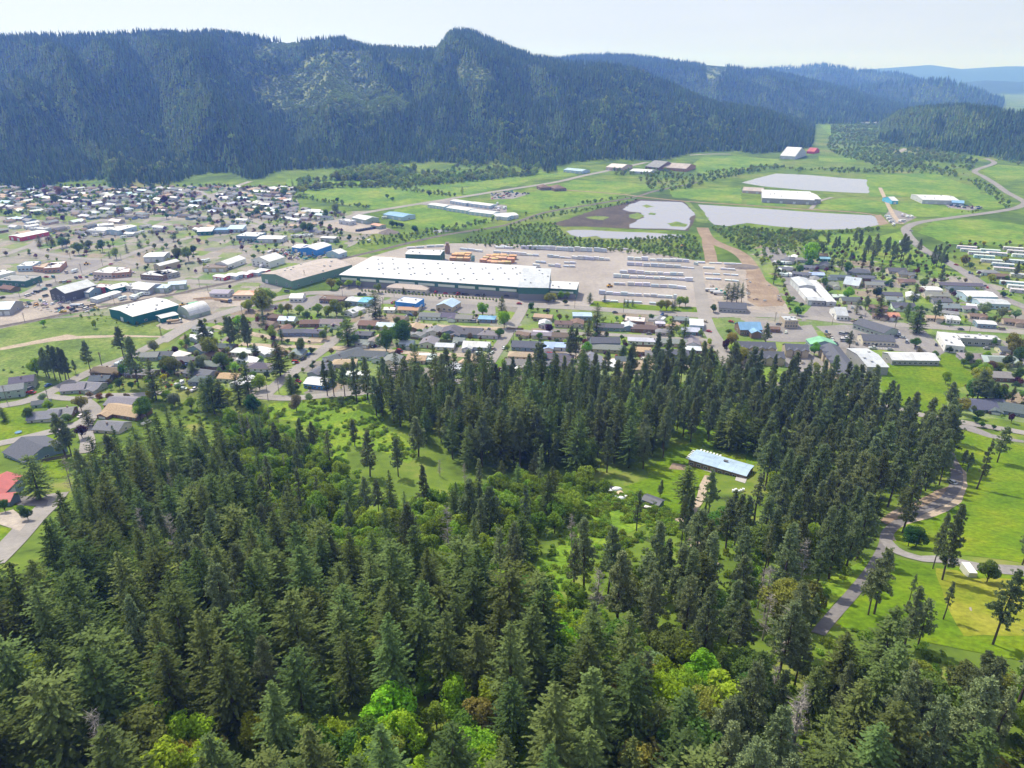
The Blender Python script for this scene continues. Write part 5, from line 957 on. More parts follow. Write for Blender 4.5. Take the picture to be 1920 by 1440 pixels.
# the far side of town, each house on its own lot
TOWN = [(-150,352),(545,352),(560,392),(660,402),(640,415),(520,412),(470,424),(400,418),(300,400),(230,420),(120,402),(60,398),(-150,398)]
rcs = ['grey','grey','slate','brown','tan','white','pale','lightblue','grey','brown']; wcs = ['white','cream','grey','beige','bluegrey','white','sage','brown']
def taken(x, y, m): return any((x - a) ** 2 + (y - b) ** 2 < (r * .8 + m) ** 2 for a, b, r in HOUSES)
nt_ = 0
for x, y in sorted(poisson(TOWN, 22), key=lambda p: p[1]):
    if nt_ > 165: break
    if taken(x, y, 9) or near_road(x, y, 6): continue
    nt_ += 1; L_ = random.uniform(12, 20)
    house(x, y, ST + R(random.choice((-18, 72, -18, -10)) + random.uniform(-5, 5)), L_, random.uniform(8, 11), random.choice(rcs), random.choice(wcs), False, None, 1)
for poly, d in (([(0,415),(60,405),(200,425),(200,432),(60,440),(0,440)], 25), ([(0,545),(60,530),(40,560),(0,570)], 22)):
    for x, y in poisson(poly, d):
        if not taken(x, y, 9) and not near_road(x, y, 6): house(x, y, ST + R(random.choice((-15, 75))), random.uniform(12, 18), 9, random.choice(rcs), random.choice(wcs), False, None, 1)
# mobile homes
def mobile(c, x, y, rot, L_=19):
    p = P(c, x, y); root = empty('mobile_home', (p.x, p.y, Tz(p.x, p.y)), rot, 'mobile homes in the trailer park')
    shell(root, L_, 5, 3, 'gx', .16, jit(RC['white'], .08), jit(WC[random.choice(['white', 'cream', 'pale', 'lightblue'])]), 'metal', .25)
    for q in (-.3, 0, .3): part('window', root, q * L_, -2.52, 1.1, 0, 1.4, 1)
    HOUSES.append((p.x, p.y, L_ / 2)); reg(root, 'long white-roofed mobile home', 'mobile home')
for x, y in [(1520,505),(1545,525),(1680,528),(1640,568),(1725,548),(1690,598),(1770,625),(1780,655),(1870,535),(1905,562),(1885,780),(1830,752),(1905,808),(1600,545),(1840,512),(1900,700),(1855,600)]: mobile('4', x, y, ST - R(14) + random.uniform(-.05, .05))

# ------------------------------------------------------------------ trees
FIR = [fir_model(1, 24, 5.4), fir_model(2, 25, 5.8, .1), fir_model(3, 23, 5.0, .18, 1, power=.7), fir_model(4, 26, 5.6, .2, 1, power=.85), fir_model(5, 21, 4.8, .08), fir_model(6, 24, 6.0, .15, 1, power=.62), fir_model(7, 20, 5.6, .12, .9, power=.5), fir_model(8, 27, 4.8, .25, .9, power=.9), fir_model(9, 23, 5.2, .1, .75, power=.75)]
PINE = [pine_model(11), pine_model(12, 29, 4.6, .33), pine_model(13, 25, 4.0, .22), pine_model(14, 27, 5.0, .38), pine_model(15, 28, 3.8, .2)]
THIN = [pine_model(21, 26, 2.2, .3, full=.42), pine_model(22, 24, 2.0, .45, full=.35)]
LEAFY = [leafy_model(31, lift=.2), leafy_model(32, 10, 4.4, blobs=10, lift=.15), leafy_model(33, 12, 5.2, blobs=16, n=6000, lift=.2), leafy_model(34, 9, 4.8, lift=.12, blobs=12), leafy_model(35, 13, 4.2, blobs=14, lift=.16), leafy_model(36, 10, 5.0, blobs=9, gap=.05, lift=.2)]
SNAG = [snag_model(41), snag_model(42, 20), snag_model(43, 15)]
LC = dict(g=(.085,.15,.03), l=(.2,.31,.025), y=(.22,.24,.045), o=(.13,.165,.04), p=(.06,.02,.035), r=(.17,.12,.06), s=(.17,.21,.1), d=(.05,.095,.025), gold=(.5,.34,.02), w=(.34,.34,.22))
LC = {k: tuple(min(.5, q * 1.45) for q in v) for k, v in LC.items()}
LN = dict(g='green', l='bright lime green', y='yellow-green', o='olive', p='dark purple', r='russet brown', s='soft sage green', d='deep green', gold='golden yellow', w='whitish blossoming')
TREES = []
def proj(p):
    d = Vector(p) - Vector((0, 0, CAMH)); f = d.y * CP - d.z * SP
    if f < 1: return None
    return 960 + FPX * d.x / f, 720 - FPX * (d.y * SP + d.z * CP) / f, f
def tree(kind, x, y, h, color=None, wide=1.0, label=None, group=None, ph=None, model=None, noreg=False):
    lib, name, cat = dict(fir=(FIR, 'fir_tree', 'fir tree'), pine=(PINE, 'pine_tree', 'pine tree'), thin=(THIN, 'pine_tree', 'pine tree'), leafy=(LEAFY, 'leafy_tree', 'leafy tree'), snag=(SNAG, 'dead_tree', 'dead tree'))[kind]
    t, c, H = lib[random.randrange(len(lib)) if model is None else model]
    root = empty(name, (x, y, Tz(x, y)), random.uniform(0, 6.28), group or {'fir': 'fir trees of the hill and town', 'pine': 'pine trees of the hill and town', 'thin': 'pine trees of the hill and town', 'leafy': 'leafy trees of the hill and town', 'snag': 'bare dead trees'}[kind])
    s = h / H; root.scale = (s * wide, s * wide, s); root.rotation_euler[0] = random.gauss(0, .012); root.rotation_euler[1] = random.gauss(0, .012)
    ob('trunk', t, root); cr = ob('branches' if kind == 'snag' else 'crown', c, root)
    if color: cr.color = (*jit(LC[color], .18), 1)
    if label: tag(root, label, cat)
    else:
        q = 'tall' if h > 26 else 'short' if h < 17 else 'mid-height'
        reg(root, {'fir': f'{q} dark fir', 'pine': f'{q} grey-green pine', 'thin': f'{q} sparse thin pine', 'leafy': f"{'large' if h > 11 else 'small' if h < 7 else 'round'} {LN.get(color, '')} tree", 'snag': 'bare grey dead tree'}[kind], cat)
    if ph: land(ph, (x, y))
    TREES.append((x, y, h * .16))
    return root
def htop(p, vtop):                               # height whose top shows at row vtop
    lo, hi = .5, 90
    for _ in range(40):
        m = (lo + hi) / 2; q = proj((p.x, p.y, p.z + m))
        if q[1] > vtop: lo = m
        else: hi = m
    return m
def tr(kind, c, x, yb, yt, color=None, wide=1.0, label=None, ph=None, model=None):
    p = P(c, x, yb); return tree(kind, p.x, p.y, htop(p, cp(c, x, yt)[1]), color, wide, label, None, ph, model)
# the trees one can pick out
EX = """B 650 350 195 1.35;B 245 530 325 1.2;B 815 185 10;B 840 185 110;B 310 630 515 1.5;B 1570 200 45;B 145 240 135;B 95 410 330 1.5
C 425 320 100 1.05;C 368 345 210 1.3;C 925 350 190;C 1015 355 200;C 825 530 360;C 605 475 385 1.6;3 1700 910 770;3 1735 910 765;3 1770 910 760;3 1805 910 765
4 910 985 820 1.25;4 1170 1085 900 1.5;4 1150 900 745 1.3;4 710 1190 1070 1.6;4 585 650 550 1.3;4 655 650 550 1.2;4 185 750 620 1.2;4 930 650 600 1.5;4 1110 1000 880;4 1085 890 830
A 1120 140 80 1.4;A 940 480 230;A 1240 540 345;A 1290 570 330 1.1;A 1335 560 360 1.1;A 1500 490 240;A 1440 510 290;A 1165 340 240 1.5;A 240 1070 810 1.1;A 30 610 525 1.4;A 535 640 540 1.2
1 290 500 425 1.5;1 380 500 420 1.5;1 340 495 430;1 1090 110 55 1.4;1 565 230 180 1.6;1 460 240 205 1.5;1 520 250 210 1.5;1 835 305 240 1.3;1 1035 250 190 1.4;1 790 590 540;1 915 550 485;1 1010 515 455 1.3
2 1395 825 770;2 1180 850 800 1.4;2 1800 850 785;2 1790 850 800;3 715 915 838 1.3;3 820 912 850;3 962 940 880;3 985 945 885;3 1020 940 885;3 1320 965 888;3 1305 965 895;3 395 880 810;3 1395 550 470;3 1315 580 540;3 1155 560 520
E 1000 570 225 1.25;E 620 120 -60 1.1;E 560 110 -90;E 740 150 -30;E 1350 105 -230 1.1;E 1420 110 -200;E 1260 90 -160;E 1550 140 -160;E 700 130 -100 1.2;2 1600 130 75;2 380 80 20;2 1700 300?"""
for row in EX.replace('\n', ';').split(';'):
    q = row.split()
    if len(q) < 4 or '?' in row: continue
    tr('fir', q[0], *map(float, q[1:4]), None, 1.35 * (float(q[4]) if len(q) > 4 else 1.0))
EP = """B 50 370 160;C 250 480 260;C 285 480 270;4 550 510 390;4 605 520 420;4 625 515 415;4 690 520 425;4 740 490 380;4 775 510 375;4 820 560 410;4 870 600 400;4 905 550 450;4 950 580 430;4 1000 590 450;4 1025 580 470;4 1060 600 400;4 1080 590 420;4 1110 640 540 1.4;4 800 620 520 1.3;4 860 610 540;4 1190 530 435 1.5;4 1280 620 480;4 1310 630 470;4 1340 640 500;4 1365 640 540;4 1340 750 640 1.5;4 1300 1010 860 1.4;4 1100 985 880;4 820 930 830 1.5;4 1860 700 590;4 715 600 530 1.4;4 970 540 420;4 840 540 420
A 1240 195 0 1.2;A 1385 160 -20;A 1410 165 -20;A 1490 180 -30;A 750 245 45 1.1;A 830 400 105 1.1;A 550 330 130 .9;A 300 350 165;A 335 360 155;A 365 362 160;A 395 360 165;A 415 355 175;A 455 320 240;A 280 340 180;A 400 830 560 1.35;A 430 820 600;A 1200 140 75 1.2
D 1400 740 580 1.6;D 1590 720 500 1.5;D 1650 720 560 1.4;D 1700 720 580 1.3;D 1830 715 620 1.4;F 1510 170 -70 1.2;F 1278 192 88 1.3;F 1308 232 105 1.2;F 870 645 200 .9;F 1075 890 520 .6;F 1140 965 455 .66;F 1480 1400 900 .9;F 1680 860 540;F 680 1195 765 .9;F 285 1045 700 .9;F 640 1200 900;F 250 1290 1060;F 970 1420 1090;F 880 1430 1010;F 1700 1440 1200
E 1180 665 270 .8;E 1000 870 440 .6;E 970 860 470 .6;E 1150 680 520 .7;E 800 480 340;B 525 650 440 .9;B 565 650 440 .9;B 630 650 470;B 700 690 425;B 770 685 415;B 690 950 790;B 780 1130 860;B 950 1130 905;B 1070 1010 780 1.3;B 1260 960 650 1.2;B 820 770 530;D 120 350 170;C 1440 760 400;D 880 640 480;D 1020 730 590;D 1140 860 650;D 1090 840 680;D 1300 1040 740 1.2;D 1340 1060 780;D 1380 1090 740;D 1370 980 690"""
for row in EP.replace('\n', ';').split(';'):
    q = row.split(); tr('pine', q[0], *map(float, q[1:4]), None, 1.12 * (float(q[4]) if len(q) > 4 else 1.0))
tr('thin', 'E', 610, 775, 430, label='lone half-bare pine standing over the yellow clearing', ph='lone half-bare pine'); tr('thin', 'F', 1372, 350, 20, label='thin leaning pine on the steep bright field', ph='thin leaning pine on the field'); tr('thin', 'F', 1145, 1230, 980, label='thin bare-topped pine below the white container', ph='thin pine below the container'); tr('thin', 'F', 915, 1120, 930)
EL = """B 975 340 195 g;B 880 385 245 g;B 1585 240 135 l;B 1455 165 88 l;B 1850 570 460 d;B 500 312 255 o;B 375 395 290 o;B 195 312 230 y;B 945 235 165 o;B 1555 295 240 g;B 1085 285 245 g;B 430 395 355 d;B 600 315 260 g;B 880 320 275 g;B 1245 320 270 g;B 290 340 300 g;B 690 340 280 d
B 130 120 20 y;B 180 100 0 y;B 290 155 90 y;B 360 165 95 l;B 470 165 90 y;B 530 172 105 y;B 580 170 70 o;B 250 160 95 y;B 60 130 70 o;B 640 130 80 o;B 720 140 95 g;B 680 165 130 d;B 1850 85 30 y;B 345 620 580 g;B 340 740 640 s;B 420 680 630 s;B 605 700 650 s
2 660 818 735 y;2 715 802 745 l;2 785 805 745 l;2 850 808 748 l;2 1000 842 770 o;2 1530 830 768 l;2 1675 842 778 l;3 175 860 792 y;3 290 862 792 l;3 455 905 845 y;3 505 890 828 l;3 550 892 828 l;3 1225 972 888 y;3 1265 972 888 y;3 1360 942 862 l;3 1402 940 865 l;3 290 975 910 d;3 535 928 888 d
C 355 448 362 l;C 105 312 238 p;C 1335 400 295 y;C 1365 462 365 y;C 1400 515 400 y;C 1300 425 335 p;C 490 457 425 p;C 60 505 430 g;C 1090 510 445 d;C 1185 510 420 l;C 1320 320 275 o;C 165 320 285 g;C 245 450 400 g;C 790 350 330 d;C 1215 165 110 g;C 120 640 520 d;C 210 660 550 l;C 320 500 440 p;C 1000 410 370 g;C 40 345 300 g
4 695 855 765 l;4 695 685 588 g;4 1500 620 545 y;4 1545 645 590 o;4 1825 1245 1088 y;4 1710 1180 1118 g;4 1530 1300 1220 g;4 1620 1440 1300 l;4 430 632 572 g;4 350 965 905 g;4 465 1240 1150 l;4 470 1375 1280 y;4 1765 985 910 s;4 1860 992 920 s;4 1640 975 870 s;4 1690 735 680 y;4 1215 772 705 o;4 970 760 725 g;4 560 810 760 g;4 900 840 770 d;4 530 775 690 o;4 1640 480 450 gold;4 1540 490 460 gold;4 1610 520 498 gold;4 1790 600 560 gold;4 1665 560 540 gold;4 1900 660 620 gold;4 1590 790 770 gold;4 1380 520 480 g;4 430 610 460 l;4 495 550 450 o;4 460 540 470 o;4 650 610 580 g;4 640 1270 1215 l;4 1770 840 800 d
4 1800 1330 1240 d;4 1880 1300 1180 d;4 1870 1420 1330 g;4 1740 1350 1290 y;4 1580 1370 1290 g;4 1660 1280 1210 l;4 1900 1230 1130 g
1 450 515 440 g;1 570 565 470 g;1 650 535 458 o;1 740 545 448 g;1 480 510 450 g;1 1360 615 505 o;1 1285 605 515 o;1 1395 560 500 d;1 840 600 505 y;1 690 1095 1030 l;1 320 1085 1030 l;1 1115 1275 1180 s;1 1265 1295 1225 p;1 1515 1300 1160 y;1 1205 1400 1295 o;1 1595 1365 1270 o;1 275 1440 1310 l;1 1790 975 890 y;1 1890 1000 810 y;1 330 140 85 r;1 430 150 70 r;1 400 200 130 g;1 500 140 95 g;1 860 290 225 r;1 880 285 220 o;1 1200 310 260 g;1 1190 205 140 p;1 1510 250 200 g;1 1700 200 150 y;1 1790 310 260 g;1 940 325 305 gold;1 1610 370 330 y;1 1895 400 355 d;1 1250 470 420 s;1 1660 815 780 p
A 885 595 455 g;A 845 600 480 l;A 495 710 625 p;A 745 335 265 g;A 410 615 560 o;A 300 545 478 l;A 180 605 525 g;A 490 545 450 y;A 600 485 440 r;A 540 465 430 r;A 660 480 440 r;A 760 480 440 r;A 720 415 350 d;A 790 415 365 d;A 35 1155 1070 g;A 990 375 320 gold;A 170 1200 1120 d;A 130 1150 1110 g;A 1050 330 220 o;A 1020 320 240 g;A 1340 300 190 o;A 1000 480 420 l;A 1050 520 440 s;A 1150 540 460 l;A 1370 480 415 gold;A 1560 420 330 l;A 1520 560 450 d;A 260 490 440 s;A 1210 300 210 s;A 900 490 425 y
D 1480 800 680 y;D 1620 640 470 y;D 1560 700 560 g;D 1740 730 600 g;D 1600 830 770 d;D 1500 470 415 g;D 1680 800 780 r;D 1830 860 790 p;D 1690 500 430 r;D 1870 590 545 p;D 1620 890 850 d;D 1705 910 870 d;D 1580 860 815 d
F 1440 980 838 g;F 910 735 600 d;F 960 740 610 d;2 460 130 70 y;2 325 150 75 y;2 620 300 240 g;2 690 280 195 s;2 455 410 330 g;2 510 410 335 g;2 160 395 350 d;2 1095 370 320 g;2 1130 370 330 d;2 1165 375 335 g;2 1260 410 355 d;2 790 465 420 d;2 680 420 390 g;2 730 430 395 g;2 840 220 200 g;2 700 190 155 d;2 1060 165 125 g;2 1365 145 110 d;2 1100 180 150 g;2 650 80 40 g"""
for row in EL.replace('\n', ';').split(';'):
    q = row.split(); tr('leafy', q[0], *map(float, q[1:4]), q[4], 1.0 if float(q[2]) - float(q[3]) > 60 else 1.25)
for q in [(330,1520,1398,'l'),(395,1470,1392,'l'),(890,1460,1372,'l'),(905,1385,1318,'y'),(640,1420,1350,'l'),(815,1290,1212,'l'),(765,1270,1205,'g'),(480,1420,1340,'l'),(560,1420,1345,'y'),(690,1470,1392,'l'),(1045,1215,1152,'l'),(1052,1260,1185,'l'),(1235,1360,1270,'l'),(1370,1370,1282,'l'),(1462,1170,1090,'y'),(1290,1480,1345,'g'),(1215,1480,1392,'y'),(1480,1060,980,'o'),(1330,1180,1110,'o'),(270,1450,1340,'o'),(740,1440,1380,'y'),(1130,1440,1380,'o'),(1060,1410,1360,'g'),(945,1130,1075,'l'),(1350,1000,950,'g'),(1430,1040,985,'o'),(870,1390,1340,'g')]:
    tr('leafy', '0', *q, 1.1)
for c, x, a, b, lab in [('0',215,1470,1335,'bare pale grey snag at the bottom left among firs'),('0',140,935,858,'pale bare tree beside the steep street'),('0',328,945,885,'bleached bare tree inside the left fir wood'),('0',842,1045,950,'pale bare tree amid firs left of the clearing'),('0',1445,1320,1248,'white bleached dead conifer in the lower pine wood'),('0',1672,1285,1210,'pale dead conifer near the lower lawn'),('0',1500,1095,1015,'grey bare tree at the bend of the dirt track'),('0',1432,1160,1065,'twisted grey bare tree right of the dirt track'),('B',1200,1130,1030,'whitish bare tree below the centre meadow'),('B',1350,1180,1050,'grey bare oak right of the centre meadow'),('E',1580,1370,1050,'bare twisted grey tree in the lower pines'),('E',90,880,610,'bare-stemmed dead tree left of the yellow clearing'),('B',1290,960,700,'dead pine in front of the dark grove')]:
    tr('snag', c, x, a, b, None, 1.0, lab, lab.split(' in ')[0].split(' at ')[0])
for x, a, b in [(30,965,740),(60,900,760),(95,870,770),(185,835,690),(240,850,760),(275,1175,1000),(130,860,760)]: tr('snag', 'B', x, a, b, None, .5)
# woods: outlines of where the trunks stand
OPEN = [xypoly([cp(*p) for p in q]) for q in (
  c_('B', (130,700),(300,690),(460,690),(640,660),(830,650),(845,760),(905,860),(1040,940),(1050,1010),(1000,1040),(900,990),(760,950),(640,940),(640,1060),(560,1080),(480,960),(440,880),(410,840),(330,800),(150,790)),
  c_('E', (690,250),(830,170),(860,90),(1050,50),(1250,60),(1600,160),(1600,330),(1500,420),(1300,420),(1200,400),(1130,480),(1080,620),(950,720),(800,640),(620,460),(480,420),(600,300)),
  c_('E', (80,480),(400,470),(660,440),(800,560),(960,640),(1020,860),(860,820),(700,800),(560,880),(480,940),(330,960),(200,900),(200,650)),
  c_('F', (1190,60),(1692,60),(1692,1440),(1240,1440),(1150,1380),(900,1400),(700,1330),(560,1330),(360,1330),(520,1000),(690,720),(800,560),(1100,430),(1230,300)),
  c_('E', (960,640),(1110,640),(1400,1060),(1440,1430),(1200,1430),(1020,1050),(950,800)),
  z((1040,1020),(1100,1000),(1100,1080),(1070,1150),(1000,1130),(990,1060)))]
LIME = [xypoly(p) for p in ([(560,1400),(620,1345),(700,1370),(800,1290),(860,1330),(930,1320),(960,1400),(900,1530),(700,1580),(580,1500)], [(270,1450),(330,1385),(420,1390),(440,1480),(380,1620),(280,1600)], [(1010,1160),(1090,1140),(1110,1230),(1060,1290),(1020,1260)], [(1200,1330),(1250,1260),(1380,1270),(1420,1350),(1330,1420),(1210,1440)])]
def openground(x, y): return any(inpoly(np.array([x]), np.array([y]), o)[0] for o in OPEN) or near_road(x, y, 2.5) or taken(x, y, 4)
W_ = []                                          # (kind, x, y, height)
def wood(poly, dist, mixk, hr):
    for x, y in poisson(poly, dist, avoid=openground):
        if any((x - a) ** 2 + (y - b) ** 2 < 9 for a, b, r in TREES if abs(a - x) < 4): continue
        k = random.choices([m[0] for m in mixk], [m[1] for m in mixk])[0]; h = random.uniform(*hr[k]); W_.append((k, x, y, h))
HR = dict(fir=(17, 28), pine=(18, 27), leafy_o=(7, 12), leafy_g=(7, 12), leafy_l=(5, 10), leafy_y=(6, 11), snag=(14, 20), thin=(18, 25), leafy_s=(6, 10), leafy_d=(7, 12))
_op = OPEN; OPEN = OPEN + LIME
wood([(-250,1230),(0,1170),(110,1150),(150,960),(190,905),(260,865),(330,850),(420,870),(470,985),(560,1045),(640,1100),(760,1120),(860,1150),(960,1210),(1040,1280),(1180,1320),(1200,1440),(1230,1900),(700,2000),(-700,2000),(-900,1500)], 7.0, [('fir', .9), ('leafy_l', .03), ('pine', .06), ('snag', .01)], HR)
wood([(420,870),(430,800),(500,790),(590,850),(640,900),(660,960),(760,970),(800,960),(860,940),(960,910),(1100,910),(1140,930),(1040,1000),(1010,1010),(1000,1060),(1060,1160),(1180,1200),(1260,1230),(1350,1290),(1180,1320),(1040,1280),(960,1210),(860,1150),(760,1120),(640,1100),(560,1045),(470,985)], 4.6, [('leafy_o', .2), ('leafy_g', .2), ('leafy_y', .14), ('leafy_s', .1), ('leafy_l', .2), ('fir', .07), ('pine', .07), ('thin', .02)], dict(HR, fir=(14, 23), pine=(15, 24)))
wood([(700,790),(705,750),(800,735),(900,725),(1000,730),(1100,730),(1130,800),(1230,820),(1270,850),(1210,880),(1100,890),(960,880),(870,880),(800,840),(740,800)], 6.4, [('fir', .62), ('pine', .3), ('leafy_d', .08)], dict(HR, fir=(22, 33), pine=(22, 31)))
wood([(1080,725),(1200,712),(1330,715),(1420,730),(1560,740),(1630,775),(1690,825),(1750,848),(1785,862),(1780,890),(1775,925),(1720,945),(1650,980),(1560,1010),(1490,1010),(1430,960),(1430,880),(1340,850),(1260,840),(1130,800)], 7.4, [('pine', .8), ('fir', .15), ('leafy_g', .05)], dict(HR, pine=(22, 31)))
wood([(1180,1190),(1060,1140),(1090,1105),(1250,1090),(1330,1055),(1350,1005),(1450,980),(1560,1010),(1650,1000),(1645,1040),(1560,1140),(1520,1200),(1480,1300),(1350,1290),(1260,1230)], 6.8, [('pine', .55), ('thin', .08), ('leafy_o', .17), ('leafy_y', .1), ('fir', .08), ('snag', .03)], HR)
wood([(1350,1290),(1480,1290),(1580,1275),(1700,1290),(1800,1310),(1920,1330),(2300,1400),(2500,2000),(1230,1900),(1200,1440),(1180,1310)], 5.0, [('pine', .42), ('thin', .05), ('fir', .35), ('leafy_o', .12), ('leafy_y', .06), ('snag', .03)], dict(HR, fir=(15, 23), pine=(16, 25)))
OPEN = _op
for q in ([(560,1400),(620,1345),(700,1370),(800,1290),(860,1330),(930,1320),(960,1400),(900,1530),(700,1580),(580,1500)], [(270,1450),(330,1385),(420,1390),(440,1480),(380,1620),(280,1600)], [(1010,1160),(1090,1140),(1110,1230),(1060,1290),(1020,1260)], [(1200,1330),(1250,1260),(1380,1270),(1420,1350),(1330,1420),(1210,1440)]): wood(q, 5.2, [('leafy_l', .5), ('leafy_g', .2), ('leafy_y', .2), ('fir', .1)], dict(HR, leafy_l=(6, 12), fir=(9, 15)))
rank = []
for k, x, y, h in W_:
    b, t = proj((x, y, Tz(x, y))), proj((x, y, Tz(x, y) + h)); vis = t and -60 < t[0] < 1980 and t[1] < 1445
    rank.append((h / b[2] if (vis and b) else -1, k, x, y, h))
rank.sort(reverse=True)
LEFT = {'fir': [], 'pine': []}; cnt = {}
LIM = {'fir': 190, 'pine': 150, 'thin': 40, 'leafy': 55, 'snag': 30}
RESTL = []
for s, k, x, y, h in rank:
    kk = k.split('_')[0]; cnt[kk] = cnt.get(kk, 0)
    # the lower slope hides many stems: those deep inside a stand go to the forest mass
    if s > 0 and cnt[kk] < LIM[kk]:
        cnt[kk] += 1; tree(kk, x, y, h, k.split('_')[1] if '_' in k else None, random.uniform(1.1, 1.45) if kk == 'fir' else random.uniform(.9, 1.25))
    elif kk in LEFT: LEFT[kk].append((x, y, h))
    elif kk == 'thin': LEFT['pine'].append((x, y, h))
    else: RESTL.append((x, y, h))
print('woods', len(W_), cnt, {k: len(v) for k, v in LEFT.items()}, len(RESTL), 'landmark trees', len(TREES))
def mass(name, pts, coll, n, H, label): scatter(name, [(x, y, Tz(x, y)) for x, y, h in pts], [h / H for x, y, h in pts], coll, n, label)
cf = collection('lib_fir', [joined(t, c) for t, c, h in FIR]); cpn = collection('lib_pine', [joined(t, c) for t, c, h in PINE])
LMID = [leafy_model(51, 10, 4.2, 'bushy', 2600, .25, .62, 9), leafy_model(52, 8, 3.9, 'bushy', 2400, .15, .6, 8), leafy_model(53, 11, 4.0, 'bushy', 2600, .3, .62, 10)]
cl = collection('lib_leafy', [joined(t, c) for t, c, h in LMID])
mass('forest', LEFT['fir'], cf, len(FIR), 25, 'dense dark fir forest filling the hillside between the single firs'); mass('pine_woods', LEFT['pine'], cpn, len(PINE), 27, 'grey-green pine wood between the single pines'); mass('broadleaf_woods', RESTL, cl, 3, 10, 'mixed broadleaf wood around the clearings')
# neighbourhood garden trees
cols = ['g', 'g', 'o', 'y', 'l', 's', 'd', 'p', 'r']; ng_ = 0
GT = [([(400,610),(640,590),(1000,600),(1330,600),(1340,690),(900,705),(500,735),(380,690)], 17, 8), ([(1440,470),(1700,470),(1880,580),(1900,610),(1600,600),(1480,580)], 19, 5), ([(0,352),(545,352),(640,410),(400,420),(100,420),(0,415)], 30, 8), ([(240,690),(480,640),(490,740),(260,740)], 14, 3), ([(1560,640),(1920,640),(1920,780),(1720,700)], 20, 2)]
for poly, d, lim in GT:
    k = 0
    for x, y in poisson(poly, d):
        if k >= lim: break
        if taken(x, y, 4.5) or near_road(x, y, 2) or any((x - a) ** 2 + (y - b) ** 2 < 30 for a, b, r in TREES): continue
        k += 1
        if random.random() < .16: tree('fir', x, y, random.uniform(9, 18), None, 1.25)
        else: tree('leafy', x, y, random.uniform(4.5, 9.5), random.choice(cols))
# clipped shrubs in a row along the mill street
HM = bush_mesh(61, 300, 'bushy', 2.4, .9, .35)
for i in range(44):
    t = i / 43; p = P('2', 880 + t * 1040, 830 + t * 70) if t < 1 else P('3', 40, 905); o = ob('shrub', HM); o.location = (p.x, p.y, p.z); o.scale = (.9, .9, random.uniform(.8, 1.2)); o['group'] = 'clipped shrubs along the mill street'; reg(o, 'dark clipped street shrub', 'shrub')
# undergrowth, thickets, hedgerow woods
BU = [bush_mesh(71), bush_mesh(72, 420, 'bushy', 1.5, 1.6), bush_mesh(73, 420, 'bushy', 2.8, 1.8)]; cb = collection('lib_bush', BU)
u_ = []
for poly, d in (([(-250,1230),(0,1150),(150,940),(330,850),(480,800),(640,860),(760,960),(960,900),(1140,920),(1200,1000),(1450,980),(1650,1010),(1560,1170),(1700,1210),(1920,1260),(2300,1300),(2000,1900),(-700,1900)], 3.8), ([(430,800),(500,760),(640,745),(700,745),(640,800),(590,850),(480,870)], 4.5), (c_('A', (1000,480),(1500,480),(1560,560),(1400,700),(1000,560))and [cp('A', *q) for q in [(900,480),(1500,500),(1560,560),(1400,700),(1000,560)]], 4)):
    for x, y in poisson(poly, d):
        if not near_road(x, y, 1.0) and not taken(x, y, 2) and not any(inpoly(np.array([x]), np.array([y]), o)[0] for o in OPEN[:3]): u_.append((x, y))
for o in OPEN[:3]:                               # single bushes dotted over the clearings
    xs = [p[0] for p in o]; ys = [p[1] for p in o]
    for _ in range(800):
        x, y = random.uniform(min(xs), max(xs)), random.uniform(min(ys), max(ys))
        if o is not OPEN[1] and inpoly(np.array([x]), np.array([y]), o)[0] and fbm(x / 14, y / 14, 77, 2) > -.1: u_.append((x, y))
scatter('undergrowth', [(x, y, Tz(x, y) - .1) for x, y in u_], rng.uniform(.5, 1.35, len(u_)), cb, 3, 'green undergrowth and bramble beneath the trees')
THK = [leafy_model(81, 8, 4.6, 'thick', 900, .05, .95, 8, .8), leafy_model(82, 7, 4.8, 'thick', 800, .02, .95, 7, .7), leafy_model(83, 9, 4.4, 'thick', 900, .1, .95, 9)]
ct = collection('lib_thicket', [joined(t, c) for t, c, h in THK])
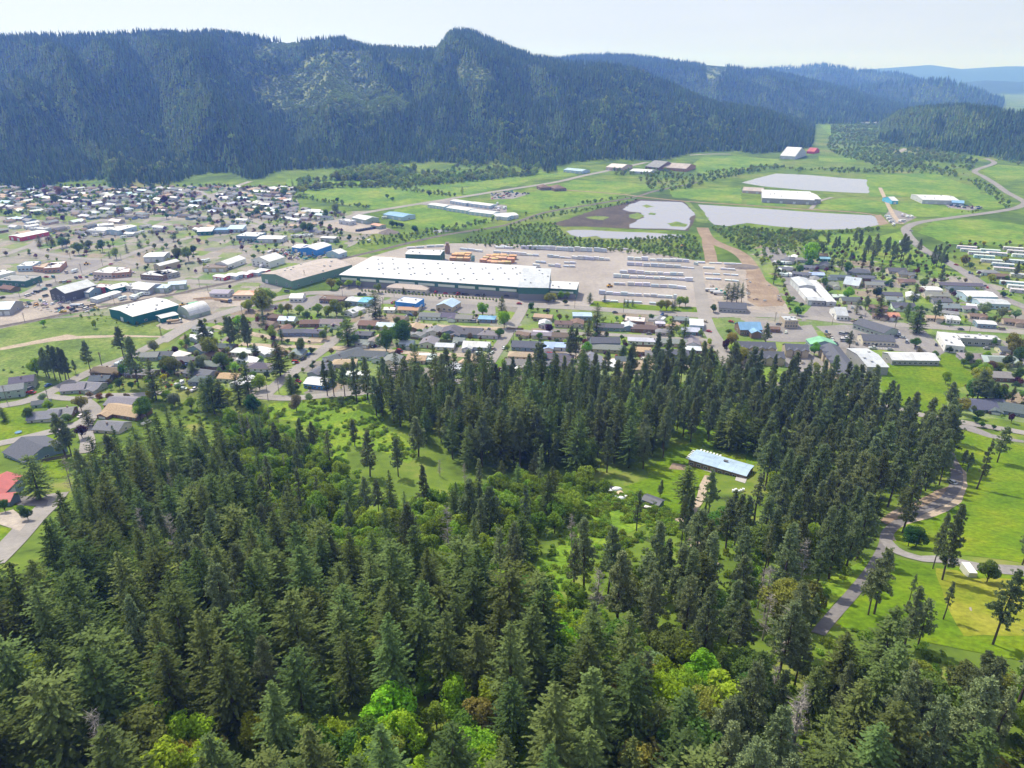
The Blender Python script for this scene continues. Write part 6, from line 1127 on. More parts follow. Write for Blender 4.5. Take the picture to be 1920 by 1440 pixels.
TH = [([(920,440),(960,425),(1040,418),(1065,450),(1000,470),(900,462),(860,452)], 5, (2.2, 4.5)), ([(1045,449),(1150,452),(1300,441),(1325,488),(1180,476),(1030,460)], 5, (2.5, 5)), ([(1335,428),(1400,430),(1520,436),(1535,458),(1450,482),(1430,500),(1380,465)], 5.5, (2.5, 6)),
  ([(760,450),(860,430),(1000,402),(1190,372),(1195,366),(1000,396),(850,424),(740,444)], 7, (2, 6)), ([(880,440),(980,418),(1180,382),(1195,376),(1000,408),(900,432)], 6, (2, 5)),
  ([(550,352),(620,340),(700,345),(760,345),(900,336),(1000,326),(1015,312),(880,318),(800,322),(690,320),(600,328),(545,338)], 10, (4, 14)), ([cp('R', *p) for p in [(1020,400),(1240,375),(1420,470),(1700,560),(1650,640),(1500,600),(1340,590),(1150,570),(1000,500)]], 10, (3, 10)),
  ([cp('R', *p) for p in [(0,600),(200,600),(360,610),(520,600),(760,570),(800,585),(600,620),(460,650),(320,690),(200,700),(0,650)]], 9, (3, 8)), ([cp('R', *p) for p in [(800,590),(1100,590),(1600,600),(1700,630),(1880,770),(1840,780),(1660,650),(1500,615),(1200,610),(900,612)]], 9, (3, 7)),
  ([cp('R', *p) for p in [(1030,330),(1200,300),(1340,310),(1230,370),(1020,370),(940,350)]], 15, (4, 11)), ([cp('4', *p) for p in [(0,370),(200,390),(450,400),(900,370),(940,380),(700,400),(480,430),(300,480),(0,460)]], 6, (3, 7)), ([cp('2', *p) for p in [(850,420),(1000,440),(1250,410),(1500,380),(1650,370),(1500,410),(1200,480),(950,500),(820,500)]], 6, (2, 5)),
  ([cp('1', *p) for p in [(75,270),(260,285),(420,300),(560,320),(560,300),(420,280),(260,265)]], 8, (3, 7)), ([cp('1', *p) for p in [(560,960),(780,960),(960,1060),(1050,1090),(800,1060),(640,1040),(480,1010)]], 6, (1, 3)), ([cp('A', *p) for p in [(0,300),(150,240),(300,200),(420,300),(200,350),(60,370)]], 8, (1.2, 3)), ([cp('4', *p) for p in [(1250,280),(1600,240),(1640,255),(1300,310)]], 7, (2, 5)), ([cp('R', *p) for p in [(1440,490),(1760,540),(1920,580),(1920,520),(1700,500)]], 12, (3, 9)), ([(610,338),(700,318),(780,322),(700,340)], 6.5, (8, 18)), ([(545,362),(640,352),(760,352),(900,340),(1000,330),(1010,326),(880,334),(740,346),(560,352)], 6.8, (4, 13)), ([(555,372),(690,392),(700,390),(560,368)], 6.9, (3, 6)), ([(740,356),(860,372),(862,368),(745,350)], 6.9, (3, 7)), ([cp('R', *q) for q in [(1020,300),(1340,300),(1640,560),(1300,560),(1020,420)]], 14, (3, 8))]
tp, ts = [], []
for poly, d, (a, b) in TH:
    for x, y in poisson(poly, d):
        if near_road(x, y, 2) or taken(x, y, 5) or (d >= 7 and fbm(x / 70, y / 70, 66, 3) < -.1) or random.random() < .1: continue
        tp.append((x, y, 0)); ts.append(random.uniform(a, b) / 8)
scatter('thicket', tp, ts, ct, 3, 'green thickets and hedgerow woods of the valley floor')
# mountain forests
FARC = [cone_model(91), cone_model(92, 24, 3.2), cone_model(93, 20, 3.8)]; YC = [bush_mesh(95, 160, 'young', 5.5, 3.2, 1.5), bush_mesh(96, 150, 'young', 4.5, 3.4, 1.5)]
def mforest():
    A_, Y_, M_ = [], [], []
    for lo, hi, sp in ((1250, 2200, 6.2), (2200, 3200, 7.4), (3200, 5200, 13), (5200, 8000, 30)):
        area = .5 * (hi ** 2 - lo ** 2) * (.95 + .8); n = int(area / sp ** 2)
        az = rng.uniform(-.95, .80, n); D = np.sqrt(rng.uniform(lo ** 2, hi ** 2, n)); x, y = np.sin(az) * D, np.cos(az) * D
        h = mountains(x, y); k = h > 1.0; x, y, h, D = x[k], y[k], h[k], D[k]
        h2 = mountains(x * (1 + 15 / D), y * (1 + 15 / D)); vis = (h2 - h) / 15 > (h - CAMH) / D - .12; x, y, h = x[vis], y[vis], h[vis]
        f = y * CP - (h - CAMH) * SP; u = 960 + FPX * x / f; v = 720 - FPX * (y * SP + (h - CAMH) * CP) / f
        ok = (u > -600) & (u < 2000); cl_ = np.zeros(len(x), bool); yo = np.zeros(len(x), bool)
        wu = u + 45 * fbm(u / 22, v / 14, 15, 3); wv = v + 30 * fbm(u / 20 + 9, v / 12, 16, 3)
        for p in CLEAR: cl_ |= inpoly(wu, wv, p)
        for p in YOUNG: yo |= inpoly(wu, wv, p)
        gx = mountains(x + 18, y) - mountains(x - 18, y); lt = (gx > 5) & (fbm(x / 90, y / 90, 44, 4) + .012 * gx > .1)  # sun-facing slopes get the paler trees: relief light painted into the tree colour
        ed = fbm(x / 50, y / 50, 9, 3) * .6
        P_ = np.stack([x, y, h], 1); m0 = ok & ~cl_ & ~yo
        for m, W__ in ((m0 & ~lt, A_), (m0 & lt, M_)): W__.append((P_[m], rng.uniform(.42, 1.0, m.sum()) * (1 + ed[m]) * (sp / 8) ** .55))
        m = ok & (yo | (cl_ & (rng.random(len(x)) < .45))); Q_ = np.concatenate([P_[m]] * 3); Q_[:, :2] += rng.normal(0, 4, (len(Q_), 2)); Q_[:, 2] = mountains(Q_[:, 0], Q_[:, 1]); Y_.append((Q_, rng.uniform(.45, 1.1, len(Q_)) * (sp / 8) ** .4))
    return [np.concatenate([q[i] for q in L_]) for L_ in (A_, Y_, M_) for i in (0, 1)]
ap, as_, yp, ys_, mq, ms_ = mforest(); print('mountain trees', len(ap), len(yp))
scatter('mountain_forest', ap, as_, collection('lib_far', FARC), 3, 'dark conifer forest covering the blue mountains'); scatter('sun_tinted_mountain_forest', mq, ms_, collection('lib_mid', [cone_model(97, 20, 3.6, 'sun_tinted_fir'), cone_model(98, 18, 4.0, 'sun_tinted_fir')]), 2, 'conifer forest tinted lighter as if sunlit on the left-facing mountain spurs'); scatter('young_forest', yp, ys_, collection('lib_young', YC), 2, 'pale young conifers regrowing on the cleared slopes')
# leafy woods in the foot of the mountain and on its right shoulder
mp_ = []
for poly, d in (([cp('K', *p) for p in [(1000,680),(1200,640),(1400,660),(1560,690),(1700,650),(1920,560),(1920,640),(1500,720),(1300,740),(1000,740)]], 16), ([cp('R', *p) for p in [(0,360),(150,420),(300,470),(420,480),(600,470),(700,500),(300,520),(0,540)]], 18)):
    for x, y in poisson(poly, d): mp_.append((x, y, float(mountains(x, y)) - .3))
for _ in range(9000):
    az, D = rng.uniform(-.75, .6), rng.uniform(1450, 2700); x, y = sin(az) * D, cos(az) * D; h = float(mountains(x, y))
    if h > 4 and fbm(x / 130, y / 130, 55, 3) > .12: mp_.append((x, y, h))
scatter('mountain_broadleaf', mp_, rng.uniform(.7, 1.7, len(mp_)), ct, 3, 'pale green broadleaf trees on the lower mountain slopes')

# ------------------------------------------------------------------ lumber yard
def bundle_mesh(nx, ny, nz_, wrap):
    mb = MB(); g = .03
    for k in range(nz_):
        for j in range(ny):
            for i in range(nx):
                z0 = .06 + k / nz_; a = random.uniform(-.02, .02)
                mb.box(-.5 + i / nx + .004 + a * .3, -.5 + (i + 1) / nx - .004 + a * .3, -.5 + j / ny + g / 2, -.5 + (j + 1) / ny - g / 2, z0, .06 + (k + 1) / nz_ - (.05 if wrap else .06), 0)
                for q in (.2, .8): mb.box(-.5 + (i + q) / nx - .006, -.5 + (i + q) / nx + .006, -.5 + j / ny + g, -.5 + (j + 1) / ny - g, z0 - .06, z0, 1)
    me = bpy.data.meshes.new('lumber_stack'); me.from_pydata(mb.v, [], mb.f); me.materials.append(M['wrap' if wrap else 'wood']); me.materials.append(M['bark']); me.polygons.foreach_set('material_index', mb.m); me.update(); return me
BW = [bundle_mesh(2, 2, 3, True), bundle_mesh(1, 2, 2, True), bundle_mesh(3, 3, 2, True), bundle_mesh(2, 3, 3, True)]; BR = [bundle_mesh(2, 3, 5, False), bundle_mesh(3, 3, 6, False)]
def stacks(c, x0, y0, x1, y1, n, h, raw=False):
    a, b = P(c, x0, y0), P(c, x1, y1); d = b - a; rot = atan2(d.y, d.x); ln = d.length / n
    for i in range(n):
        p = a + d * ((i + .5) / n); hh = h * random.uniform(.8, 1.15)
        o = ob('lumber_stack', random.choice(BR if raw else BW)); dp = random.uniform(2.2, 2.9) if not raw else random.uniform(5, 7)
        o.location = (p.x - sin(rot) * dp / 2, p.y + cos(rot) * dp / 2, p.z + .2); o.rotation_euler = (0, 0, rot + random.uniform(-.015, .015)); o.scale = (ln * random.uniform(.86, .97), dp, hh)
        o.color = (*(jit((.55, .36, .2), .15) if raw else jit(random.choice([(.62, .64, .7), (.7, .71, .74), (.55, .58, .65)]), .06)), 1)
        o['group'] = 'raw orange lumber stacks' if raw else 'wrapped lumber stacks in the yard'
        reg(o, 'orange bare lumber stack' if raw else ('tall ' if hh > 3 else 'low ' if hh < 1.9 else '') + 'white wrapped lumber stack', 'lumber stack')
for r in """980 605 1135 612 3 3.2;1143 612 1430 622 6 2.4;1485 628 1547 630 1 1.6;1570 632 1665 636 2 1.2;1680 638 1810 640 3 1.2;978 645 1095 650 2 3.4;1095 652 1370 664 5 3;1370 664 1465 670 2 1.2;1460 640 1487 645 1 3;925 700 985 702 1 3.2;985 700 1105 708 2 3.6;1105 708 1290 716 4 2.6;1290 716 1390 720 2 2.6;880 732 1000 738 2 3;1000 736 1170 744 3 2.6;1170 744 1300 748 3 2.2;1300 748 1400 756 2 2;1395 758 1458 760 1 4;885 785 970 788 2 2.2;980 790 1150 796 3 3;1150 800 1275 806 2 2.4;1275 806 1405 818 2 2.6;775 852 880 858 2 3.2;880 858 985 864 2 2.8;985 864 1090 868 2 2.2;1095 868 1200 875 2 2.2;1200 876 1310 882 2 2.2;1312 885 1335 888 1 4;800 908 920 912 2 1.6;960 914 1090 920 2 1.6;1140 924 1240 930 2 1.4;30 522 165 526 2 2;215 525 340 532 3 4;340 530 465 537 3 4;470 536 595 545 3 4;600 540 730 548 3 4;740 545 835 552 2 4;840 528 1005 536 3 1.5;15 558 140 565 2 2.4;140 566 255 575 3 3;255 575 345 580 2 2;405 585 490 592 2 2.6;495 593 575 597 2 1.4;580 596 665 605 2 3.4;665 602 740 608 2 3;740 605 855 612 3 3;525 630 610 634 2 1.6;520 655 608 659 2 1.6;410 650 460 655 1 2.4;460 655 495 660 1 3;300 655 350 660 1 3;320 625 395 632 2 2;1525 668 1615 672 1 1.6;1650 675 1760 682 2 1.6;1535 710 1655 716 2 1.2;1670 714 1785 722 2 1.2;1545 745 1660 752 2 1.2;1680 755 1785 765 2 1.2""".split(';'):
    q = [float(v) for v in r.split()]; stacks('3', *q[:4], int(q[4]), q[5])
for q in ((1200,525,1330,518,2,1.6),(1340,515,1470,510,2,1.8),(1580,530,1740,550,3,2),(1830,515,1920,520,2,2)): stacks('2', *q)
for q in ((1505,612,1655,616,3,4),(1520,592,1660,596,3,4),(1540,577,1665,580,3,3.5),(1722,640,1920,655,4,5),(1745,616,1920,624,4,4.8),(1765,598,1920,601,3,4.5)): stacks('2', *q, True)
for q in ((0,656,150,657,3,5),(0,626,172,630,3,4.8),(0,602,190,604,3,4.5)): stacks('3', *q, True)
p = P('2', 1678, 650); s_ = empty('dust_cyclone', p); mb = MB(); mb.tube([(0,0,4.5),(0,0,6),(0,0,11),(0,0,11.4)], [.5,2,2,.9], 14); o = mb.build('hopper', M['metal'], s_, True); o.color = (.2,.32,.3,1)
mb = MB(); [mb.tube([(a*1.5,b*1.5,0),(a*1.5,b*1.5,6.5)], .12, 5) for a in (-1,1) for b in (-1,1)]; o = mb.build('leg_frame', M['metal'], s_); o.color = (.2,.3,.28,1)
mb = MB(); mb.tube([(0,0,11.2),(-2,1,12),(-5,2,9.5)], .5, 8); o = mb.build('duct', M['metal'], s_); o.color = (.2,.32,.3,1); tag(s_, 'grey-green dust cyclone tower behind the long warehouse roof', 'tower'); land('dust cyclone tower', p)
p = P('2', 1495, 556); s_ = empty('brown_tower', p); mb = MB(); mb.box(-2.6,2.6,-2,2,-.5,8.5); mb.box(-1.6,1.6,-1.3,1.3,8.5,11.5); o = mb.build('tower_wall', M['wood'], s_); o.color = (.3,.2,.14,1); mb = MB(); mb.prism([(-2,11.5),(2,11.5),(0,12.8)], 'x', -2.2, 2.2); o = mb.build('roof', M['metal'], s_); o.color = (.25,.2,.16,1); mb = MB(); mb.tube([(-2.6,0,5),(-9,3,1)], .55, 6); o = mb.build('conveyor', M['metal'], s_); o.color = (.2,.3,.25,1); tag(s_, 'brown timber mill tower behind the green shed', 'tower'); land('brown mill tower', p)
# ------------------------------------------------------------------ vehicles
def car_parts(kind):
    ln, h1, h2, cab = {'car': (4.5, .95, 1.45, (-1.35, 1.0)), 'truck': (5.6, 1.1, 1.85, (-.3, 1.6)), 'van': (5.0, 1.15, 2.0, (-2.3, 1.7))}[kind]; a = ln / 2; w_ = .9
    mb = MB(); mb.prism([(-a,.35),(a,.35),(a+.03,.7),(a-.25,h1-.12),(cab[1]+.35,h1),(cab[0]-.35,h1),(-a+.1,h1-.05),(-a-.03,.7)][::1], 'y', -w_, w_, 0)
    x0, x1 = cab; v = [(x0-.3,-w_+.05,h1),(x1+.5,-w_+.05,h1),(x1+.5,w_-.05,h1),(x0-.3,w_-.05,h1),(x0+.1,-w_+.2,h2),(x1-.25,-w_+.2,h2),(x1-.25,w_-.2,h2),(x0+.1,w_-.2,h2)]
    mb.box(x0 + .08, x1 - .22, -w_ + .18, w_ - .18, h2, h2 + .06, 0)
    if kind == 'truck':
        mb.box(-a + .1, x0 - .35, -w_, -w_ + .1, h1 - .06, h1 + .25, 0); mb.box(-a + .1, x0 - .35, w_ - .1, w_, h1 - .06, h1 + .25, 0); mb.box(-a + .02, -a + .1, -w_, w_, h1 - .06, h1 + .25, 0)
    gl = MB(); gl.add(v, [(0,1,5,4),(1,2,6,5),(2,3,7,6),(3,0,4,7)], 0)
    wh = MB(); n = 12
    wh.prism([(.34 * cos(2*pi*i/n), .34 + .34 * sin(2*pi*i/n)) for i in range(n)], 'y', -.11, .11, 0); wh.prism([(.19 * cos(2*pi*i/n), .34 + .19 * sin(2*pi*i/n)) for i in range(n)], 'y', -.12, .12, 1)
    def me(b, nme, ms):
        q = bpy.data.meshes.new(nme); q.from_pydata(b.v, [], b.f); [q.materials.append(m_) for m_ in ms]; q.polygons.foreach_set('material_index', b.m)
        bm = bmesh.new(); bm.from_mesh(q); bmesh.ops.recalc_face_normals(bm, faces=bm.faces); bm.to_mesh(q); bm.free(); return q
    return me(mb, 'car_body', [M['paint']]), me(gl, 'window', [M['glass']]), me(wh, 'wheel', [M['tyre'], M['frame']]), a
CARS = {k: car_parts(k) for k in ('car', 'truck', 'van')}
CC = dict(white=(.75,.75,.75), silver=(.4,.41,.43), black=(.02,.02,.022), grey=(.14,.145,.15), red=(.4,.03,.03), blue=(.05,.12,.3), teal=(.03,.25,.28), tan=(.4,.33,.24), yellow=(.6,.4,.03), green=(.03,.2,.1))
def car(c, x, y, rot=None, kind=None, color=None, label=None):
    p = P(c, x, y); kind = kind or random.choice(['car', 'car', 'car', 'truck', 'van']); color = color or random.choice(['white', 'white', 'silver', 'black', 'grey', 'grey', 'red', 'blue', 'tan'])
    b, g, w_, a = CARS[kind]; o = ob('parked_car' if kind != 'truck' else 'pickup_truck', b); o.location = (p.x, p.y, p.z + .31); o.rotation_euler = (0, 0, ST + rot if rot is not None else random.uniform(0, 6.28)); o.color = (*jit(CC[color], .08), 1); o['group'] = 'cars and pickups of the town'
    ob('window', g, o)
    if p.y < 620:
        for sx in (-1, 1):
            for sy in (-1, 1): q = ob('wheel', w_, o); q.location = (sx * a * .62, sy * .8, 0)
    dsc = f"{color} {'pickup truck' if kind == 'truck' else 'van' if kind == 'van' else 'car'}"
    if label: tag(o, label, 'car')
    else: reg(o, dsc, 'pickup' if kind == 'truck' else 'car')
    return o
CL = """D 550 240;D 563 256;D 577 276;D 590 292;D 602 306;D 620 318;D 660 252;D 692 246;D 680 280;D 668 296;D 760 318;D 825 324;D 890 324;D 915 322;D 872 348;D 990 358;D 1035 238;D 1055 254;D 1080 275;D 1105 304;D 1157 308;D 1185 342;D 1048 266;D 1310 325;D 745 162 s;D 1480 217 s;D 1765 217 s;D 385 448;D 840 316
4 220 1032;4 270 1088;4 750 1010 s;4 890 708;4 880 700;4 970 690;4 705 945;4 940 920;4 1225 950;4 730 915;4 785 920;4 1640 768;4 1665 778;4 1560 680;4 1540 675;4 1137 385 h;4 1450 620 h;4 1600 700 h;4 1770 1235;4 1800 1250;4 1660 1200
2 1120 948 red;2 1150 952 red;2 1105 918 red;2 1325 930;2 1300 955;2 860 858;2 890 860;2 595 912;2 615 913;2 635 912;2 1435 883;2 1550 853;2 1570 856;2 1610 858;2 1630 860;2 1710 865;2 1750 867;2 1410 846;2 1480 851;2 455 1325;2 400 1350;2 690 1080;2 1200 1015;2 1235 1008;2 1222 1002;2 1190 1022;2 380 808;2 340 838;2 1720 1288;2 1810 1275;2 1825 1252;2 1740 1113;2 1790 1115;2 1680 1055;2 960 1235;2 500 1290;2 1390 970;2 1150 1268
3 205 925 s;3 400 978;3 410 970;3 895 988 s;3 1543 1055;3 1570 1125;3 1140 1142;3 430 1288 red;3 905 1305;3 1105 1328;3 1730 1055 red;3 70 1395;3 105 1348;3 95 1245;3 12 1278;3 18 1252;3 1235 1005;3 1262 1012;3 1480 1250;3 780 1140;3 660 1100;3 1690 1240;3 1240 1150;3 115 875;3 1190 1030;3 1210 1040
1 335 732 red;1 385 733 teal;1 550 740;1 580 736 red;1 625 732;1 690 750;1 725 750;1 660 713;1 440 768;1 470 770;1 500 766;1 600 772;1 630 775;1 215 862;1 240 852;1 265 842;1 290 834;1 325 822 teal;1 200 868;1 282 792;1 355 793;1 600 875;1 640 868;1 1250 722;1 1280 715;1 1560 750 white;1 1640 905;1 395 418;1 1000 572;1 1660 672;1 480 700;1 800 640;1 1060 1320;1 800 1385;1 960 700;1 940 690;1 1235 728;1 20 880;1 330 870
A 115 455;A 190 443;A 183 422;A 290 398 blue;A 670 292;A 1015 402;A 1100 418 white;A 1165 425 white;A 490 582 white;A 560 402;A 530 385;A 78 1095 red;A 715 292;A 1110 285;A 990 385;A 880 625
B 350 565 red;B 380 430;B 330 452;B 1590 362;B 1515 372;B 1430 405;B 1565 496 white;B 1590 452;B 640 500;B 560 500;B 1000 180;B 1180 250"""
for row in CL.replace('\n', ';').split(';'):
    q = row.split(); e = q[3] if len(q) > 3 else None
    car(q[0], float(q[1]), float(q[2]), 0 if e == 's' else -.9 if e == 'h' else random.choice([.1, pi / 2 - .2, -.5, 1.2]), None, e if e in CC else None)
car('F', 1203, 312, 1.9, 'car', 'silver', 'silver car driving on the curved drive beside the steep field')
def wreck_lot(c, poly, n):
    pts = poisson([cp(c, *q) for q in poly], 5.5)[:n]
    for x, y in pts:
        if taken(x, y, 1): continue
        b, g, w_, a = CARS[random.choice(('car', 'truck', 'van'))]; o = ob('wrecked_car', b); o.location = (x, y, Tz(x, y) + .2); o.rotation_euler = (0, 0, random.uniform(0, 6.3)); o.color = (*jit(CC[random.choice(list(CC))], .3), 1); o['group'] = 'wrecked cars in the scrap yards'; ob('window', g, o); reg(o, 'old junk car', 'wrecked car')
wreck_lot('2', [(250,540),(400,540),(440,560),(600,560),(590,590),(460,610),(380,600),(260,600)], 36); wreck_lot('1', [(420,960),(560,930),(700,940),(720,965),(560,985),(430,990)], 26); wreck_lot('1', [(160,920),(300,900),(460,905),(450,925),(300,940),(170,940)], 20); wreck_lot('2', [(0,450),(120,455),(130,480),(0,500)], 16); wreck_lot('3', [(0,130),(120,110),(280,130),(160,160),(0,165)], 36); wreck_lot('4', [(1370,205),(1480,205),(1600,215),(1640,232),(1500,228)], 16)
def cam_mesh():
    mb = MB(); mb.prism([(-3.6,.55),(3.3,.55),(3.7,1.3),(3.4,2.9),(-3.4,2.95),(-3.65,2.2)], 'y', -1.2, 1.2, 0); mb.box(-1,.2,-.5,.5,2.9,3.15,0); mb.box(3.3,4.6,-.07,.07,.5,.62,2)
    w_ = MB(); [w_.box(a, a + 1, s * 1.21 - .012, s * 1.21 + .012, 1.5, 2.2) for a in (-2.6,.2,1.7) for s in (-1, 1)]
    wh = MB(); [wh.prism([(x + .34*cos(2*pi*i/10), .34+.34*sin(2*pi*i/10)) for i in range(10)], 'y', s*1.05-.1, s*1.05+.1) for x in (-.9,0) for s in (-1,1)]
    r = []
    for b, n_, m_ in ((mb,'trailer_body',[M['paint'],M['glass'],M['tyre']]),(w_,'window',[M['glass']]),(wh,'wheel',[M['tyre']])):
        q = bpy.data.meshes.new(n_); q.from_pydata(b.v, [], b.f); [q.materials.append(k) for k in m_]; q.polygons.foreach_set('material_index', b.m); bm = bmesh.new(); bm.from_mesh(q); bmesh.ops.recalc_face_normals(bm, faces=bm.faces); bm.to_mesh(q); bm.free(); r.append(q)
    return r
CAMP = cam_mesh()
for row in "1 885 893;1 975 880;1 1010 868;1 1050 860;1 960 890;4 190 612;4 230 612;4 258 612;4 288 614;4 265 648;4 290 648;4 230 663;4 250 695;4 275 695;4 300 695;4 970 288;4 985 303;4 1000 322;4 1015 343;4 1075 278;4 1110 288;4 1140 288;4 1055 322;4 1080 318;1 890 448;1 935 435;1 985 422;1 1025 412;2 390 443;2 420 443;2 450 440;2 480 436;2 510 436;2 1100 300;2 1130 300;2 640 415;2 600 415;A 720 275;A 1080 398;2 215 560;2 240 600;2 160 660;1 1450 625;1 1490 620;1 690 435;1 610 435;1 740 430;2 1860 250;2 1900 240;3 60 235;3 30 255;3 100 235;3 50 205;4 1060 470;1 540 695;2 1850 235;2 1040 308;B 1660 505;3 1240 1050;1 620 860;2 930 475".split(';'):
    q = row.split(); p = P(q[0], float(q[1]), float(q[2])); o = ob('camper_trailer', CAMP[0]); o.location = (p.x, p.y, p.z + .3); o.rotation_euler = (0, 0, ST + random.choice([.3, 1.2, 1.5, -.4])); o.color = (*jit((.72,.73,.74), .06), 1); o['group'] = 'white camper trailers'; ob('window', CAMP[1], o); ob('wheel', CAMP[2], o); reg(o, 'white camper trailer', 'trailer')
def lorry(c, x, y, rot, col, lab, cargo=(.6,.6,.62)):
    p = P(c, x, y); r = empty('flatbed_truck', (p.x, p.y, p.z + .3), ST + rot); mb = MB(); mb.prism([(3.2,.7),(5.4,.7),(5.5,1.6),(4.9,1.8),(4.5,3.0),(3.3,3.0)], 'y', -1.2, 1.2); o = mb.build('cab', M['paint'], r); o.color = (*col, 1)
    mb = MB(); mb.box(-6,3.1,-1.2,1.2,1.0,1.25); o = mb.build('flatbed', M['metal'], r); o.color = (.15,.15,.15,1); mb = MB(); mb.box(-5.8,2.8,-1.15,1.15,1.26,2.5); o = mb.build('load', M['wrap'], r); o.color = (*cargo, 1); mb = MB(); mb.box(3.2,5.2,-1.22,1.22,1.9,2.6); mb.build('window', M['glass'], r)
    for xx in (4.4,-3.6,-4.8):
        for s in (-1,1): mb = MB(); mb.prism([(xx+.5*cos(2*pi*i/10), .5+.5*sin(2*pi*i/10)) for i in range(10)], 'y', s*1.0-.15, s*1.0+.15); mb.build('wheel', M['tyre'], r)
    tag(r, lab, 'truck'); return r
for i, (x, y) in enumerate([(1590,832),(1625,845),(1650,856)]): lorry('3', x, y, 0, (.02,.35,.28), ['back', 'middle', 'front'][i] + ' one of three bright green flatbed trucks in the yard')
lorry('1', 1262, 1058, .5, (.7,.7,.7), 'white log truck beside the arched hut', (.4,.27,.15)); lorry('1', 1630, 910, -.2, (.15,.2,.35), 'dark log truck standing by the log pile', (.45,.3,.17)); lorry('1', 560, 945, .1, (.7,.7,.7), 'white box truck amid the junk cars', (.5,.55,.65))
for i, (x, y, r) in enumerate([(1435,885,.5),(1460,893,.45),(1480,880,.4),(1520,885,-.1),(1550,890,-.1),(1580,900,-.15),(1600,893,-.1),(1690,898,0)]):
    p = P('1', x, y); mb = MB(); mb.tube([(-5,0,.4),(0,.1,.42),(6,0,.38)], [.42,.36,.28], 8); o = mb.build('felled_log', M['wood']); o.location = (p.x, p.y, p.z + .3); o.rotation_euler = (0, 0, ST + r); o.color = (.5,.33,.19,1); o['group'] = 'felled logs in the log yard'; reg(o, 'long bare felled log', 'log')
def loader(c, x, y, lab):
    p = P(c, x, y); r = empty('loader', (p.x, p.y, p.z + .3), ST + .6); mb = MB(); mb.box(-2.6,1,-1,1,.8,1.9); mb.box(-1,.8,-.8,.8,1.9,2.2); o = mb.build('body', M['paint'], r); o.color = (.65,.36,.03,1); mb = MB(); mb.box(-.9,.7,-.8,.8,2.2,3.1); mb.build('cab', M['glass'], r); mb = MB(); mb.tube([(.9,.6,1.6),(2.6,.6,.7)], .15, 5); mb.tube([(.9,-.6,1.6),(2.6,-.6,.7)], .15, 5); mb.prism([(2.5,.2),(3.5,.2),(3.3,.4),(2.7,1.3),(2.5,1.3)], 'y', -1.4, 1.4); o = mb.build('bucket', M['paint'], r); o.color = (.6,.34,.03,1)
    for xx in (-1.8,.9):
        for s in (-1,1): mb = MB(); mb.prism([(xx+.7*cos(2*pi*i/12), .7+.7*sin(2*pi*i/12)) for i in range(12)], 'y', s*1.15-.25, s*1.15+.25); mb.build('wheel', M['tyre'], r)
    tag(r, lab, 'loader')
loader('1', 626, 640, 'yellow wheel loader parked in the empty downtown lot'); loader('1', 1318, 940, 'orange wheel loader beside the green-roofed log shed'); loader('3', 1380, 510, 'yellow loader at the back of the lumber yard'); loader('3', 855, 800, 'orange loader beside the wrapped lumber rows')
mb = MB(); mb.tube([(0,0,0),(0,0,2.2),(0,0,4.4),(0,0,5)], [13,7.5,2,.2], 18); o = mb.build('gravel_heap', M['ballast']); o.location = P('2', 1070, 408); tag(o, 'dark conical gravel heap beside the gravel pit', 'heap'); land('dark gravel heap', o.location)
mb = MB(); mb.tube([(0,0,0),(0,0,1.6),(0,0,2.4)], [14,8,1], 16); o = mb.build('gravel_heap', M['ballast']); o.location = P('3', 1810, 655); o.scale = (1.3,.8,1); tag(o, 'low dark gravel heap at the end of the lumber yard', 'heap')
for i in range(8): mb = MB(); mb.box(-3,3,-1.2,1.2,0,2.4); mb.box(-2.8,2.8,-1,1,2.4,2.7); o = mb.build('tank', M['paint']); o.location = P('2', 850 + i * 17, 400 - i * 3); o.rotation_euler = (0,0,ST+.15); o.color = (.03,.035,.045,1); o['group'] = 'black tanks beside the gravel heap'; reg(o, 'black steel tank', 'tank')
# ------------------------------------------------------------------ street furniture, fences and the hill house's things
def pole(c, x, yb, yt):
    p = P(c, x, yb); h = min(13, max(8, htop(p, cp(c, x, yt)[1]))); r = empty('utility_pole', p, ST + random.uniform(-.2, .2), 'utility poles'); mb = MB(); mb.tube([(0,0,-.5),(0,0,h)], [.17,.11], 6); mb.build('pole', M['pole'], r); mb = MB(); mb.box(-1.2,1.2,-.07,.07,h-.9,h-.75); mb.box(-.9,.9,-.07,.07,h-1.7,h-1.57); mb.build('crossarm', M['pole'], r); mb = MB(); mb.tube([(.3,.25,h-3),(.3,.25,h-2.1)], .22, 8); mb.build('transformer', M['concrete'], r); reg(r, 'wooden utility pole', 'utility pole')
for row in "1 1440 803 735;1 1160 1153 1080;1 510 603 555;1 740 648 600;1 590 703 630;1 405 773 715;1 825 923 860;1 180 1053 980;1 1190 853 800;1 1500 843 790;1 290 803 750;1 875 613 570;2 470 773 655;2 150 853 780;2 740 873 790;2 1030 943 870;2 1110 873 810;2 930 1013 955;3 605 953 650;3 955 983 930;4 590 1033 950;4 1025 1058 960;4 812 1013 950;4 1405 1048 985;4 195 1008 960;4 1540 1083 1030;A 610 273 190;A 290 478 410;A 45 498 390;A 970 93 50;A 1130 208 150;B 235 633 540;B 170 678 560;B 1520 533 470;B 1640 313 260;1 1745 1000 940;1 145 880 820;1 735 1365 1270;F 1190 1020 985".split(';')[:-1]:
    q = row.split(); pole(q[0], *map(float, q[1:]))
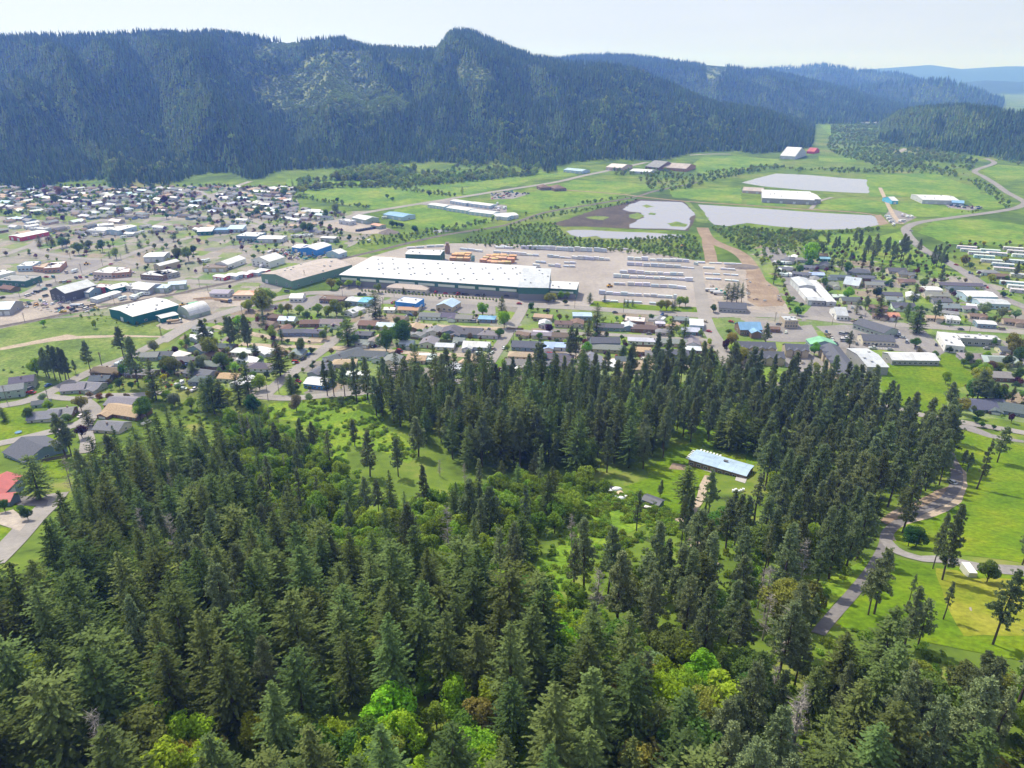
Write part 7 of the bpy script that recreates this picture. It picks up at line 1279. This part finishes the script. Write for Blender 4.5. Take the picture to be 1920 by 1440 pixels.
def fence(c, x0, y0, x1, y1, col=(.2,.14,.1), lab='brown board'):
    a, b = P(c, x0, y0), P(c, x1, y1); d = b - a; n = max(2, int(d.length / 2.4)); r = empty('fence', a, atan2(d.y, d.x), 'board fences of the back gardens'); mb = MB(); k = int(d.length / .3)
    for i in range(k): mb.box(i * d.length / k, (i + .93) * d.length / k, -.02, .02, .1, 1.8 + (i % 2) * .03)
    o = mb.build('board_panel', M['wood'], r); o.color = (*jit(col), 1); mb = MB()
    for i in range(n + 1): mb.box(i * d.length / n - .06, i * d.length / n + .06, .02, .14, -.3, 1.9)
    o = mb.build('posts', M['wood'], r); o.color = (*col, 1); reg(r, f'{lab} fence', 'fence')
for q in (('C',0,222,120,226),('C',165,232,395,238),('C',455,250,600,253),('C',615,262,800,266),('C',812,268,960,274),('C',0,318,140,330),('C',150,372,240,376),('C',110,452,225,456),('C',330,590,440,594),('C',440,412,590,416),('C',690,398,860,402),('B',440,262,505,205,(.24,.09,.08),'dark red board'),('B',1060,205,1085,160,(.7,.7,.69),'white board'),('B',205,405,330,402),('B',980,300,1150,320),('B',1200,325,1290,322),('B',1600,250,1700,252),('B',1700,340,1840,345),('4',1180,785,1260,820),('4',1330,945,1480,935),('4',1060,665,1200,668),('A',1085,215,1160,205),('A',1085,325,1190,330),('A',250,855,430,835,(.13,.1,.08),'dark board'),('A',1240,300,1330,305),('4',420,855,430,715,(.2,.2,.2),'grey chain')): fence(*q)
# hill house yard
bld('E', (655, 498), (790, 532), (690, 480), 2.4, 'gx', 'slate', 'bluegrey', 'small dark open shelter beside the dirt track', 'shelter', 'shed', pitch=.3, mat='metal', depth=5, ph='dark shelter by the dirt track')
p = P('E', 712, 580); r = empty('cargo_trailer', (p.x, p.y, p.z + .25), -.45); mb = MB(); mb.box(-2.4,2.4,-1,1,.55,.7); mb.box(-2.4,2.4,-1,-.93,.7,1.0); mb.tube([(2.4,0,.6),(3.8,0,.5)], .06, 5); o = mb.build('trailer_bed', M['wood'], r); o.color = (.1,.08,.07,1); mb = MB(); mb.box(-2,1.9,-.8,.7,.71,1.05); mb.box(-1.6,2.1,-.5,.5,1.06,1.3); o = mb.build('load', M['wood'], r); o.color = (.7,.66,.6,1)
for s in (-1,1): mb = MB(); mb.prism([(.35*cos(2*pi*i/12),.35+.35*sin(2*pi*i/12)) for i in range(12)], 'y', s*1.12-.1, s*1.12+.1); mb.build('wheel', M['tyre'], r)
tag(r, 'flat trailer loaded with pale boards in front of the dark shelter', 'trailer'); land('board-laden trailer', p)
for i, (x, y, sx, sy, sz, col, lab) in enumerate([(455,420,2.2,1.4,1.2,(.75,.76,.78),'white tarp-covered heap at the back of the junk pile'),(475,455,2.4,1.5,.9,(.6,.47,.3),'tan tarp-covered heap in the middle of the junk pile'),(445,490,1.6,1.3,1.0,(.72,.76,.82),'pale bluish sack at the left front of the junk pile'),(490,490,1.4,1.2,.9,(.78,.78,.78),'white sack at the front of the junk pile'),(525,485,1.2,1.0,1.1,(.74,.72,.66),'cream sack at the right end of the junk pile'),(395,430,2.4,1.2,.5,(.62,.64,.66),'grey boards leaning at the left end of the junk pile'),(420,410,1.5,.9,.8,(.1,.1,.11),'black heap behind the junk pile')]):
    p = P('E', x, y); bm = bmesh.new(); bmesh.ops.create_icosphere(bm, subdivisions=3, radius=1)
    for v in bm.verts: v.co *= 1 + .25 * float(fbm(v.co.x * 2 + i * 9, v.co.y * 2 + v.co.z, 5, 2)); v.co.z = max(v.co.z, -.2)
    me = bpy.data.meshes.new('tarp_heap'); bm.to_mesh(me); bm.free(); me.materials.append(M['wrap']); o = ob('tarp_heap', me); o.location = (p.x, p.y, p.z + .25); o.scale = (sx, sy, sz); o.rotation_euler = (0,0,i); o.color = (*col,1); tag(o, lab, 'heap', 'junk pile by the woods')
land('pale junk pile', P('E', 460, 460))
for i, (x, y) in enumerate([(1385,440),(1405,432),(1425,445),(1445,438),(1465,430)]):
    p = P('E', x, y); mb = MB(); mb.box(-.5,.5,-.45,.45,0,.9); mb.box(-.56,.56,-.5,.5,.9,1.05); o = mb.build('white_box', M['paint']); o.location = (p.x, p.y, p.z + .25); o.rotation_euler = (0,0,.3*i); o.color = (.75,.77,.8,1); o['group'] = 'white boxes under the pines'; reg(o, 'small white box', 'box')
a, b = P('F', 1252, 902), P('F', 1312, 946); d = b - a; L_ = d.length; r = empty('shipping_container', (a + b) / 2 + Vector((0,0,.1)), atan2(d.y, d.x)); mb = MB(); mb.box(-L_/2,L_/2,0,2.44,0.05,2.6)
for i in range(int(L_ / .35)): mb.box(-L_/2+.1+i*.35,-L_/2+.28+i*.35,-.04,0,.2,2.45)
o = mb.build('container_body', M['paint'], r); o.color = (.76,.75,.7,1); mb = MB(); mb.box(L_/2,L_/2+.05,.06,1.2,.15,2.5); mb.box(L_/2,L_/2+.05,1.24,2.38,.15,2.5); o = mb.build('door', M['paint'], r); o.color = (.6,.58,.5,1); tag(r, 'white shipping container standing at the edge of the drive', 'container'); land('white shipping container', a)
a, b = P('F', 1328, 1158), P('F', 1375, 1262); d = b - a; mb = MB(); mb.tube([(0,0,.3),(d.length*.5,.1,.32),(d.length,0,.25)], [.34,.28,.2], 8); o = mb.build('fallen_log', M['barkgrey']); o.location = a; o.rotation_euler = (0,0,atan2(d.y,d.x)); tag(o, 'pale bare fallen log lying on the mown slope', 'log'); land('pale fallen log', a)
p = P('C', 100, 668); r = empty('canopy', p, ST); mb = MB(); [mb.tube([(x,y,0),(x,y,2.3)], .05, 5) for x in (-3,3) for y in (-2.5,2.5)]; mb.build('pole', M['frame'], r); mb = MB(); mb.add([(-3.3,-2.8,2.3),(3.3,-2.8,2.3),(3.3,2.8,2.3),(-3.3,2.8,2.3),(0,0,3.5)], [(0,1,4),(1,2,4),(2,3,4),(3,0,4),(3,2,1,0)]); o = mb.build('cover', M['wrap'], r); o.color = (*RC['turquoise'],1); tag(r, 'bright turquoise canopy among the dark grove treetops', 'canopy'); land('turquoise canopy', p)
p = P('A', 112, 680); r = empty('trampoline', p); mb = MB(); n = 20; mb.tube([(0,0,.75),(0,0,.8)], 1.7, n); o = mb.build('mat', M['wrap'], r); o.color = (.03,.16,.3,1); mb = MB(); [mb.tube([(1.6*cos(k),1.6*sin(k),0),(1.6*cos(k),1.6*sin(k),.78)], .04, 5) for k in (0,1.57,3.14,4.71)]; mb.build('leg_frame', M['frame'], r); tag(r, 'round blue trampoline on the lawn above the cul-de-sac', 'trampoline')
for x in range(4): pass
# scrap and clutter nobody could count
JM = []
for k in range(3):
    mb = MB()
    for _ in range(6): a, b, c = random.uniform(-1.5,1.2), random.uniform(-1,1), random.uniform(0,.5); mb.box(a, a+random.uniform(.3,1.4), b, b+random.uniform(.3,.9), c, c+random.uniform(.2,.8))
    me = bpy.data.meshes.new('scrap'); me.from_pydata(mb.v, [], mb.f); me.materials.append(plain('scrap_%d' % k, [(.55,.54,.52),(.25,.2,.17),(.4,.42,.46)][k], .7, .4, 1.2)); me.update(); JM.append(me)
cj = collection('lib_scrap', JM); sp_ = []
for c, poly, d in (('2', [(240,520),(370,520),(560,550),(700,520),(790,510),(620,580),(440,610),(250,610)], 5), ('1', [(160,910),(450,900),(720,940),(700,980),(430,995),(160,945)], 5), ('2', [(0,440),(300,460),(240,490),(0,500)], 6), ('4', [(0,650),(60,640),(230,830),(230,880),(0,860)], 7), ('3', [(1520,780),(1680,800),(1900,820),(1860,860),(1700,880),(1530,820)], 6), ('4', [(1370,200),(1640,215),(1640,235),(1400,225)], 7), ('2', [(1800,230),(1920,220),(1920,260)], 8)):
    for x, y in poisson([cp(c, *q) for q in poly], d):
        if not taken(x, y, 2) and not near_road(x, y, 1): sp_.append((x, y, .1))
scatter('scrap_yard_clutter', sp_, rng.uniform(.6, 1.5, len(sp_)), cj, 3, 'scrap and clutter strewn over the yards')
# the far rows of houses beyond the three hundred nearest
def fixed(name, c, rough=.8): return plain(name, c, rough, .15, .5)
HM_ = []
for k, (rc, wc, L_, W) in enumerate([('grey','white',15,9),('slate','cream',17,10),('brown','beige',14,9),('pale','white',18,9),('tan','cream',14,8),('white','pale',16,8),('grey','bluegrey',13,10),('slate','grey',19,9)]):
    mb = MB(); h = 2.7; a, b = L_ / 2, W / 2; r = .34 * b
    mb.prism([(-b,-.5),(b,-.5),(b,h),(0,h+r),(-b,h)], 'x', -a, a, 0)
    for sg in (-1, 1):
        pl = [(sg*(b+.4), h-.12), (sg*(b+.4), h+.1), (0, h+r+.22), (0, h+r+.01)]; mb.prism(pl if sg < 0 else pl[::-1], 'x', -a-.4, a+.4, 1)
    mb.prism([(a*.4-2.6,-.5),(a*.4+2.6,-.5),(a*.4+2.6,h-.2),(a*.4,h+.8),(a*.4-2.6,h-.2)], 'y', -b-3, -b+.3, 0)
    for sg in (-1, 1):
        pl = [(a*.4+sg*3, h-.35), (a*.4+sg*3, h-.15), (a*.4, h+1.05), (a*.4, h+.82)]; mb.prism(pl if sg < 0 else pl[::-1], 'y', -b-3.3, -b+.3, 1)
    for q in (-.7, -.35, 0): mb.box(a*q-.7, a*q+.7, -b-.06, -b+.02, .9, 2.0, 2)
    me = bpy.data.meshes.new('far_house'); me.from_pydata(mb.v, [], mb.f)
    for m_ in (fixed('far_wall_%d' % k, WC[wc]), fixed('far_roof_%d' % k, RC[rc]), M['glass']): me.materials.append(m_)
    me.polygons.foreach_set('material_index', mb.m); bm = bmesh.new(); bm.from_mesh(me); bmesh.ops.recalc_face_normals(bm, faces=bm.faces); bm.to_mesh(me); bm.free(); HM_.append(me)
chs = collection('lib_house', HM_); hp, hr, hs = [], [], []
for poly, d, lim in ((TOWN, 15.5, 330), ([(0,415),(60,405),(200,428),(330,425),(520,425),(560,405),(640,415),(600,440),(420,432),(200,445),(0,440)], 17, 60), ([(1440,470),(1620,520),(1880,585),(1900,608),(1600,598),(1500,575)], 19, 40), ([(380,610),(640,596),(1000,602),(1330,602),(1345,688),(900,700),(500,732),(300,700)], 16, 40)):
    k = 0
    for x, y in poisson(poly, d):
        if k >= lim: break
        if taken(x, y, 6.5) or near_road(x, y, 5.5) or nogreen(x, y): continue
        k += 1; hp.append((x, y, Tz(x, y))); hr.append(ST + R(random.choice((-18, 72, -108, -18, -12)) + random.uniform(-4, 4))); hs.append(random.uniform(.75, 1.05)); HOUSES.append((x, y, 7))
scatter('far_houses', hp, hs, chs, len(HM_), 'smaller houses packed along the streets of the town', hr); print('far houses', len(hp))
# garden trees and hedges too many to count, in the far town and the back gardens
gp = []; gs = []
GTM = []
for k, col in enumerate([(.11,.18,.04),(.17,.19,.06),(.2,.27,.04),(.055,.09,.035),(.15,.12,.06),(.1,.04,.05)]):
    m_ = leaf('garden_leaves_%d' % k, tuple(q * 1.6 for q in col), .55, .015, .3, .35); M['gt%d' % k] = m_; t_, c_m, h_ = leafy_model(100 + k, 8, 3.8, 'gt%d' % k, 1100, .15, .75, 9); GTM.append(joined(t_, c_m))
cg = collection('lib_garden', GTM)
for poly, d, (a, b) in (([(-100,350),(545,350),(560,395),(660,402),(640,440),(500,425),(380,420),(300,405),(120,405),(-100,415)], 8, (2.5, 8.5)), ([(380,606),(640,590),(1000,598),(1330,598),(1345,690),(1100,700),(900,712),(500,740),(300,690)], 5.6, (1.5, 6)), ([(1440,470),(1700,455),(1880,580),(1910,612),(1600,600),(1480,588)], 7.5, (1.8, 6)), ([(0,480),(100,440),(400,420),(560,400),(640,425),(640,470),(500,480),(380,520),(200,500)], 11, (2, 6.5)), ([cp('A', *q) for q in [(300,560),(460,440),(800,420),(1000,470),(1560,420),(1560,200),(900,200),(700,300)]], 6, (1.5, 5)), ([(1700,640),(1920,640),(1920,790),(1790,770),(1720,690)], 7, (2, 6)), ([(480,590),(640,560),(1050,585),(1050,600),(700,590),(480,610)], 11, (2, 4)), ([(1700,470),(1780,500),(1920,590),(2000,600),(2000,460),(1800,455)], 10, (2, 5))):
    for x, y in poisson(poly, d):
        if taken(x, y, 2.5) or near_road(x, y, 1.5) or nogreen(x, y) or fbm(x / 40, y / 40, 88, 2) < -.2: continue
        gp.append((x, y, Tz(x, y))); gs.append(random.uniform(a, b) / 8)
scatter('garden_greenery', gp, gs, cg, 6, 'garden trees, hedges and bushes between the houses')

# ------------------------------------------------------------------ labels that single out: counted from something one can find
ORD = ['', 'second', 'third', 'fourth', 'fifth', 'sixth', 'seventh', 'eighth', 'ninth', 'tenth', 'eleventh', 'twelfth', 'thirteenth', 'fourteenth', 'fifteenth', 'sixteenth', 'seventeenth', 'eighteenth', 'nineteenth', 'twentieth']
def ordw(n):
    if n <= 20: return ORD[n - 1]
    t = ['', '', 'twenty', 'thirty', 'forty', 'fifty', 'sixty', 'seventy', 'eighty', 'ninety'][n // 10]
    u = n % 10; return {'twenty': 'twentieth', 'thirty': 'thirtieth', 'forty': 'fortieth', 'fifty': 'fiftieth', 'sixty': 'sixtieth', 'seventy': 'seventieth', 'eighty': 'eightieth', 'ninety': 'ninetieth'}[t] if u == 0 else t + '-' + (['first'] + ORD[1:])[u - 1]
land('red-roofed house', P('A', 60, 980)); land('bend of the curved drive', P('F', 1230, 330)); land('fork of the dirt track', P('E', 1010, 670)); land('left tip of the narrow pond', P('3', 540, 398)); land('end of the cul-de-sac', P('A', 560, 540)); land('sandy meadow path', P('1', 480, 1150)); land('bottom of the centre meadow', P('B', 1030, 1000)); land('vegetable bed', P('E', 940, 235)); land('fork of the paved drive', P('F', 755, 690)); land('corner of the playing field', P('D', 1350, 390)); land('lower end of the paved drive', P('F', 400, 1220)); land('log pond', P('R', 900, 700)); land('bottom left corner of the photo', P('0', 60, 1420)); land('bottom right corner of the photo', P('0', 1860, 1420)); land('middle of the bottom edge', P('0', 960, 1430))
seen_ph = set(); LAND[:] = [l for l in LAND if len(l[0].split()) < 7 and not (l[0] in seen_ph or seen_ph.add(l[0]))]
lx = np.array([l[1] for l in LAND]); ly = np.array([l[2] for l in LAND])
bydesc = {}
for o, desc, cat in REG: bydesc.setdefault(desc, []).append(o)
for desc, os_ in bydesc.items():
    px_ = np.array([o.location.x for o in os_]); py_ = np.array([o.location.y for o in os_])
    d = np.hypot(px_[:, None] - lx[None], py_[:, None] - ly[None]); rk = d.argsort(0).argsort(0)
    for i, o in enumerate(os_):
        j = int(np.lexsort((d[i], rk[i]))[0]); n = int(rk[i][j]) + 1
        o['label'] = f"{desc}, {ordw(n) + ' such from' if n > 1 else 'nearest such to'} the {LAND[j][0]}"

# ------------------------------------------------------------------ haze
hb = MB(); hb.box(-21000, 21000, -1500, 26000, -12, 760); hz = hb.build('haze', [])
m = bpy.data.materials.new('haze_air'); m.use_nodes = True; t = m.node_tree; t.nodes.clear()
ou = t.nodes.new("ShaderNodeOutputMaterial"); pv = t.nodes.new("ShaderNodeVolumePrincipled")
pv.inputs['Density'].default_value = 1.45e-4; pv.inputs['Color'].default_value = (.15, .31, 1.0, 1); pv.inputs['Absorption Color'].default_value = (1, 1, 1, 1); pv.inputs['Anisotropy'].default_value = .25
t.links.new(pv.outputs[0], ou.inputs['Volume']); hz.data.materials.append(m); tag(hz, 'blue summer haze filling the valley air', None, None, 'stuff')
